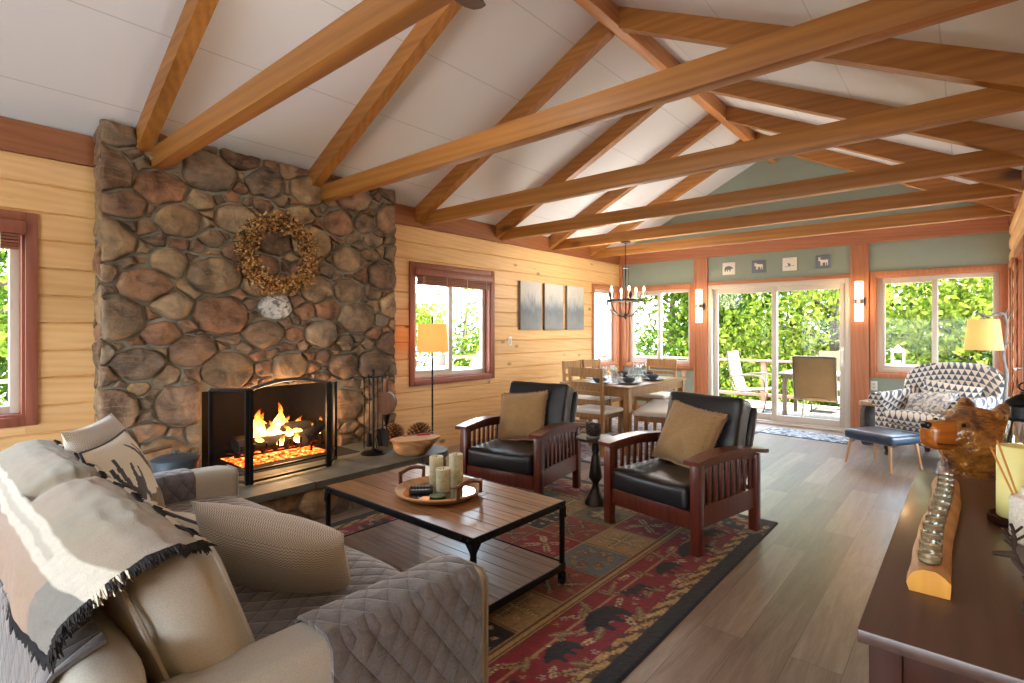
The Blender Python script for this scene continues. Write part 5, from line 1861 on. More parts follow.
M['lampshade'] = shade_mat('lit_linen_shade', c_(232, 176, 110), .06)
M['bulb'] = emit('warm_bulb', (1, .72, .38, 1), 2)
fl1 = thing('floor_lamp', 'slim black floor lamp with a lit drum shade in front of the pine wall window', 'floor lamp', (-4.35, 3.76, 0))
mb = MB(); mb.lathe([(0, 0), (.135, 0), (.14, .01), (.12, .02), (.02, .03), (0, .035)], n=32); mb.build('base', M['black'], fl1)
mb = MB(); mb.cyl((0, 0, .02), (0, 0, 1.46), .009, n=10)
for z in [.12 + .06 * k for k in range(20)]: mb.ball((0, 0, z), (.011, .011, .02), 8, 5)
mb.lathe([(0, 1.45), (.012, 1.455), (.008, 1.475), (.014, 1.49), (0, 1.51)], n=12); mb.build('pole', M['black'], fl1)
mb = MB(); mb.lathe([(.168, 1.128), (.150, 1.425), (.1475, 1.425), (.1655, 1.128)], n=40); mb.f = mb.f[:-2]; mb.m = mb.m[:-2]
for j in range(40): mb.f.append([3 * 40 + j, 3 * 40 + (j + 1) % 40, (j + 1) % 40, j]); mb.m.append(0)
sh = mb.build('lamp_shade', M['lampshade'], fl1, smooth=60)
mb = MB()
for k in range(3):
    a = R(120 * k); mb.cyl((0, 0, 1.42), (.148 * math.cos(a), .148 * math.sin(a), 1.42), .003, n=6)
mb.build('spider', M['black'], sh)
mb = MB(); mb.ball((0, 0, 1.29), (.03, .03, .045), 12, 8); mb.build('bulb', M['bulb'], fl1)

# ------------------------------------------------------------------ dining group
M['oak'] = wood('honey_oak', c_(176, 132, 80), c_(128, 88, 48), 'Z', .42, island=9, tint=.12, bump=.06)
M['oakx'] = wood('honey_oak_top', c_(172, 128, 82), c_(122, 84, 50), 'Y', .3, island=9, tint=.14, bump=.06, coat=.2)
M['seatcloth'] = fabric('cream_seat', c_(206, 198, 186), c_(226, 220, 208), 300, .2)
dt = thing('dining_table', 'rectangular oak dining table set for a meal', 'dining table', (-3.20, 5.86, .013))
TX, TY = .455, .75
mb = MB()
for k in range(5): mb.bb(-TX + 2 * TX * k / 5 + .0008, -TX + 2 * TX * (k + 1) / 5 - .0008, -TY, TY, .712, .738, .003)
mb.build('tabletop', M['oakx'], dt)
mb = MB()
for sx in (-1, 1): mb.bb(sx * (TX - .04) - .011, sx * (TX - .04) + .011, -TY + .06, TY - .06, .62, .712, .002)
for sy in (-1, 1): mb.bb(-TX + .06, TX - .06, sy * (TY - .04) - .011, sy * (TY - .04) + .011, .62, .712, .002)
mb.build('apron', M['oak'], dt)
for sx in (-1, 1):
    for sy in (-1, 1):
        mb = MB(); x, y = sx * (TX - .045), sy * (TY - .045); mb.beam((x, y, 0), (x, y, .712), .066, .066, b=.004); mb.build('leg', M['oak'], dt)


def dining_chair(label, loc, rz):
    t = thing('dining_chair', label, 'dining chair', loc, rz, 'ladder-back dining chairs')
    for sx in (-1, 1):
        mb = MB(); mb.beam((sx * .195, -.185, 0), (sx * .195, -.185, .43), .038, .038, b=.003); mb.build('leg', M['oak'], t)
        mb = MB()
        mb.prism([(.20, 0), (.24, 0), (.215, .43), (.245, .94), (.215, .94), (.178, .44)], -.017, .017, M=Matrix(((0, 0, 1, sx * .2), (1, 0, 0, 0), (0, 1, 0, 0), (0, 0, 0, 1))))
        mb.build('back_post', M['oak'], t)
    for z, hh in ((.885, .10), (.755, .045), (.66, .045), (.565, .045)):
        mb = MB(); yb = .198 + (z - .44) * .062
        mb.sheet(lambda u, v: ((u - .5) * .37, yb + .012 - .018 * math.sin(math.pi * u), z - hh / 2 + hh * v), 10, 2, .018); mb.build('slat', M['oak'], t)
    mb = MB()
    mb.bb(-.19, .19, -.198, -.178, .385, .445, .002); mb.bb(-.19, .19, .185, .205, .385, .445, .002)
    for sx in (-1, 1): mb.bb(sx * .195 - .01, sx * .195 + .01, -.17, .19, .385, .445, .002); mb.bb(sx * .195 - .009, sx * .195 + .009, -.17, .2, .17, .195, .002)
    mb.bb(-.19, .19, -.01, .01, .17, .195, .002)
    mb.build('seat_frame', M['oak'], t)
    mb = MB(); mb.softbox((0, -.005, .458), (.45, .43, .05), .022, (.0, .0, .014), n=10); mb.build('seat', M['seatcloth'], t, smooth=80)
    return t


dc = dining_chair('oak ladder-back chair at the near end of the dining table, its back to the camera', (-3.17, 5.14, .013), 180)
dup(dc, (-3.30, 6.87, .013), 2, 'oak ladder-back chair at the far end of the dining table, facing the camera')
dup(dc, (-3.80, 5.92, .013), 90, 'oak ladder-back chair on the pine wall side of the table, nearer the camera')
dup(dc, (-3.80, 6.40, .013), 90, 'oak ladder-back chair on the pine wall side of the table, nearer the corner')
bn = thing('dining_bench', 'oak bench with a cream seat pad along the open side of the dining table', 'bench', (-2.70, 5.76, .013), 15)
mb = MB(); mb.softbox((0, 0, .455), (.38, 1.14, .06), .026, (0, 0, .014), n=12); mb.build('seat', M['seatcloth'], bn, smooth=80)
mb = MB()
for sx in (-1, 1): mb.bb(sx * .165 - .01, sx * .165 + .01, -.53, .53, .37, .43, .002)
for sy in (-1, 1): mb.bb(-.165, .165, sy * .53 - .01, sy * .53 + .01, .37, .43, .002)
mb.build('seat_frame', M['oak'], bn)
for sx in (-1, 1):
    for y in (-.525, 0, .525):
        mb = MB(); mb.beam((sx * .16, y, 0), (sx * .16, y, .42), .04, .04, b=.003); mb.build('leg', M['oak'], bn)

# place settings
M['stoneware'] = plain('charcoal_stoneware', c_(84, 88, 94), .4)
M['clear'] = glassy('drinking_glass', (.90, .92, .93, 1), .16)
M['napkin'] = fabric('linen_napkin', c_(206, 196, 180), c_(226, 218, 204), 300, .2)
zt = .013 + .7385
plate = MB(); plate.lathe([(0, 0), (.07, 0), (.085, .004), (.128, .016), (.13, .020), (.126, .021), (.082, .010), (0, .008)], n=36)
bowl = MB(); bowl.lathe([(0, .0), (.035, 0), (.04, .006), (.066, .03), (.073, .058), (.0705, .058), (.062, .032), (.036, .010), (0, .008)], n=32)
glass = MB(); glass.lathe([(0, 0), (.030, 0), (.033, .003), (.037, .105), (.0345, .105), (.031, .008), (0, .006)], n=24)
stem = MB(); stem.lathe([(0, 0), (.034, 0), (.034, .003), (.006, .008), (.004, .08), (.012, .09), (.036, .12), (.04, .155), (.034, .19), (.0325, .19), (.038, .155), (.034, .122), (.010, .094), (0, .092)], n=24)
SET = [(-2.92, 5.42, 'on the bench side, nearer the armchairs,'), (-2.92, 6.02, 'on the bench side, nearer the window,'), (-3.44, 5.62, 'on the pine wall side, nearer the armchairs,'), (-3.44, 6.22, 'on the pine wall side, nearer the window,'), (-3.20, 5.24, 'at the near end'), (-3.20, 6.46, 'at the far end')]
pm = bm_ = gm = sm = None
for k, (x, y, lab) in enumerate(SET):
    if pm is None:
        pm = plate.build('dinner_plate', M['stoneware'], smooth=50); bm_ = bowl.build('bowl', M['stoneware'], smooth=50); gm = glass.build('tumbler', M['clear'], smooth=50); sm = stem.build('wine_glass', M['clear'], smooth=50)
        P, B, G, S = pm, bm_, gm, sm
    else:
        P, B, G, S = pm.copy(), bm_.copy(), gm.copy(), sm.copy()
        for q in (P, B, G, S): COL.objects.link(q)
    P.location = (x, y, zt); B.location = (x, y, zt + .010)
    dx = -.17 if x > -3.0 else (.17 if x < -3.4 else 0); dy = 0 if dx else (.17 if y < 5.5 else -.17)
    px, py = -dy / .17 * .10, dx / .17 * .10
    G.location = (x + dx * .98 - px, y + dy * .98 - py, zt); S.location = (x + dx * 1.02 + px * .3, y + dy * 1.02 + py * .3, zt)
    tag(P, 'charcoal dinner plate ' + lab + ' of the dining table', 'plate', 'dinner plates'); tag(B, 'charcoal bowl on its plate ' + lab + ' of the table', 'bowl', 'bowls on the dining table')
    tag(G, 'clear tumbler of the setting ' + lab, 'glass', 'tumblers'); tag(S, 'clear wine glass of the setting ' + lab, 'glass', 'wine glasses')
    mb = MB(); mb.softbox((0, 0, .006), (.09, .16, .012), .005, (0, 0, .002), n=6, wr=.003, seed=k)
    o = mb.build('napkin', M['napkin'], smooth=80); ang = R(0 if dx else 90)
    o.location = (x - px * 1.75, y - py * 1.75, zt); o.rotation_euler = (0, 0, R(90) if dx else 0)
    tag(o, 'folded cream napkin ' + lab + ' of the table', 'napkin', 'napkins')

# ------------------------------------------------------------------ chandelier
ch = thing('chandelier', 'iron ring chandelier with candle bulbs hanging over the dining table', 'chandelier', (-3.45, 6.315, 0))
mb = MB(); mb.lathe([(0, 2.502), (.02, 2.502), (.065, 2.512), (.068, 2.523), (0, 2.5245)], n=28); mb.build('canopy', M['black'], ch)
mb = MB(); z = 2.505; k = 0
while z > 2.20:
    ax = (.007, 0) if k % 2 else (0, .007)
    mb.tube([(ax[0] * math.cos(q), ax[1] * math.cos(q), z - .013 + .016 * math.sin(q)) for q in [i * math.pi / 4 for i in range(8)]], .0025, 5, closed=True); z -= .024; k += 1
mb.build('chain', M['black'], ch)
mb = MB(); mb.lathe([(0, 2.20), (.012, 2.19), (.05, 2.185), (.05, 2.175), (.01, 2.165), (.008, 1.60), (.014, 1.58), (.022, 1.56), (.008, 1.535), (.016, 1.52), (0, 1.50)][::-1], n=16)
for a in (0, 120, 240):
    c, s = math.cos(R(a)), math.sin(R(a)); mb.cyl((c * .045, s * .045, 2.175), (c * .045, s * .045, 1.74), .003, n=6)
mb.build('stem', M['black'], ch)
mb = MB()
def hoop(z, r, b): mb.add([((r + (q in (1, 2)) * .006) * math.cos(2 * math.pi * i / 48), (r + (q in (1, 2)) * .006) * math.sin(2 * math.pi * i / 48), z + (b if q >= 2 else 0)) for i in range(48) for q in range(4)], [(4 * i + q, 4 * ((i + 1) % 48) + q, 4 * ((i + 1) % 48) + (q + 1) % 4, 4 * i + (q + 1) % 4) for i in range(48) for q in range(4)])
hoop(1.735, .235, .024)
mb.build('ring', M['bronze'], ch, smooth=40)
for k in range(6):
    a = R(60 * k + 12); c, s = math.cos(a), math.sin(a)
    mb = MB(); mb.tube([(c * (.25 * math.cos(t_)), s * (.25 * math.cos(t_)), 1.75 - .215 * math.sin(t_)) for t_ in [i * R(88) / 10 for i in range(11)]], .008, 8)
    mb.tube([(c * .25, s * .25, 1.745), (c * .265, s * .265, 1.79), (c * .25, s * .25, 1.80)], .006, 6)
    # leaf flourish
    mb.sheet(lambda u, v: (c * (.262 + .03 * v * v) - s * (u - .5) * .04 * math.sin(math.pi * (v * .9 + .1)), s * (.262 + .03 * v * v) + c * (u - .5) * .04 * math.sin(math.pi * (v * .9 + .1)), 1.76 + .10 * v), 3, 6, .003)
    arm = mb.build('arm', M['bronze'], ch)
    mb = MB(); rr = .19 if k % 2 else .245
    mb.lathe([(.012, 1.775), (.024, 1.782), (.011, 1.788), (.011, 1.865), (0, 1.866)], (c * rr, s * rr, 0), n=12)
    if k % 2: mb.tube([(c * .25, s * .25, 1.75), (c * .19, s * .19, 1.775)], .006, 6)
    mb.build('candle_sleeve', M['birchwax'], ch)
    mb = MB(); mb.lathe([(.008, 1.866), (.016, 1.888), (.010, 1.915), (0, 1.935)], (c * rr, s * rr, 0), n=12); mb.build('bulb', M['bulb'], ch)

# ------------------------------------------------------------------ wall things
def canvas_mat():
    t = NT('misty_forest_print')
    tc = t.n.new('ShaderNodeTexCoord'); sp = t.node('ShaderNodeSeparateXYZ'); t.link(tc.outputs['Object'], sp.inputs[0])
    obi = t.node('ShaderNodeObjectInfo')
    y = t.math('ADD', sp.outputs[1], t.math('MULTIPLY', obi.outputs['Random'], 9))
    cx = t.node('ShaderNodeCombineXYZ'); t.link(t.math('MULTIPLY', y, 34), cx.inputs[0]); t.link(t.math('MULTIPLY', sp.outputs[2], 5), cx.inputs[1])
    trees = t.noise(cx.outputs[0], 1.0, 5, .7)
    z = t.math('ADD', sp.outputs[2], t.math('MULTIPLY', t.math('SUBTRACT', trees, .5), .5))
    fog = t.noise(t.coords(), 6, 3)
    m = t.math('ADD', z, t.math('MULTIPLY', t.math('SUBTRACT', fog, .5), .25))
    col = t.ramp(t.math('ADD', m, .33), [(.06, c_(146, 150, 154)), (.26, c_(118, 126, 134)), (.38, c_(156, 160, 163)), (.52, c_(198, 194, 188)), (.8, c_(206, 200, 192))])
    t.set(col, .85); return t.mat


M['canvas'] = canvas_mat()
for (y0, y1), lab in zip(((5.52, 5.985), (6.06, 6.51), (6.615, 7.07)), ('left panel of the misty forest canvas trio, nearest the lamp window', 'middle panel of the misty forest canvas trio', 'right panel of the misty forest canvas trio, nearest the dining corner')):
    t = thing('canvas_picture', lab, 'picture', (XL, (y0 + y1) / 2, 1.695), 0, 'misty forest canvases')
    w_ = (y1 - y0) / 2
    mb = MB(); mb.bb(.036, .042, -w_, w_, -.33, .33, .002); mb.build('print', M['canvas'], t)
    mb = MB()
    for a in (-1, 1): mb.bb(.002, .036, a * w_ - .012 * (a > 0), a * w_ + .012 * (a < 0), -.33, .33); mb.bb(.002, .036, -w_, w_, a * .33 - .012 * (a > 0), a * .33 + .012 * (a < 0))
    mb.build('stretcher', plain('canvas_edge', c_(120, 116, 112), .9), t)


def plate_thing(name, label, cat, loc, rz, kind):
    t = thing(name, label, cat, loc, rz)
    mb = MB(); mb.box((0, -.004, 0), (.075, .008, .118), .003); mb.build('cover_plate', M['white'] if kind != 'tan' else M['traywood'], t)
    mb = MB()
    if kind == 'switch':
        mb.box((0, -.010, 0), (.034, .006, .066), .002); mb.build('rocker', M['vinyl'], t)
    else:
        for z in (-.022, .022): mb.box((0, -.009, z), (.03, .003, .026), .001)
        mb.build('socket', M['vinyl'], t)
        mb = MB()
        for z in (-.022, .022):
            for x in (-.006, .006): mb.box((x, -.0108, z + .003), (.002, .001, .009))
        mb.build('slots', M['black'], t)
    return t


plate_thing('light_switch', 'white light switch on the pine wall below the forest pictures', 'light switch', (XL, 5.344, 1.214), 90, 'switch')
plate_thing('wall_outlet', 'white wall outlet under the armchair window', 'outlet', (-.941, YF, .64), 0, 'out')
plate_thing('wall_outlet', 'tan wall outlet on the sage wall behind the dining table', 'outlet', (-3.478, YF, .655), 0, 'tan')
nl = thing('socket_light', 'small glowing night light low on the sage wall under the dining window', 'night light', (-3.86, YF, .40))
mb = MB(); mb.box((0, -.012, 0), (.04, .022, .05), .005); mb.build('body', M['white'], nl)
mb = MB(); mb.ball((0, -.03, .02), (.022, .014, .03), 10, 8); mb.build('lens', emit('night_lens', (1, .62, .25, 1), .8), nl)

M['slatepaint'] = plain('slate_blue_paint', c_(112, 120, 132), .8, var=.05)
M['offwhite'] = plain('off_white_paint', c_(232, 226, 214), .8, var=.03)
for x, sil, fg, bg_, lab in ((-2.77, SIL_BEAR, 'slatepaint', 'offwhite', 'square white plaque with a grey bear silhouette above the sliding door'), (-2.345, SIL_MOOSE, 'offwhite', 'slatepaint', 'square slate plaque with a white moose silhouette above the sliding door'),
                             (-1.93, SIL_BIRD, 'slatepaint', 'offwhite', 'square white plaque with a grey bird on a branch above the sliding door'), (-1.515, SIL_DEER, 'offwhite', 'slatepaint', 'square slate plaque with a white deer silhouette above the sliding door')):
    t = thing('wall_plaque', lab, 'plaque', (x, YF, 2.29), 0, 'animal plaques')
    mb = MB(); mb.box((0, -.012, 0), (.185, .022, .185), .004); mb.build('board', M[bg_], t)
    mb = MB(); s = .125
    fl_ = -1 if sil is SIL_BEAR else 1
    mb.prism([((px - .5) * s * fl_, (py - .45) * s * (.8 if sil is not SIL_DEER else .95)) for px, py in sil], .0, .003, M=T(0, -.023, 0) @ RX(90)); mb.build('silhouette', M[fg], t, smooth=None)

M['sconceglass'] = emit('lit_opal_glass', (1, .74, .42, 1), .5)
for x, lab in ((-3.182, 'lit opal glass wall sconce on the post left of the sliding door'), (-1.088, 'lit opal glass wall sconce on the post right of the sliding door')):
    t = thing('wall_sconce', lab, 'wall sconce', (x, YF - .03, 1.73), 0, 'opal glass sconces')
    mb = MB(); mb.box((.0, -.008, 0), (.11, .016, .11), .003); mb.bb(-.02, .02, -.07, -.012, -.02, .02, .003); mb.lathe([(.054, -.03), (.054, .03)], (0, -.105, 0), n=28); mb.build('bracket', M['bronze'], t)
    for a in (-1, 1):
        mb = MB(); mb.lathe([(.0, -.005), (.046, -.005), (.049, 0), (.049, .225), (.044, .23), (0, .23)], n=28, M=T(0, -.105, 0) @ (RX(180) if a < 0 else I4) @ T(0, 0, .028)); mb.build('glass_tube', M['sconceglass'], t)

# ------------------------------------------------------------------ ceiling fan
M['fanwood'] = wood('dark_fan_blade', c_(96, 66, 48), c_(56, 36, 26), 'X', .4, coat=.2)
cf = thing('ceiling_fan', 'dark wood ceiling fan hanging from the ridge beam, one blade tip in view', 'ceiling fan', (XM, 1.42, 0), 0)
mb = MB(); mb.lathe([(0, 3.35), (.05, 3.352), (.055, 3.40), (.015, 3.42), (.015, 3.70), (.07, 3.72), (.07, 3.764), (0, 3.765)], n=24); mb.build('downrod', M['bronze'], cf)
mb = MB(); mb.lathe([(0, 3.17), (.05, 3.172), (.11, 3.20), (.12, 3.26), (.11, 3.32), (.05, 3.352), (0, 3.353)], n=32); mb.build('motor', M['bronze'], cf)
mb = MB(); mb.lathe([(0, 3.09), (.06, 3.10), (.085, 3.14), (.08, 3.172), (0, 3.173)], n=28); mb.build('fill_bowl', emit('fan_fill_glow', (1, .86, .66, 1), 1.0), cf)  # unseen glowing bowl, added under the fan as room fill
for k in range(3):
    a = 86 + 120 * k
    mb = MB(); mb.M = RZ(a) @ T(0, 0, 3.175) @ RX(11)
    mb.bb(.10, .24, -.018, .018, -.004, .004, .002)
    bl_ = mb.build('blade_arm', M['bronze'], cf)
    mb = MB(); mb.M = RZ(a) @ T(0, 0, 3.178) @ RX(11)
    P = [(.20, -.05), (.24, -.062), (.70, -.074), (.745, -.05), (.755, 0), (.745, .05), (.70, .074), (.24, .062), (.20, .05)]
    mb.prism(P, 0, .008); mb.build('blade', M['fanwood'], cf, smooth=30)
# ------------------------------------------------------------------ patterned wing chair and its companions
def mk_tri():
    t = NT('triangle_print')
    tc = t.n.new('ShaderNodeTexCoord'); sp = t.node('ShaderNodeSeparateXYZ'); t.link(tc.outputs['Object'], sp.inputs[0])
    p = .062
    u = t.math('ADD', t.math('MULTIPLY', sp.outputs[0], 1 / p), t.math('MULTIPLY', sp.outputs[1], .72 / p))
    v = t.math('SUBTRACT', t.math('MULTIPLY', sp.outputs[2], 1 / (p * .8)), t.math('MULTIPLY', sp.outputs[1], .55 / (p * .8)))
    row = t.math('FLOOR', v); fv = t.math('SUBTRACT', v, row)
    fu = t.math('FRACT', t.math('ADD', u, t.math('MULTIPLY', row, .5)))
    tri = t.math('MULTIPLY', t.math('ABSOLUTE', t.math('SUBTRACT', fu, .5)), 2)
    dark = t.math('GREATER_THAN', t.math('SUBTRACT', t.math('SUBTRACT', 1, tri), fv), .02)
    n = t.noise(t.coords(), 60, 3)
    dk = t.ramp(n, [(.3, c_(54, 62, 80)), (.7, c_(92, 102, 122))])
    t.set(t.mix(dark, c_(222, 214, 200), dk), .92, 0.0, Sheen_Weight=.25)
    t.bump(t.noise(t.coords(), 350, 2), .25, .002)
    return t.mat


M['tri'] = mk_tri()
M['darkleg'] = plain('dark_turned_leg', c_(56, 44, 46), .35, coat=0) if False else plain('dark_turned_leg', c_(56, 44, 46), .35)
wc = thing('wing_armchair', 'wide upholstered armchair with a dark and cream triangle print by the window', 'armchair', (-.25, 7.05, .012), -32)
mb = MB(); mb.softbox((0, .0, .27), (.80, .66, .20), .04, (.0, .006, 0), n=10); mb.build('base', M['tri'], wc, smooth=80)
mb = MB(); mb.softbox((0, -.065, .425), (.62, .66, .14), .06, (.004, .012, .016), n=14); mb.build('seat_cushion', M['tri'], wc, smooth=80)
for sx in (-1, 1):
    mb = MB()
    mb.softbox((sx * .385, -.02, .42), (.12, .62, .34), .04, (.006, 0, 0), n=8)
    N = 20
    vs = []; 
    def armroll(u, v):
        a = 2 * math.pi * u; y = -.365 + .66 * v
        r = .088 * (1 if .03 < v < .97 else .9)
        return (sx * .400 + r * math.cos(a) * 1.02, y, .60 + r * .85 * math.sin(a) + .05 * v * v)
    mb.grid(armroll, 26, 14, flip=True)
    c0 = [armroll(i / 26, 0) for i in range(26)]; mb.add(c0, [tuple(range(26))])
    mb.build('arm', M['tri'], wc, smooth=70)
# curved back
mb = MB(); NU, NV = 36, 26
def backpt(i, j, s):
    u = -1 + 2 * i / NU; v = j / NV
    edge = max(0, 1 - abs(u) ** 7) ** .5 * max(0, 1 - abs(2 * v - 1) ** 9) ** .5
    wv = .50 * (1 - .16 * (1 - v) ** 1.5) * ((1 - max(0, (v - .55) / .45) ** 3.2 * .30))
    x = u * wv
    z = .34 + .66 * v - .06 * (abs(u) ** 3.5) * max(0, v - .4)
    y = .30 + .13 * v - .24 * abs(u) ** 2.6 * (1 - .25 * v) + s * .075 * edge
    return (x, y, z)
idx = {}; vs = []; fs = []
def gi(i, j, s):
    k = (i, j, 0 if i in (0, NU) or j in (0, NV) else s)
    if k not in idx: idx[k] = len(vs); vs.append(backpt(i, j, k[2]))
    return idx[k]
for s in (-1, 1):
    for j in range(NV):
        for i in range(NU):
            f = (gi(i, j, s), gi(i + 1, j, s), gi(i + 1, j + 1, s), gi(i, j + 1, s)); fs.append(f if s < 0 else f[::-1])
mb.add(vs, fs); mb.build('backrest', M['tri'], wc, smooth=180)
for sx in (-1, 1):
    mb = MB(); mb.lathe([(.014, 0), (.022, .008), (.024, .03), (.014, .045), (.026, .075), (.030, .11), (.020, .15), (.028, .165), (.03, .185), (0, .186)], (sx * .335, -.28, 0), n=18); mb.build('leg', M['darkleg'], wc)
    mb = MB(); mb.beam((sx * .33, .33, 0), (sx * .33, .27, .19), .04, .04, b=.004); mb.build('leg', M['darkleg'], wc)


def wpil(label, off, tilt, roll, w_, h_, t_, mat, seed):
    m = T(-.25, 7.05, 0) @ RZ(-32) @ T(*off) @ RX(tilt) @ RY(roll)
    t = thing('throw_pillow', label, 'pillow', m.translation, 0, 'pillows on the patterned armchair')
    t.rotation_euler = m.to_euler()
    mb = MB(); mb.pillow(w_, h_, t_, 26, 0, None, .004, seed); mb.build('cushion', mat, t, smooth=80)


def mk_toile():
    t = NT('grey_toile')
    n = t.noise(t.coords(), 11, 6, .75, 1.6)
    t.set(t.ramp(n, [(.44, c_(120, 126, 138)), (.5, c_(212, 206, 196)), (.62, c_(224, 218, 208)), (.7, c_(150, 156, 166))]), .93); return t.mat


M['toile'] = mk_toile()
wpil('lumbar pillow in the same triangle print against the armchair back', (.02, .13, .665), -16, 4, .58, .30, .13, M['tri'], 3)
wpil('pale grey toile pillow lying on the patterned armchair seat', (-.04, -.06, .60), -48, -14, .46, .32, .12, M['toile'], 9)

M['navy'] = plain('navy_leather', c_(46, 62, 84), .3, 0, bump=.3, bscale=40, var=.15, Coat_Weight=.2)
M['beech'] = wood('beech_leg', c_(204, 156, 108), c_(168, 116, 74), 'Z', .4)
fo = thing('footstool', 'low navy leather footstool with splayed beech legs in front of the patterned armchair', 'footstool', (-.664, 6.47, 0), -30.8)
mb = MB(); mb.softbox((0, 0, .30), (.50, .45, .095), .032, (0, .0, .012), n=14, wr=.003); mb.build('cushion', M['navy'], fo, smooth=80)
for sx in (-1, 1):
    for sy in (-1, 1):
        mb = MB(); mb.tube([(sx * .235, sy * .205, 0), (sx * .20, sy * .175, .262)], [.011, .017], 12); mb.build('leg', M['beech'], fo)

M['branch'] = plain('grey_driftwood', c_(92, 88, 86), .8, bump=.7, bscale=30, var=.3, vscale=20)
bl2 = thing('branch_lamp', 'driftwood branch floor lamp with a lit cream shade beside the patterned armchair', 'floor lamp', (.24, 6.72, .012))
mb = MB(); mb.lathe([(0, 0), (.15, 0), (.15, .015), (.13, .025), (0, .03)], n=28); mb.build('base', M['black'], bl2)
mb = MB()
P = [(0, 0, .02), (.012, 0, .25), (-.012, .01, .5), (.008, 0, .75), (.014, -.01, .95), (-.006, 0, 1.1), (.012, .005, 1.25), (.016, 0, 1.36), (.010, 0, 1.45), (-.01, -.01, 1.50), (-.06, -.05, 1.492), (-.10, -.085, 1.475), (-.14, -.12, 1.485), (-.19, -.16, 1.515)]
def spl(P, m=4):
    out = []
    for i in range(len(P) - 1):
        a = Vector(P[max(i - 1, 0)]); b = Vector(P[i]); c = Vector(P[i + 1]); d = Vector(P[min(i + 2, len(P) - 1)])
        for k in range(m):
            q = k / m; out.append(.5 * ((2 * b) + (c - a) * q + (2 * a - 5 * b + 4 * c - d) * q * q + (3 * b - a - 3 * c + d) * q ** 3))
    out.append(Vector(P[-1])); return out
Q = spl(P)
mb.tube(Q, [.017 - .006 * i / len(Q) + .003 * math.sin(i * 1.7) for i in range(len(Q))], 10)
for z, dx, dy, L in ((.55, .7, .2, .05), (.9, -.5, .6, .06), (1.2, .8, -.3, .07), (1.42, .6, .6, .09), (1.49, .5, .7, .06)):
    mb.tube([(.005, 0, z), (dx * L * .6, dy * L * .6, z + L * .5), (dx * L, dy * L, z + L)], [.009, .007, .003], 7)
mb.cyl((-.145, -.123, 1.48), (-.145, -.123, 1.40), .006, n=8)
mb.build('branch_pole', M['branch'], bl2)
mb = MB(); c = (-.145, -.123, 0)
mb.lathe([(.142, 1.165), (.112, 1.445), (.109, 1.445), (.139, 1.165)], c, n=40); mb.f = mb.f[:-2]; mb.m = mb.m[:-2]
for j in range(40): mb.f.append([120 + j, 120 + (j + 1) % 40, (j + 1) % 40, j]); mb.m.append(0)
sh = mb.build('lamp_shade', M['lampshade2'] if 'lampshade2' in M else shade_mat('lit_cream_shade', c_(236, 186, 132), .05), bl2, smooth=60)
mb = MB()
for k in range(3):
    a = R(120 * k); mb.cyl((c[0], c[1], 1.44), (c[0] + .11 * math.cos(a), c[1] + .11 * math.sin(a), 1.44), .003, n=6)
mb.build('spider', M['black'], sh)
mb = MB(); mb.ball((c[0], c[1], 1.32), (.03, .03, .045), 12, 8); mb.build('bulb', M['bulb'], bl2)

M['liveedge'] = wood('live_edge_slab', c_(186, 152, 116), c_(128, 96, 70), 'X', .5, stretch=6, knots=1.5, bump=.2)
lt_ = thing('log_side_table', 'live-edge wooden slab side table behind the navy footstool', 'side table', (-.80, 7.56, 0), -20)
def slab(mb, w_, d, th, M_, seed):
    P = []
    for k in range(40):
        a = 2 * math.pi * k / 40; ex = 4
        cx = math.copysign(abs(math.cos(a)) ** (2 / ex), math.cos(a)); sy = math.copysign(abs(math.sin(a)) ** (2 / ex), math.sin(a))
        j = 1 + .07 * noise.noise(Vector((math.cos(a) * 2 + seed, math.sin(a) * 2, 0)))
        P.append((cx * w_ / 2 * j, sy * d / 2 * j))
    mb.prism(P, 0, th, M=M_)
mb = MB(); slab(mb, .36, .34, .045, T(0, 0, .475), 1); mb.build('top', M['liveedge'], lt_, smooth=30)
for sx in (-1, 1):
    mb = MB(); slab(mb, .475, .28, .05, T(sx * .125 - .025, 0, .2375) @ RY(90), 3 + sx); mb.build('leg', M['branch'] if sx < 0 else M['liveedge'], lt_, smooth=30)

# ------------------------------------------------------------------ carved bear
def mk_bear():
    t = NT('carved_bear_wood')
    v = t.coords()
    n1 = t.noise(v, 7, 4, .6, .8); n2 = t.noise(t.coords((9, 9, 26)), 2.2, 4, .6, 1.5)
    f = t.math('ADD', t.math('MULTIPLY', n1, .7), t.math('MULTIPLY', n2, .3))
    t.set(t.ramp(f, [(.28, c_(26, 13, 6)), (.39, c_(92, 50, 15)), (.49, c_(160, 96, 24)), (.61, c_(206, 138, 42))]), .28, 0.0, Coat_Weight=.5, Coat_Roughness=.12)
    t.bump(t.math('ADD', t.math('MULTIPLY', n2, 1.0), t.math('MULTIPLY', t.noise(v, 40, 3), .4)), 1.0, .03)
    return t.mat


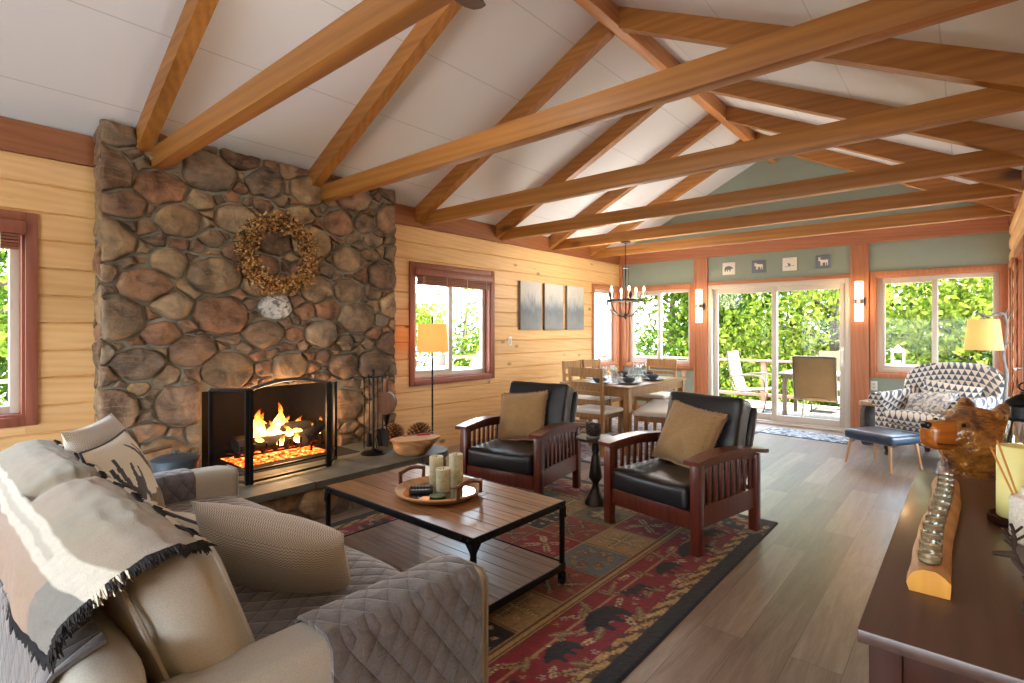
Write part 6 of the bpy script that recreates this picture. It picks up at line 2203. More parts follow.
M['bear'] = mk_bear()
M['muzzle'] = wood('muzzle_wood', c_(196, 112, 34), c_(136, 66, 16), 'X', .25, coat=.5)
br = thing('carved_bear', 'glossy carved wooden bear standing beyond the end of the console table', 'bear statue', (.015, 3.32, 0), -139)
mb = MB()
def sphere_at(c, r): mb.ball(c, r, 20, 14)
sphere_at((0, 0, .16), (.17, .18, .18)); sphere_at((0, 0, .40), (.155, .18, .30)); sphere_at((-.01, 0, .62), (.14, .16, .20)); sphere_at((.0, 0, .74), (.12, .13, .16))
sphere_at((.015, 0, .885), (.125, .135, .115)); sphere_at((-.03, 0, .84), (.11, .13, .13)); sphere_at((.075, 0, .86), (.085, .095, .085)); sphere_at((.075, .0, .925), (.055, .09, .045)); sphere_at((.08, 0, .80), (.07, .08, .06))
for sy in (-1, 1):
    sphere_at((-.045, sy * .100, .978), (.026, .048, .055)); sphere_at((.10, sy * .16, .48), (.06, .06, .17)); sphere_at((.14, sy * .14, .34), (.07, .055, .055)); sphere_at((.11, sy * .12, .06), (.11, .08, .06))
    sphere_at((.02, sy * .09, .82), (.085, .06, .085))
me = bpy.data.meshes.new('bear_body'); me.from_pydata(mb.v, [], mb.f); me.materials.append(M['bear'])
o = bpy.data.objects.new('body', me); COL.objects.link(o); o.parent = br
md = o.modifiers.new('merge', 'REMESH'); md.mode = 'VOXEL'; md.voxel_size = .009; md.use_smooth_shade = True
md = o.modifiers.new('soft', 'SMOOTH'); md.iterations = 4; md.factor = .6
tx = bpy.data.textures.new('chisel', 'VORONOI'); tx.noise_scale = .045
md = o.modifiers.new('chisel', 'DISPLACE'); md.texture = tx; md.strength = .014; md.mid_level = .45
mb = MB(); mb.softbox((.150, 0, .868), (.16, .115, .125), .034, (.002, .004, .004), n=8); mb.build('muzzle', M['muzzle'], br, smooth=80)
mb = MB(); mb.softbox((.228, 0, .914), (.024, .056, .034), .012, n=6); mb.build('nose', plain('black_nose', c_(22, 18, 16), .2), br, smooth=80)
mb = MB(); mb.tube([(.231, -.002, .846), (.212, .056, .836), (.12, .062, .830)], [.003, .0035, .002], 6); mb.tube([(.231, .002, .846), (.212, -.056, .836), (.12, -.062, .830)], [.003, .0035, .002], 6); mb.build('mouth_line', M['black'], br)
for sy in (-1, 1):
    mb = MB(); mb.ball((.118, sy * .080, .925), .010, 10, 8); mb.build('eye', M['black'], br)
    mb = MB(); mb.ball((-.020, sy * .102, .978), (.014, .028, .034), 12, 8); mb.build('inner_ear', M['bear'], br)

# ------------------------------------------------------------------ console table
M['mahog'] = wood('dark_mahogany', c_(92, 68, 58), c_(66, 46, 39), 'Y', .32, stretch=20, island=9, tint=.08, bump=0, coat=.12)
M['mahogz'] = wood('dark_mahogany_upright', c_(72, 40, 28), c_(44, 22, 16), 'Z', .55, stretch=16, island=9, tint=.12, bump=.05)
for k_ in ('mahogz',): M[k_].node_tree.nodes['Principled BSDF'].inputs['Specular IOR Level'].default_value = .15
X0, X1, Y0, Y1, ZC = -.173, .318, 1.265, 2.855, .76
co_ = thing('console_table', 'long dark mahogany console table along the right log wall', 'console table', ((X0 + X1) / 2, (Y0 + Y1) / 2, 0))
mb = MB(); mb.bb(X0, X1, Y0, Y1, ZC - .028, ZC, .004); mb.build('tabletop', M['mahog'], co_, world=True)
xs, ys = (X0 + .018, X1 - .018), (Y0 + .02, Y1 - .02)
for i, x in enumerate(xs):
    for j, y in enumerate(ys):
        mb = MB(); xx = x if i == 0 else x - .055; yy = y if j == 0 else y - .055
        mb.bb(xx, xx + .055, yy, yy + .055, 0, ZC - .028, .003); mb.build('leg', M['mahogz'], co_, world=True)
for j, y in enumerate((Y0 + .028, Y1 - .046)):
    mb = MB(); a, b = xs[0] + .055, xs[1] - .055
    mb.bb(a, b, y, y + .018, ZC - .10, ZC - .028, .002); mb.bb(a, b, y, y + .018, .08, .15, .002); mb.bb(a, a + .07, y, y + .018, .15, ZC - .10, .002); mb.bb(b - .07, b, y, y + .018, .15, ZC - .10, .002)
    mb.bb(a + .07, b - .07, y + .006, y + .014, .15, ZC - .10)
    mb.build('end_panel', M['mahogz'], co_, world=True)
mb = MB(); mb.bb(X1 - .03, X1 - .02, ys[0] + .055, ys[1] - .055, .08, ZC - .028); mb.bb(xs[0] + .055, X1 - .03, ys[0] + .02, ys[1] - .02, .08, .10); mb.build('carcass', M['mahogz'], co_, world=True)
L = (ys[1] - ys[0] - .11) / 3
for k in range(3):
    y0 = ys[0] + .055 + L * k
    mb = MB(); mb.bb(X0 + .022, X0 + .042, y0 + .004, y0 + L - .004, ZC - .19, ZC - .034, .003); d = mb.build('drawer', M['mahogz'], co_, world=True)
    mb = MB(); mb.lathe([(.006, 0), (.007, .012), (.016, .02), (.014, .028), (0, .03)], n=14, M=T(X0 + .022, y0 + L / 2, ZC - .112) @ RY(-90)); mb.build('knob', M['bronze'], d, world=True)
    mb = MB(); mb.bb(X0 + .022, X0 + .042, y0 + .004, y0 + .07, .104, ZC - .198, .002); mb.bb(X0 + .022, X0 + .042, y0 + L - .07, y0 + L - .004, .104, ZC - .198, .002); mb.bb(X0 + .022, X0 + .042, y0 + .07, y0 + L - .07, .104, .17, .002); mb.bb(X0 + .022, X0 + .042, y0 + .07, y0 + L - .07, ZC - .26, ZC - .198, .002); mb.bb(X0 + .03, X0 + .038, y0 + .07, y0 + L - .07, .17, ZC - .26)
    d = mb.build('door', M['mahogz'], co_, world=True)
    mb = MB(); mb.lathe([(.006, 0), (.007, .012), (.016, .02), (.014, .028), (0, .03)], n=14, M=T(X0 + .022, y0 + .04, .42) @ RY(-90)); mb.build('knob', M['bronze'], d, world=True)

# birch half log with tealights
M['birchlog'] = wood('birch_bark', c_(206, 160, 112), c_(142, 96, 62), 'Y', .6, stretch=4, scale=3, knots=2.5, bump=.6)
M['logend'] = wood('log_end_grain', c_(226, 166, 60), c_(196, 128, 34), 'Z', .45)
lg = thing('tealight_log', 'long rustic half log holding a row of glass tealights on the console table', 'candle holder', (-.069, 2.045, ZC + .0005))
mb = MB(); LN, N = 30, 12
def lgp(i, j):
    y = -.515 + 1.03 * i / LN
    P = [(-.036, 0), (-.040, .016), (-.037, .033), (-.027, .047), (-.012, .054), (.012, .054), (.027, .047), (.037, .033), (.040, .016), (.036, 0)]
    x, z = P[j]
    k = 1 + .10 * noise.noise(Vector((y * 9, j * .7, 2)))
    wob = .006 * math.sin(y * 6)
    return (x * k + wob, y, z * (k if z > .01 and z < .049 else 1))
vs = [lgp(i, j) for i in range(LN + 1) for j in range(10)]; fs = []; ms = []
for i in range(LN):
    for j in range(10):
        a = i * 10 + j; b = i * 10 + (j + 1) % 10
        fs.append((a, b, b + 10, a + 10)); ms.append(0)
fs.append(tuple(range(9, -1, -1))); ms.append(1); fs.append(tuple(LN * 10 + j for j in range(10))); ms.append(1)
mb.add(vs, [f[::-1] for f in fs], ms); mb.build('half_log', [M['birchlog'], M['logend']], lg, smooth=40)
M['cupglass'] = glassy('tealight_glass', (.88, .90, .88, 1), .22, .08)
M['tealwax'] = plain('tealight_wax', c_(226, 214, 182), .5)
ORD = ['first', 'second', 'third', 'fourth', 'fifth', 'sixth', 'seventh', 'eighth', 'ninth', 'tenth', 'eleventh', 'twelfth']
for k in range(12):
    y = 1.585 + .0825 * k
    t = thing('tealight', 'clear glass tealight cup, %s along the half log from its cut near end' % ORD[k], 'tealight', (-.069 + .006 * math.sin((y - 2.045) * 6), y, ZC + .0558), 0, 'tealights on the half log')
    if k == 0:
        mb = MB(); mb.lathe([(0, 0), (.021, 0), (.0228, .003), (.0245, .021), (.0230, .021), (.0215, .004), (0, .0035)], n=28); c1 = mb.build('cup', M['cupglass'], t, smooth=60)
        mb = MB(); mb.lathe([(0, .004), (.0200, .004), (.0200, .012), (0, .0125)], n=24); mb.tube([(0, 0, .012), (0, 0, .018)], .0012, 5); c2 = mb.build('wax', M['tealwax'], t)
    else:
        for c0 in (c1, c2):
            c = c0.copy(); COL.objects.link(c); c.parent = t

# candle on wooden stand
sd = thing('candle_stand', 'round dark wooden stand under the fat yellow candle', 'stand', (.115, 2.27, ZC + .0005))
mb = MB(); mb.lathe([(0, 0), (.070, 0), (.074, .005), (.074, .022), (.068, .026), (.063, .018), (0, .018)], n=40); mb.build('dish', M['mahogz'], sd)
cd = thing('pillar_candle', 'fat pale yellow pillar candle on the console table', 'candle', (.115, 2.27, ZC + .0195))
mb = MB(); mb.lathe([(0, 0), (.050, 0), (.053, .004), (.053, .216), (.049, .222), (.044, .216), (.026, .200), (0, .196)], n=40); mb.build('wax', plain('yellow_wax', c_(232, 226, 150), .45, var=.04, Subsurface_Weight=.3), cd)
mb = MB(); mb.tube([(0, 0, .196), (.001, 0, .21), (.004, 0, .214)], .0016, 6); mb.build('wick', M['wick'], cd)

# lantern
ln = thing('lantern', 'black metal lantern with a clear glass chimney at the far end of the console', 'lantern', (.15, 2.70, ZC + .0005))
mb = MB(); mb.lathe([(0, 0), (.058, 0), (.062, .01), (.062, .04), (.056, .05), (.046, .06), (0, .06)], n=32); mb.build('base', M['black'], ln)
mb = MB(); mb.lathe([(.045, .061), (.058, .10), (.062, .15), (.060, .20), (.042, .268), (.039, .268), (.057, .20), (.059, .15), (.055, .10), (.042, .061)], n=36); mb.build('glass_chimney', M['glassl'] if 'glassl' in M else glassy('lantern_glass', (.9, .92, .92, 1), .14), ln, smooth=60)
mb = MB(); mb.lathe([(.042, .266), (.044, .274), (.038, .278), (.038, .318), (.042, .322), (.054, .330), (.05, .338), (.024, .358), (.010, .366), (.010, .374), (0, .375)], n=32)
mb.tube([(.0 + .014 * math.cos(a), 0, .392 + .014 * math.sin(a)) for a in [i * math.pi / 6 for i in range(12)]], .003, 6, closed=True); mb.build('cap', M['black'], ln)
mb = MB()
for k in range(4):
    a = R(45 + 90 * k); c, s = math.cos(a), math.sin(a); mb.tube([(c * .060, s * .060, .045), (c * .068, s * .068, .12), (c * .068, s * .068, .18), (c * .044, s * .044, .272)], .003, 6)
mb.tube([(.069 * math.cos(a), .069 * math.sin(a), .15) for a in [i * math.pi / 18 for i in range(36)]], .0025, 5, closed=True)
mb.build('wire_guard', M['black'], ln)
mb = MB(); mb.lathe([(0, .06), (.028, .06), (.028, .13), (0, .131)], n=20); mb.build('candle', M['tealwax'], ln)

# reed diffuser
M['twine'] = fabric('white_twine_wrap', c_(206, 196, 180), c_(236, 230, 216), 120, .9)
df = thing('reed_diffuser', 'twine-wrapped bottle with orange reed sticks on the console table', 'reed diffuser', (.128, 2.085, ZC + .0005))
mb = MB(); mb.lathe([(0, 0), (.040, 0), (.043, .004)] + [(.043 + .0015 * (k % 2), .006 + .0055 * k) for k in range(22)] + [(.040, .13), (.020, .137), (.018, .155), (.012, .155), (.012, .13), (0, .128)], n=32); mb.build('bottle', M['twine'], df)
M['reed'] = plain('orange_reed', c_(206, 136, 62), .7)
for k, (dx, dy, dz) in enumerate(((-.083, -.015, .262), (-.068, .012, .278), (.05, .04, .27), (.02, -.05, .26))):
    mb = MB(); mb.cyl((-dx * .08, -dy * .08, .02), (dx, dy, dz), .0026, n=8); mb.build('reed_stick', M['reed'], df)

# twig reindeer
M['twig'] = plain('dark_twig', c_(56, 42, 36), .9, bump=.7, bscale=60, var=.35, vscale=30)
rd = thing('twig_reindeer', 'small reindeer figure made of dark twigs at the near end of the console', 'figurine', (.122, 1.555, ZC + .0005), 0)
mb = MB(); mb.tube(spl([(-.03, 0, .085), (.0, 0, .09), (.05, 0, .088), (.075, 0, .086)]), .011, 9); mb.tube(spl([(-.03, 0, .088), (-.045, 0, .105), (-.052, 0, .122)]), .007, 8); mb.tube([(-.048, 0, .122), (-.075, 0, .118), (-.085, 0, .116)], [.008, .006, .004], 8); mb.build('body', M['twig'], rd)
for x, y in ((-.035, -.016), (-.03, .016), (.06, -.016), (.065, .016)):
    mb = MB(); mb.tube(spl([(x, y * .6, .085), (x + .006, y, .05), (x - .002, y * 1.2, .022), (x + .002, y * 1.3, 0)]), [.0042 + .0012 * (i % 3 == 0) for i in range(13)], 7); mb.build('leg', M['twig'], rd)
for sy in (-1, 1):
    mb = MB(); mb.tube(spl([(-.05, sy * .004, .126), (-.052, sy * .02, .142), (-.05, sy * .026, .162), (-.055, sy * .024, .18)]), .0032, 6)
    mb.tube([(-.052, sy * .02, .142), (-.066, sy * .03, .158)], .0026, 5); mb.tube([(-.05, sy * .026, .16), (-.036, sy * .034, .176)], .0026, 5); mb.tube([(-.051, sy * .024, .15), (-.07, sy * .02, .168)], .0024, 5); mb.build('antler', M['twig'], rd)
# ------------------------------------------------------------------ outdoors: deck, furniture, trees
def mk_deck():
    t = NT('deck_boards')
    v = t.coords((1, 1, 1))
    br = t.node('ShaderNodeTexBrick', offset=.5)
    for k, x in (('Scale', 1.0), ('Mortar Size', .004), ('Brick Width', 4.0), ('Row Height', .14)): br.inputs[k].default_value = x
    br.inputs['Color1'].default_value = c_(160, 146, 130); br.inputs['Color2'].default_value = c_(134, 120, 106); br.inputs['Mortar'].default_value = c_(60, 52, 46)
    t.link(v, br.inputs['Vector']); t.set(br.outputs[0], .8)
    t.bump(t.math('SUBTRACT', 0, br.outputs[1]), .4, .006); return t.mat


M['deck'] = mk_deck()
mb = MB(); mb.bb(-8.8, 5, YF + .15, 11.3, -.25, -.05); mb.bb(-8.8, XL - .15, -5, YF + .15, -.25, -.05)
struct(mb.build('deck_floor', M['deck'], smooth=None), 'sunny wooden deck outside the sliding door', 'deck')
mb = MB(); mb.bb(-8.8, 6, -14, YB, -.25, -.05); mb.bb(XR + .15, 6, YB, YF + .15, -.25, -.05)  # unseen plain ground, added so light bounced indoors stays neutral
struct(mb.build('bounce_ground', plain('bounce_grey', c_(112, 114, 118), .95, bump=.4, var=.2), smooth=None), 'grey ground added beside and behind the house to bounce neutral light', 'ground')
M['raill'] = wood('deck_rail_wood', c_(176, 128, 104), c_(134, 92, 72), 'X', .7)
rl = thing('deck_railing', 'wooden deck railing with horizontal rails beyond the patio table', 'railing', (-2, 11.2, -.05))
mb = MB(); mb.bb(-6.6, 6.8, -.07, .07, .78, .82, .004); mb.build('top_rail', M['raill'], rl)
mb = MB(); mb.bb(-6.6, 6.8, -.02, .02, .10, .16, .003); mb.build('bottom_rail', M['raill'], rl)
for x in (-6.5, -4.7, -2.9, -1.08, .7, 2.5, 4.3, 6.0):
    mb = MB(); mb.bb(x - .045, x + .045, -.045, .045, 0, .78, .003); mb.build('post', M['raill'], rl)
rl2 = thing('deck_railing', 'wooden deck railing along the pine wall side terrace', 'railing', (-8.7, 3.2, -.05), 90)
mb = MB(); mb.bb(-8, 7.9, -.07, .07, .78, .82, .004); mb.build('top_rail', M['raill'], rl2)
mb = MB(); mb.bb(-8, 7.9, -.02, .02, .10, .16, .003); mb.build('bottom_rail', M['raill'], rl2)
for k in range(9):
    x = -7.9 + 1.97 * k
    mb = MB(); mb.bb(x - .045, x + .045, -.045, .045, 0, .78, .003); mb.build('post', M['raill'], rl2)

M['sling'] = fabric('tan_sling_mesh', c_(118, 88, 56), c_(150, 116, 78), 260, .3)
M['slingl'] = fabric('beige_sling_mesh', c_(128, 106, 76), c_(156, 132, 98), 260, .3)
M['alum'] = plain('bronze_chair_tube', c_(92, 80, 70), .5, .3)
def sling_chair(label, loc, rz, mat):
    t = thing('patio_chair', label, 'patio chair', loc, rz, 'sling patio chairs')
    for sx in (-1, 1):
        mb = MB()
        mb.tube(spl([(sx * .27, -.24, .0), (sx * .27, -.26, .02), (sx * .27, .26, .02), (sx * .27, .28, .0)]), .014, 8)
        mb.tube(spl([(sx * .27, -.22, .02), (sx * .27, -.27, .22), (sx * .27, -.25, .40), (sx * .27, .20, .37), (sx * .27, .30, .62), (sx * .27, .36, 1.02)]), .015, 8)
        mb.tube(spl([(sx * .28, .27, .60), (sx * .30, .05, .64), (sx * .30, -.22, .62), (sx * .28, -.26, .42)]), .014, 8)
        mb.build('side_frame', M['alum'], t)
    mb = MB(); mb.cyl((-.27, .36, 1.02), (.27, .36, 1.02), .014, n=8); mb.cyl((-.27, -.25, .395), (.27, -.25, .395), .013, n=8); mb.cyl((-.27, .22, .02), (.27, .22, .02), .012, n=8); mb.cyl((-.27, -.2, .02), (.27, -.2, .02), .012, n=8)
    mb.tube([(-.2, .25, .40), (-.1, .26, .43), (.1, .26, .43), (.2, .25, .40)], .008, 6); mb.build('cross_bars', M['alum'], t)
    S = spl([(0, -.25, .405), (0, .0, .375), (0, .19, .375), (0, .27, .55), (0, .31, .72), (0, .36, 1.03)], 5)
    def fn(u, v):
        q = v * (len(S) - 1); i = min(int(q), len(S) - 2); p = S[i].lerp(S[i + 1], q - i)
        return ((u - .5) * .52, p.y - .012, p.z + .006)
    mb = MB(); mb.sheet(fn, 6, 30, .006); mb.build('sling', mat, t, smooth=60)
sling_chair('tan sling patio chair with its back to the glass door', (-1.70, 8.98, -.05), 180, M['sling'])
sling_chair('pale sling patio chair at the left end of the patio table', (-2.85, 9.75, -.05), 90, M['slingl'])
sling_chair('pale sling patio chair on the railing side of the patio table', (-1.80, 10.55, -.05), 0, M['slingl'])
M['tabtop'] = plain('grey_patio_top', c_(150, 152, 150), .35)
pt_ = thing('patio_table', 'dark metal patio table with a grey top out on the deck', 'patio table', (-1.60, 9.80, -.05))
mb = MB(); mb.bb(-.75, .75, -.43, .43, .70, .725, .006); mb.build('tabletop', M['tabtop'], pt_)
mb = MB(); mb.bb(-.72, .72, -.40, -.38, .63, .70); mb.bb(-.72, .72, .38, .40, .63, .70); mb.bb(-.72, -.70, -.4, .4, .63, .70); mb.bb(.70, .72, -.4, .4, .63, .70); mb.build('apron', M['alum'], pt_)
for sx in (-1, 1):
    for sy in (-1, 1):
        mb = MB(); mb.beam((sx * .68, sy * .36, 0), (sx * .68, sy * .36, .70), .06, .06, b=.004); mb.build('leg', M['alum'], pt_)
def out_lantern(label, loc, mat, s):
    t = thing('deck_lantern', label, 'lantern', loc, 12, 'lanterns out on the deck')
    mb = MB(); mb.bb(-.07 * s, .07 * s, -.07 * s, .07 * s, 0, .02 * s, .003); mb.bb(-.075 * s, .075 * s, -.075 * s, .075 * s, .22 * s, .24 * s, .003)
    mb.lathe([(.085 * s, .24 * s), (.03 * s, .29 * s), (.012 * s, .30 * s), (0, .32 * s)], n=4, M=RZ(45))
    for sx in (-1, 1):
        for sy in (-1, 1): mb.bb(sx * .062 * s - .006, sx * .062 * s + .006, sy * .062 * s - .006, sy * .062 * s + .006, .02 * s, .22 * s)
    mb.build('frame', mat, t)
    mb = MB(); mb.lathe([(0, .02 * s), (.03 * s, .02 * s), (.03 * s, .11 * s), (0, .112 * s)], n=16); mb.build('candle', M['tealwax'], t)
out_lantern('dark lantern on the patio table, left of the tan chair', (-2.12, 9.82, .6755), M['black'], .8)
out_lantern('dark lantern on the patio table, right of the tan chair', (-1.15, 9.75, .6755), M['black'], .9)
# sideboard with a white lantern seen through the armchair window
gb = thing('deck_cabinet', 'pale wooden deck cabinet seen through the armchair window', 'cabinet', (-.92, 10.80, -.05))
mb = MB(); mb.bb(-.30, .36, -.2, .2, .06, .74, .006); mb.build('body', M['raill'], gb)
mb = MB(); mb.bb(-.33, .40, -.23, .23, .74, .77, .004); mb.build('top', M['raill'], gb)
for s in (-1, 1):
    mb = MB(); mb.bb(s * .16 + .03 - .155, s * .16 + .03 + .155, -.215, -.2, .10, .70, .003); mb.build('door', M['raill'], gb)
    for y in (-.16, .16):
        mb = MB(); mb.bb(s * .29 + .02 - .025, s * .29 + .02 + .025, y - .025, y + .025, 0, .06); mb.build('leg', M['raill'], gb)
out_lantern('white lantern on the deck cabinet seen through the armchair window', (-.90, 10.80, .7205), M['white'], 1.25)

# wicker set and umbrella seen through the lamp window
M['wicker'] = plain('grey_wicker', c_(86, 80, 74), .8, bump=.9, bscale=90, var=.3, vscale=40)
for k, (x, y, rz, lab) in enumerate(((-6.95, 7.35, 60, 'dark wicker chair on the terrace, at the right of the lamp window'), (-6.3, 5.15, 150, 'dark wicker chair on the terrace, at the left of the lamp window'), (-7.75, 6.75, 20, 'dark wicker chair on the terrace, far side of the white table'))):
    t = thing('wicker_chair', lab, 'patio chair', (x, y, -.05), rz, 'wicker terrace chairs')
    mb = MB(); mb.softbox((0, 0, .34), (.56, .56, .14), .04, n=6); mb.build('seat', M['wicker'], t)
    mb = MB(); mb.sheet(lambda u, v: (.30 * math.sin((u - .5) * 2.6) , .30 * math.cos((u - .5) * 2.6) - .02 + .10 * v, .38 + (.58 - .22 * abs(u - .5) * 2) * v), 16, 8, .03); mb.build('backrest', M['wicker'], t, smooth=60)
    for sx in (-1, 1):
        for sy in (-1, 1):
            mb = MB(); mb.cyl((sx * .22, sy * .22, 0), (sx * .22, sy * .22, .3), .02, n=8); mb.build('leg', M['wicker'], t)
tt = thing('terrace_table', 'pale terrace table between the wicker chairs', 'patio table', (-7.0, 6.2, -.05))
mb = MB(); mb.lathe([(0, .72), (.55, .72), (.56, .73), (.55, .745), (0, .745)], n=36); mb.build('tabletop', plain('pale_table_top', c_(206, 214, 208), .4), tt)
mb = MB(); mb.lathe([(.28, 0), (.28, .02), (.05, .05), (.04, .70), (.12, .72)], n=20); mb.build('pedestal', M['wicker'], tt)
um = thing('patio_umbrella', 'cream patio umbrella over the terrace seen through the lamp window', 'umbrella', (-7.2, 5.1, -.05))
mb = MB(); mb.cyl((0, 0, .04), (0, 0, 2.53), .022, n=10); mb.build('pole', M['alum'], um)
mb = MB(); mb.lathe([(0, 0), (.25, 0), (.25, .04), (.04, .06), (0, .06)], n=24); mb.build('base', M['wicker'], um)
mb = MB(); mb.lathe([(1.75, 1.92), (.9, 2.24), (.02, 2.50), (.0, 2.505)], n=8); mb.f = [f for f in mb.f if len(f) == 4]; mb.m = [0] * len(mb.f)
q = len(mb.v); mb.lathe([(1.73, 1.91), (.9, 2.225), (.0, 2.48)], n=8)
keep = [i for i, f in enumerate(mb.f) if len(f) == 4]; mb.f = [mb.f[i] if max(mb.f[i]) < q else mb.f[i][::-1] for i in keep]; mb.m = [0] * len(mb.f)
mb.build('canopy', fabric('cream_canvas', c_(226, 214, 196), c_(238, 228, 212), 200, .1), um, smooth=None)
for k in range(8):
    a = 2 * math.pi * k / 8
    mb = MB(); mb.cyl((0.02 * math.cos(a), .02 * math.sin(a), 2.46), (1.7 * math.cos(a), 1.7 * math.sin(a), 1.91), .008, n=6); mb.build('rib', M['alum'], um)

# ground and far hills
M['ground'] = plain('forest_floor', c_(96, 104, 62), .95, var=.4, vscale=.6)
mb = MB()
def terr(u, v):
    x = -70 + 140 * u; y = -40 + 140 * v
    d = max(0, max(y - 11.4, -x - 9))
    return (x, y, -.6 - d * .22 + 1.0 * noise.noise(Vector((x * .07, y * .07, 0))) * min(1, d / 6))
mb.grid(terr, 50, 50); struct(mb.build('ground', M['ground'], smooth=180), 'sloping forest floor around the house', 'ground')
mb = MB()
def hill(u, v):
    a = R(100 + 110 * u); r = 900
    hgt = -60 + (52 + 24 * noise.noise(Vector((u * 5, 0, 0))) + 6 * noise.noise(Vector((u * 22, 3, 0)))) * math.sin(math.pi * v / 2)
    return (r * math.cos(a) * (1 + .25 * v), r * math.sin(a) * (1 + .25 * v), hgt)
mb.grid(hill, 90, 8); 
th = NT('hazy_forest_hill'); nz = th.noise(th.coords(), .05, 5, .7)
th.set(th.ramp(nz, [(.35, c_(150, 176, 190)), (.65, c_(186, 206, 214))]), 1.0)  # pale blue distance haze is painted into the hill colour
o = mb.build('hills', th.mat, smooth=180); struct(o, 'hazy blue hills on the horizon beyond the dining corner window', 'hills')

# trees
def mk_leaf(name, a, b, c):
    t = NT(name)
    g = t.node('ShaderNodeNewGeometry')
    col = t.ramp(g.outputs['Random Per Island'], [(0, a), (.5, b), (1, c)])
    df = t.node('ShaderNodeBsdfDiffuse'); tl = t.node('ShaderNodeBsdfTranslucent'); t.link(col, df.inputs[0]); t.link(col, tl.inputs[0])
    mx = t.node('ShaderNodeMixShader'); mx.inputs[0].default_value = .5; t.link(df.outputs[0], mx.inputs[1]); t.link(tl.outputs[0], mx.inputs[2])
    t.link(mx.outputs[0], t.n['Material Output'].inputs[0]); return t.mat


LEAF = [mk_leaf('bright_oak_leaf', c_(44, 66, 18), c_(80, 98, 28), c_(116, 128, 48)), mk_leaf('deep_green_leaf', c_(24, 42, 18), c_(42, 64, 26), c_(68, 88, 38)), mk_leaf('yellow_green_leaf', c_(74, 90, 24), c_(108, 122, 38), c_(142, 146, 62))]
M['trunk'] = plain('tree_bark', c_(92, 76, 62), .95, bump=.9, bscale=14, var=.35, vscale=6)
rt = random.Random(21)


def tree(label, x, y, z0, hgt, cr, n, leaf, size, low=.25, lean=(0, 0)):
    t = thing('tree', label, 'tree', (x, y, z0), 0, 'trees around the deck')
    top = Vector((lean[0], lean[1], hgt * .8))
    mb = MB(); P = spl([(0, 0, -.5), (lean[0] * .2 + rt.uniform(-.1, .1), lean[1] * .2, hgt * .25), (lean[0] * .6 + rt.uniform(-.2, .2), lean[1] * .6 + rt.uniform(-.2, .2), hgt * .5), tuple(top)])
    mb.tube(P, [max(.03, .17 * (1 - .8 * i / len(P))) for i in range(len(P))], 9)
    tips = []
    for k in range(16):
        q = rt.uniform(.18, .95); b = P[int(q * (len(P) - 1))]; a = rt.uniform(0, 6.28); L = cr * rt.uniform(.6, 1.0) * (1.05 - .45 * q)
        e = b + Vector((math.cos(a) * L, math.sin(a) * L, L * rt.uniform(.05, .6)))
        mb.tube(spl([b, b.lerp(e, .5) + Vector((0, 0, rt.uniform(-.1, .2))), e], 3), [.05 * (1 - .13 * i) for i in range(7)], 6)
        tips += [b.lerp(e, .55), b.lerp(e, .8), e]
    tips += [top, top + Vector((0, 0, .4))]
    mb.build('trunk', M['trunk'], t)
    V = []; F = []
    for k in range(n):
        c = rt.choice(tips); rad = cr * .34
        p = c + Vector((rt.gauss(0, rad * .6), rt.gauss(0, rad * .6), rt.gauss(0, rad * .5)))
        s = size * rt.uniform(.6, 1.3)
        ax = Vector((rt.gauss(0, 1), rt.gauss(0, 1), rt.gauss(0, .7))).normalized(); bx = ax.orthogonal().normalized()
        bx.rotate(Matrix.Rotation(rt.uniform(0, 6.28), 3, ax)); cx = ax.cross(bx)
        i = len(V)
        V += [p - bx * s, p - bx * s * .2 + cx * s * .45 + ax * s * .1, p + bx * s, p - bx * s * .2 - cx * s * .45 + ax * s * .1]
        F.append((i, i + 1, i + 2, i + 3))
    me = bpy.data.meshes.new('crown'); me.from_pydata([tuple(v) for v in V], [], F); me.materials.append(LEAF[leaf])
    o = bpy.data.objects.new('crown', me); COL.objects.link(o); o.parent = t


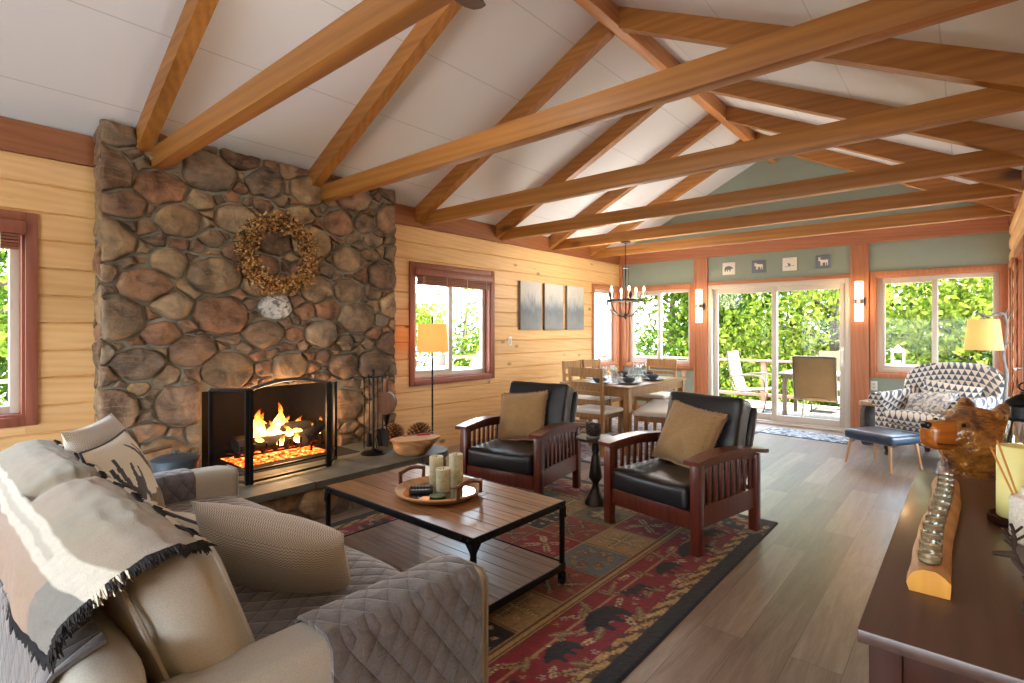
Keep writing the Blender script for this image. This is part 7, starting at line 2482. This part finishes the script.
TREES = [
    ('bright leafy oak seen through the left half of the sliding door', -5.2, 14.0, -1.4, 6.5, 2.3, 5200, 0, .085),
    ('yellow-green oak seen through the right half of the sliding door', -2.4, 14.2, -1.4, 6.2, 2.4, 5600, 2, .085),
    ('dark-trunked tree filling the dining window', -6.5, 14.8, -1.7, 6.6, 1.9, 4800, 0, .09),
    ('deep green tree behind the door oaks, tallest of its row', -4.0, 17.5, -2.2, 8.5, 3.0, 5200, 1, .11),
    ('bright bushy oak seen through the armchair window', .5, 13.6, -1.3, 6.0, 2.3, 5200, 2, .08),
    ('leafy oak with bare crossing limbs right of the armchair window', 2.6, 14.6, -1.5, 6.6, 2.3, 4600, 0, .085),
    ('deep green tree behind the armchair window oaks', 1.4, 17.8, -2.2, 8.0, 3.0, 4600, 1, .11),
    ('deep green tree far behind the right half of the door', -1.2, 18.2, -2.3, 8.4, 3.0, 4600, 1, .11),
    ('deep green tree far behind the dining window', -7.2, 20.0, -2.8, 8.4, 2.6, 4200, 1, .11),
    ('green oak right of the umbrella in the lamp window', -13.2, 13.0, -2.6, 6.2, 2.3, 4200, 0, .095),
    ('yellow-green oak in the middle of the lamp window', -13.5, 10.2, -2.4, 5.6, 2.2, 4200, 2, .095),
    ('deep green tree at the left edge of the lamp window', -14.8, 7.4, -2.6, 6.2, 2.4, 4000, 1, .10),
    ('leafy tree outside the window left of the fireplace', -11.2, .9, -1.8, 6.6, 2.5, 4600, 0, .085),
    ('deep green tree further out from the window left of the fireplace', -13.5, 2.8, -2.4, 7.5, 2.7, 4200, 1, .10),
    ('low yellow-green oak just beyond the railing, left of the door', -3.7, 12.9, -2.2, 3.4, 1.5, 3200, 2, .07),
    ('low bright oak just beyond the railing behind the patio table', -1.3, 12.8, -2.2, 3.3, 1.5, 3200, 0, .07),
    ('low leafy oak beyond the railing below the armchair window', 1.0, 12.8, -2.2, 3.4, 1.5, 3000, 0, .07),
]
for a in TREES: tree(*a[:6], int(a[6] * 1.45), *a[7:])
SKY, SUN, EXPO = 2.1, 9.0, 3.25
W1 = (1, .62, .30); W2 = (1, .93, .84)
LAMPS = [('fire_light', (-4.3, 2.13, .62), 2.2, .12, W1), ('fan_fill_lamp', (XM, 1.42, 3.03), 2.5, .1, W2), ('chandelier_light', (-3.45, 6.315, 1.95), 7, .2, W2),  # the source under the fan is added fill, not a known lamp
         ('hearth_lamp_bulb', (-4.35, 3.76, 1.29), .2, .04, W1), ('branch_lamp_bulb', (.095, 6.597, 1.30), .2, .04, W1),
         ('sconce_bulb', (-3.182, YF - .20, 1.73), 1.2, .05, W1), ('sconce_bulb', (-1.088, YF - .20, 1.73), 1.2, .05, W1)]
# ------------------------------------------------------------------ light, sky, camera
sc = bpy.context.scene
w = bpy.data.worlds.new('sky'); sc.world = w; w.use_nodes = True
nt = w.node_tree; n = nt.nodes; l = nt.links
tc = n.new('ShaderNodeTexCoord'); sp = n.new('ShaderNodeSeparateXYZ'); l.new(tc.outputs['Generated'], sp.inputs[0])
rp = n.new('ShaderNodeValToRGB'); e = rp.color_ramp.elements
e[0].position = .47; e[0].color = (.16, .16, .15, 1)
e[1].position = 1.0; e[1].color = (.42, .60, .95, 1)
for p, c in ((.495, (.75, .82, .85, 1)), (.56, (.86, .94, 1.0, 1)), (.72, (.60, .78, 1.0, 1))):
    k = e.new(p); k.color = c
mm = n.new('ShaderNodeMath'); mm.operation = 'MULTIPLY_ADD'; mm.inputs[1].default_value = .5; mm.inputs[2].default_value = .5
l.new(sp.outputs[2], mm.inputs[0]); l.new(mm.outputs[0], rp.inputs[0])
bg = n['Background']; l.new(rp.outputs[0], bg.inputs[0]); bg.inputs[1].default_value = SKY


def lamp(name, typ, loc, power, color=(1, 1, 1), size=.1, rot=None, **kw):
    d = bpy.data.lights.new(name, typ); d.energy = power; d.color = color
    if typ == 'POINT': d.shadow_soft_size = size
    for k, v in kw.items(): setattr(d, k, v)
    o = bpy.data.objects.new(name, d); COL.objects.link(o); o.location = loc
    if rot: o.rotation_euler = rot
    return o


s = lamp('sun', 'SUN', (0, 0, 20), SUN, (1, .97, .93), angle=R(.6))
s.rotation_euler = Vector((-.50, -.16, -.85)).to_track_quat('-Z', 'Y').to_euler()

WARM = (1, .70, .40)
for nm, loc, p, sz, cl in LAMPS:
    lamp(nm, 'POINT', loc, p, cl, sz)

# portals: openings through which the sky reaches the room
def portal(name, loc, sx, sy, direction):
    d = bpy.data.lights.new(name, 'AREA'); d.shape = 'RECTANGLE'; d.size = sx; d.size_y = sy
    d.cycles.is_portal = True
    o = bpy.data.objects.new(name, d); COL.objects.link(o); o.location = loc
    o.rotation_euler = Vector(direction).to_track_quat('-Z', 'Y').to_euler()


portal('portal_door', (-2.14, YF + .2, 1.03), 1.9, 2.05, (0, -1, 0))
portal('portal_dining', (-3.93, YF + .2, 1.42), 1.2, 1.3, (0, -1, 0))
portal('portal_chair', (-.33, YF + .2, 1.42), 1.3, 1.3, (0, -1, 0))
portal('portal_lampwin', (XL - .2, 4.34, 1.42), 1.3, 1.3, (1, 0, 0))
portal('portal_sofawin', (XL - .2, -.17, 1.43), 1.5, 1.3, (1, 0, 0))
portal('portal_rear', ((XL + XR) / 2, YB - .02, 0.87), 5.0, 1.75, (0, 1, 0))
portal('portal_rear_side', (XR + .16, (YB - 2.2) / 2, 1.3), -YB - 2.2, 2.5, (-1, 0, 0))
portal('portal_side', (XR + .2, 6.5, 1.0), 1.1, 2.0, (-1, 0, 0))

cam = bpy.data.cameras.new('camera'); co = bpy.data.objects.new('camera', cam); COL.objects.link(co)
co.location = (0, 0, 1.36); co.rotation_euler = (R(90), 0, R(40.67))
cam.sensor_width = 36; cam.sensor_fit = 'HORIZONTAL'; cam.lens = 36 * 533 / 1024
cam.shift_y = -11.5 / 1024; cam.clip_start = .05; cam.clip_end = 2000
sc.camera = co
sc.view_settings.view_transform = 'Standard'; sc.view_settings.look = 'None'
sc.view_settings.exposure = EXPO; sc.view_settings.gamma = 1; sc.view_settings.use_curve_mapping = False
try:
    sc.cycles.use_denoising = True
    sc.cycles.max_bounces = 10; sc.cycles.diffuse_bounces = 5; sc.cycles.glossy_bounces = 4; sc.cycles.transparent_max_bounces = 16
    sc.cycles.sample_clamp_indirect = 6; sc.cycles.caustics_reflective = False; sc.cycles.caustics_refractive = False
except Exception:
    pass
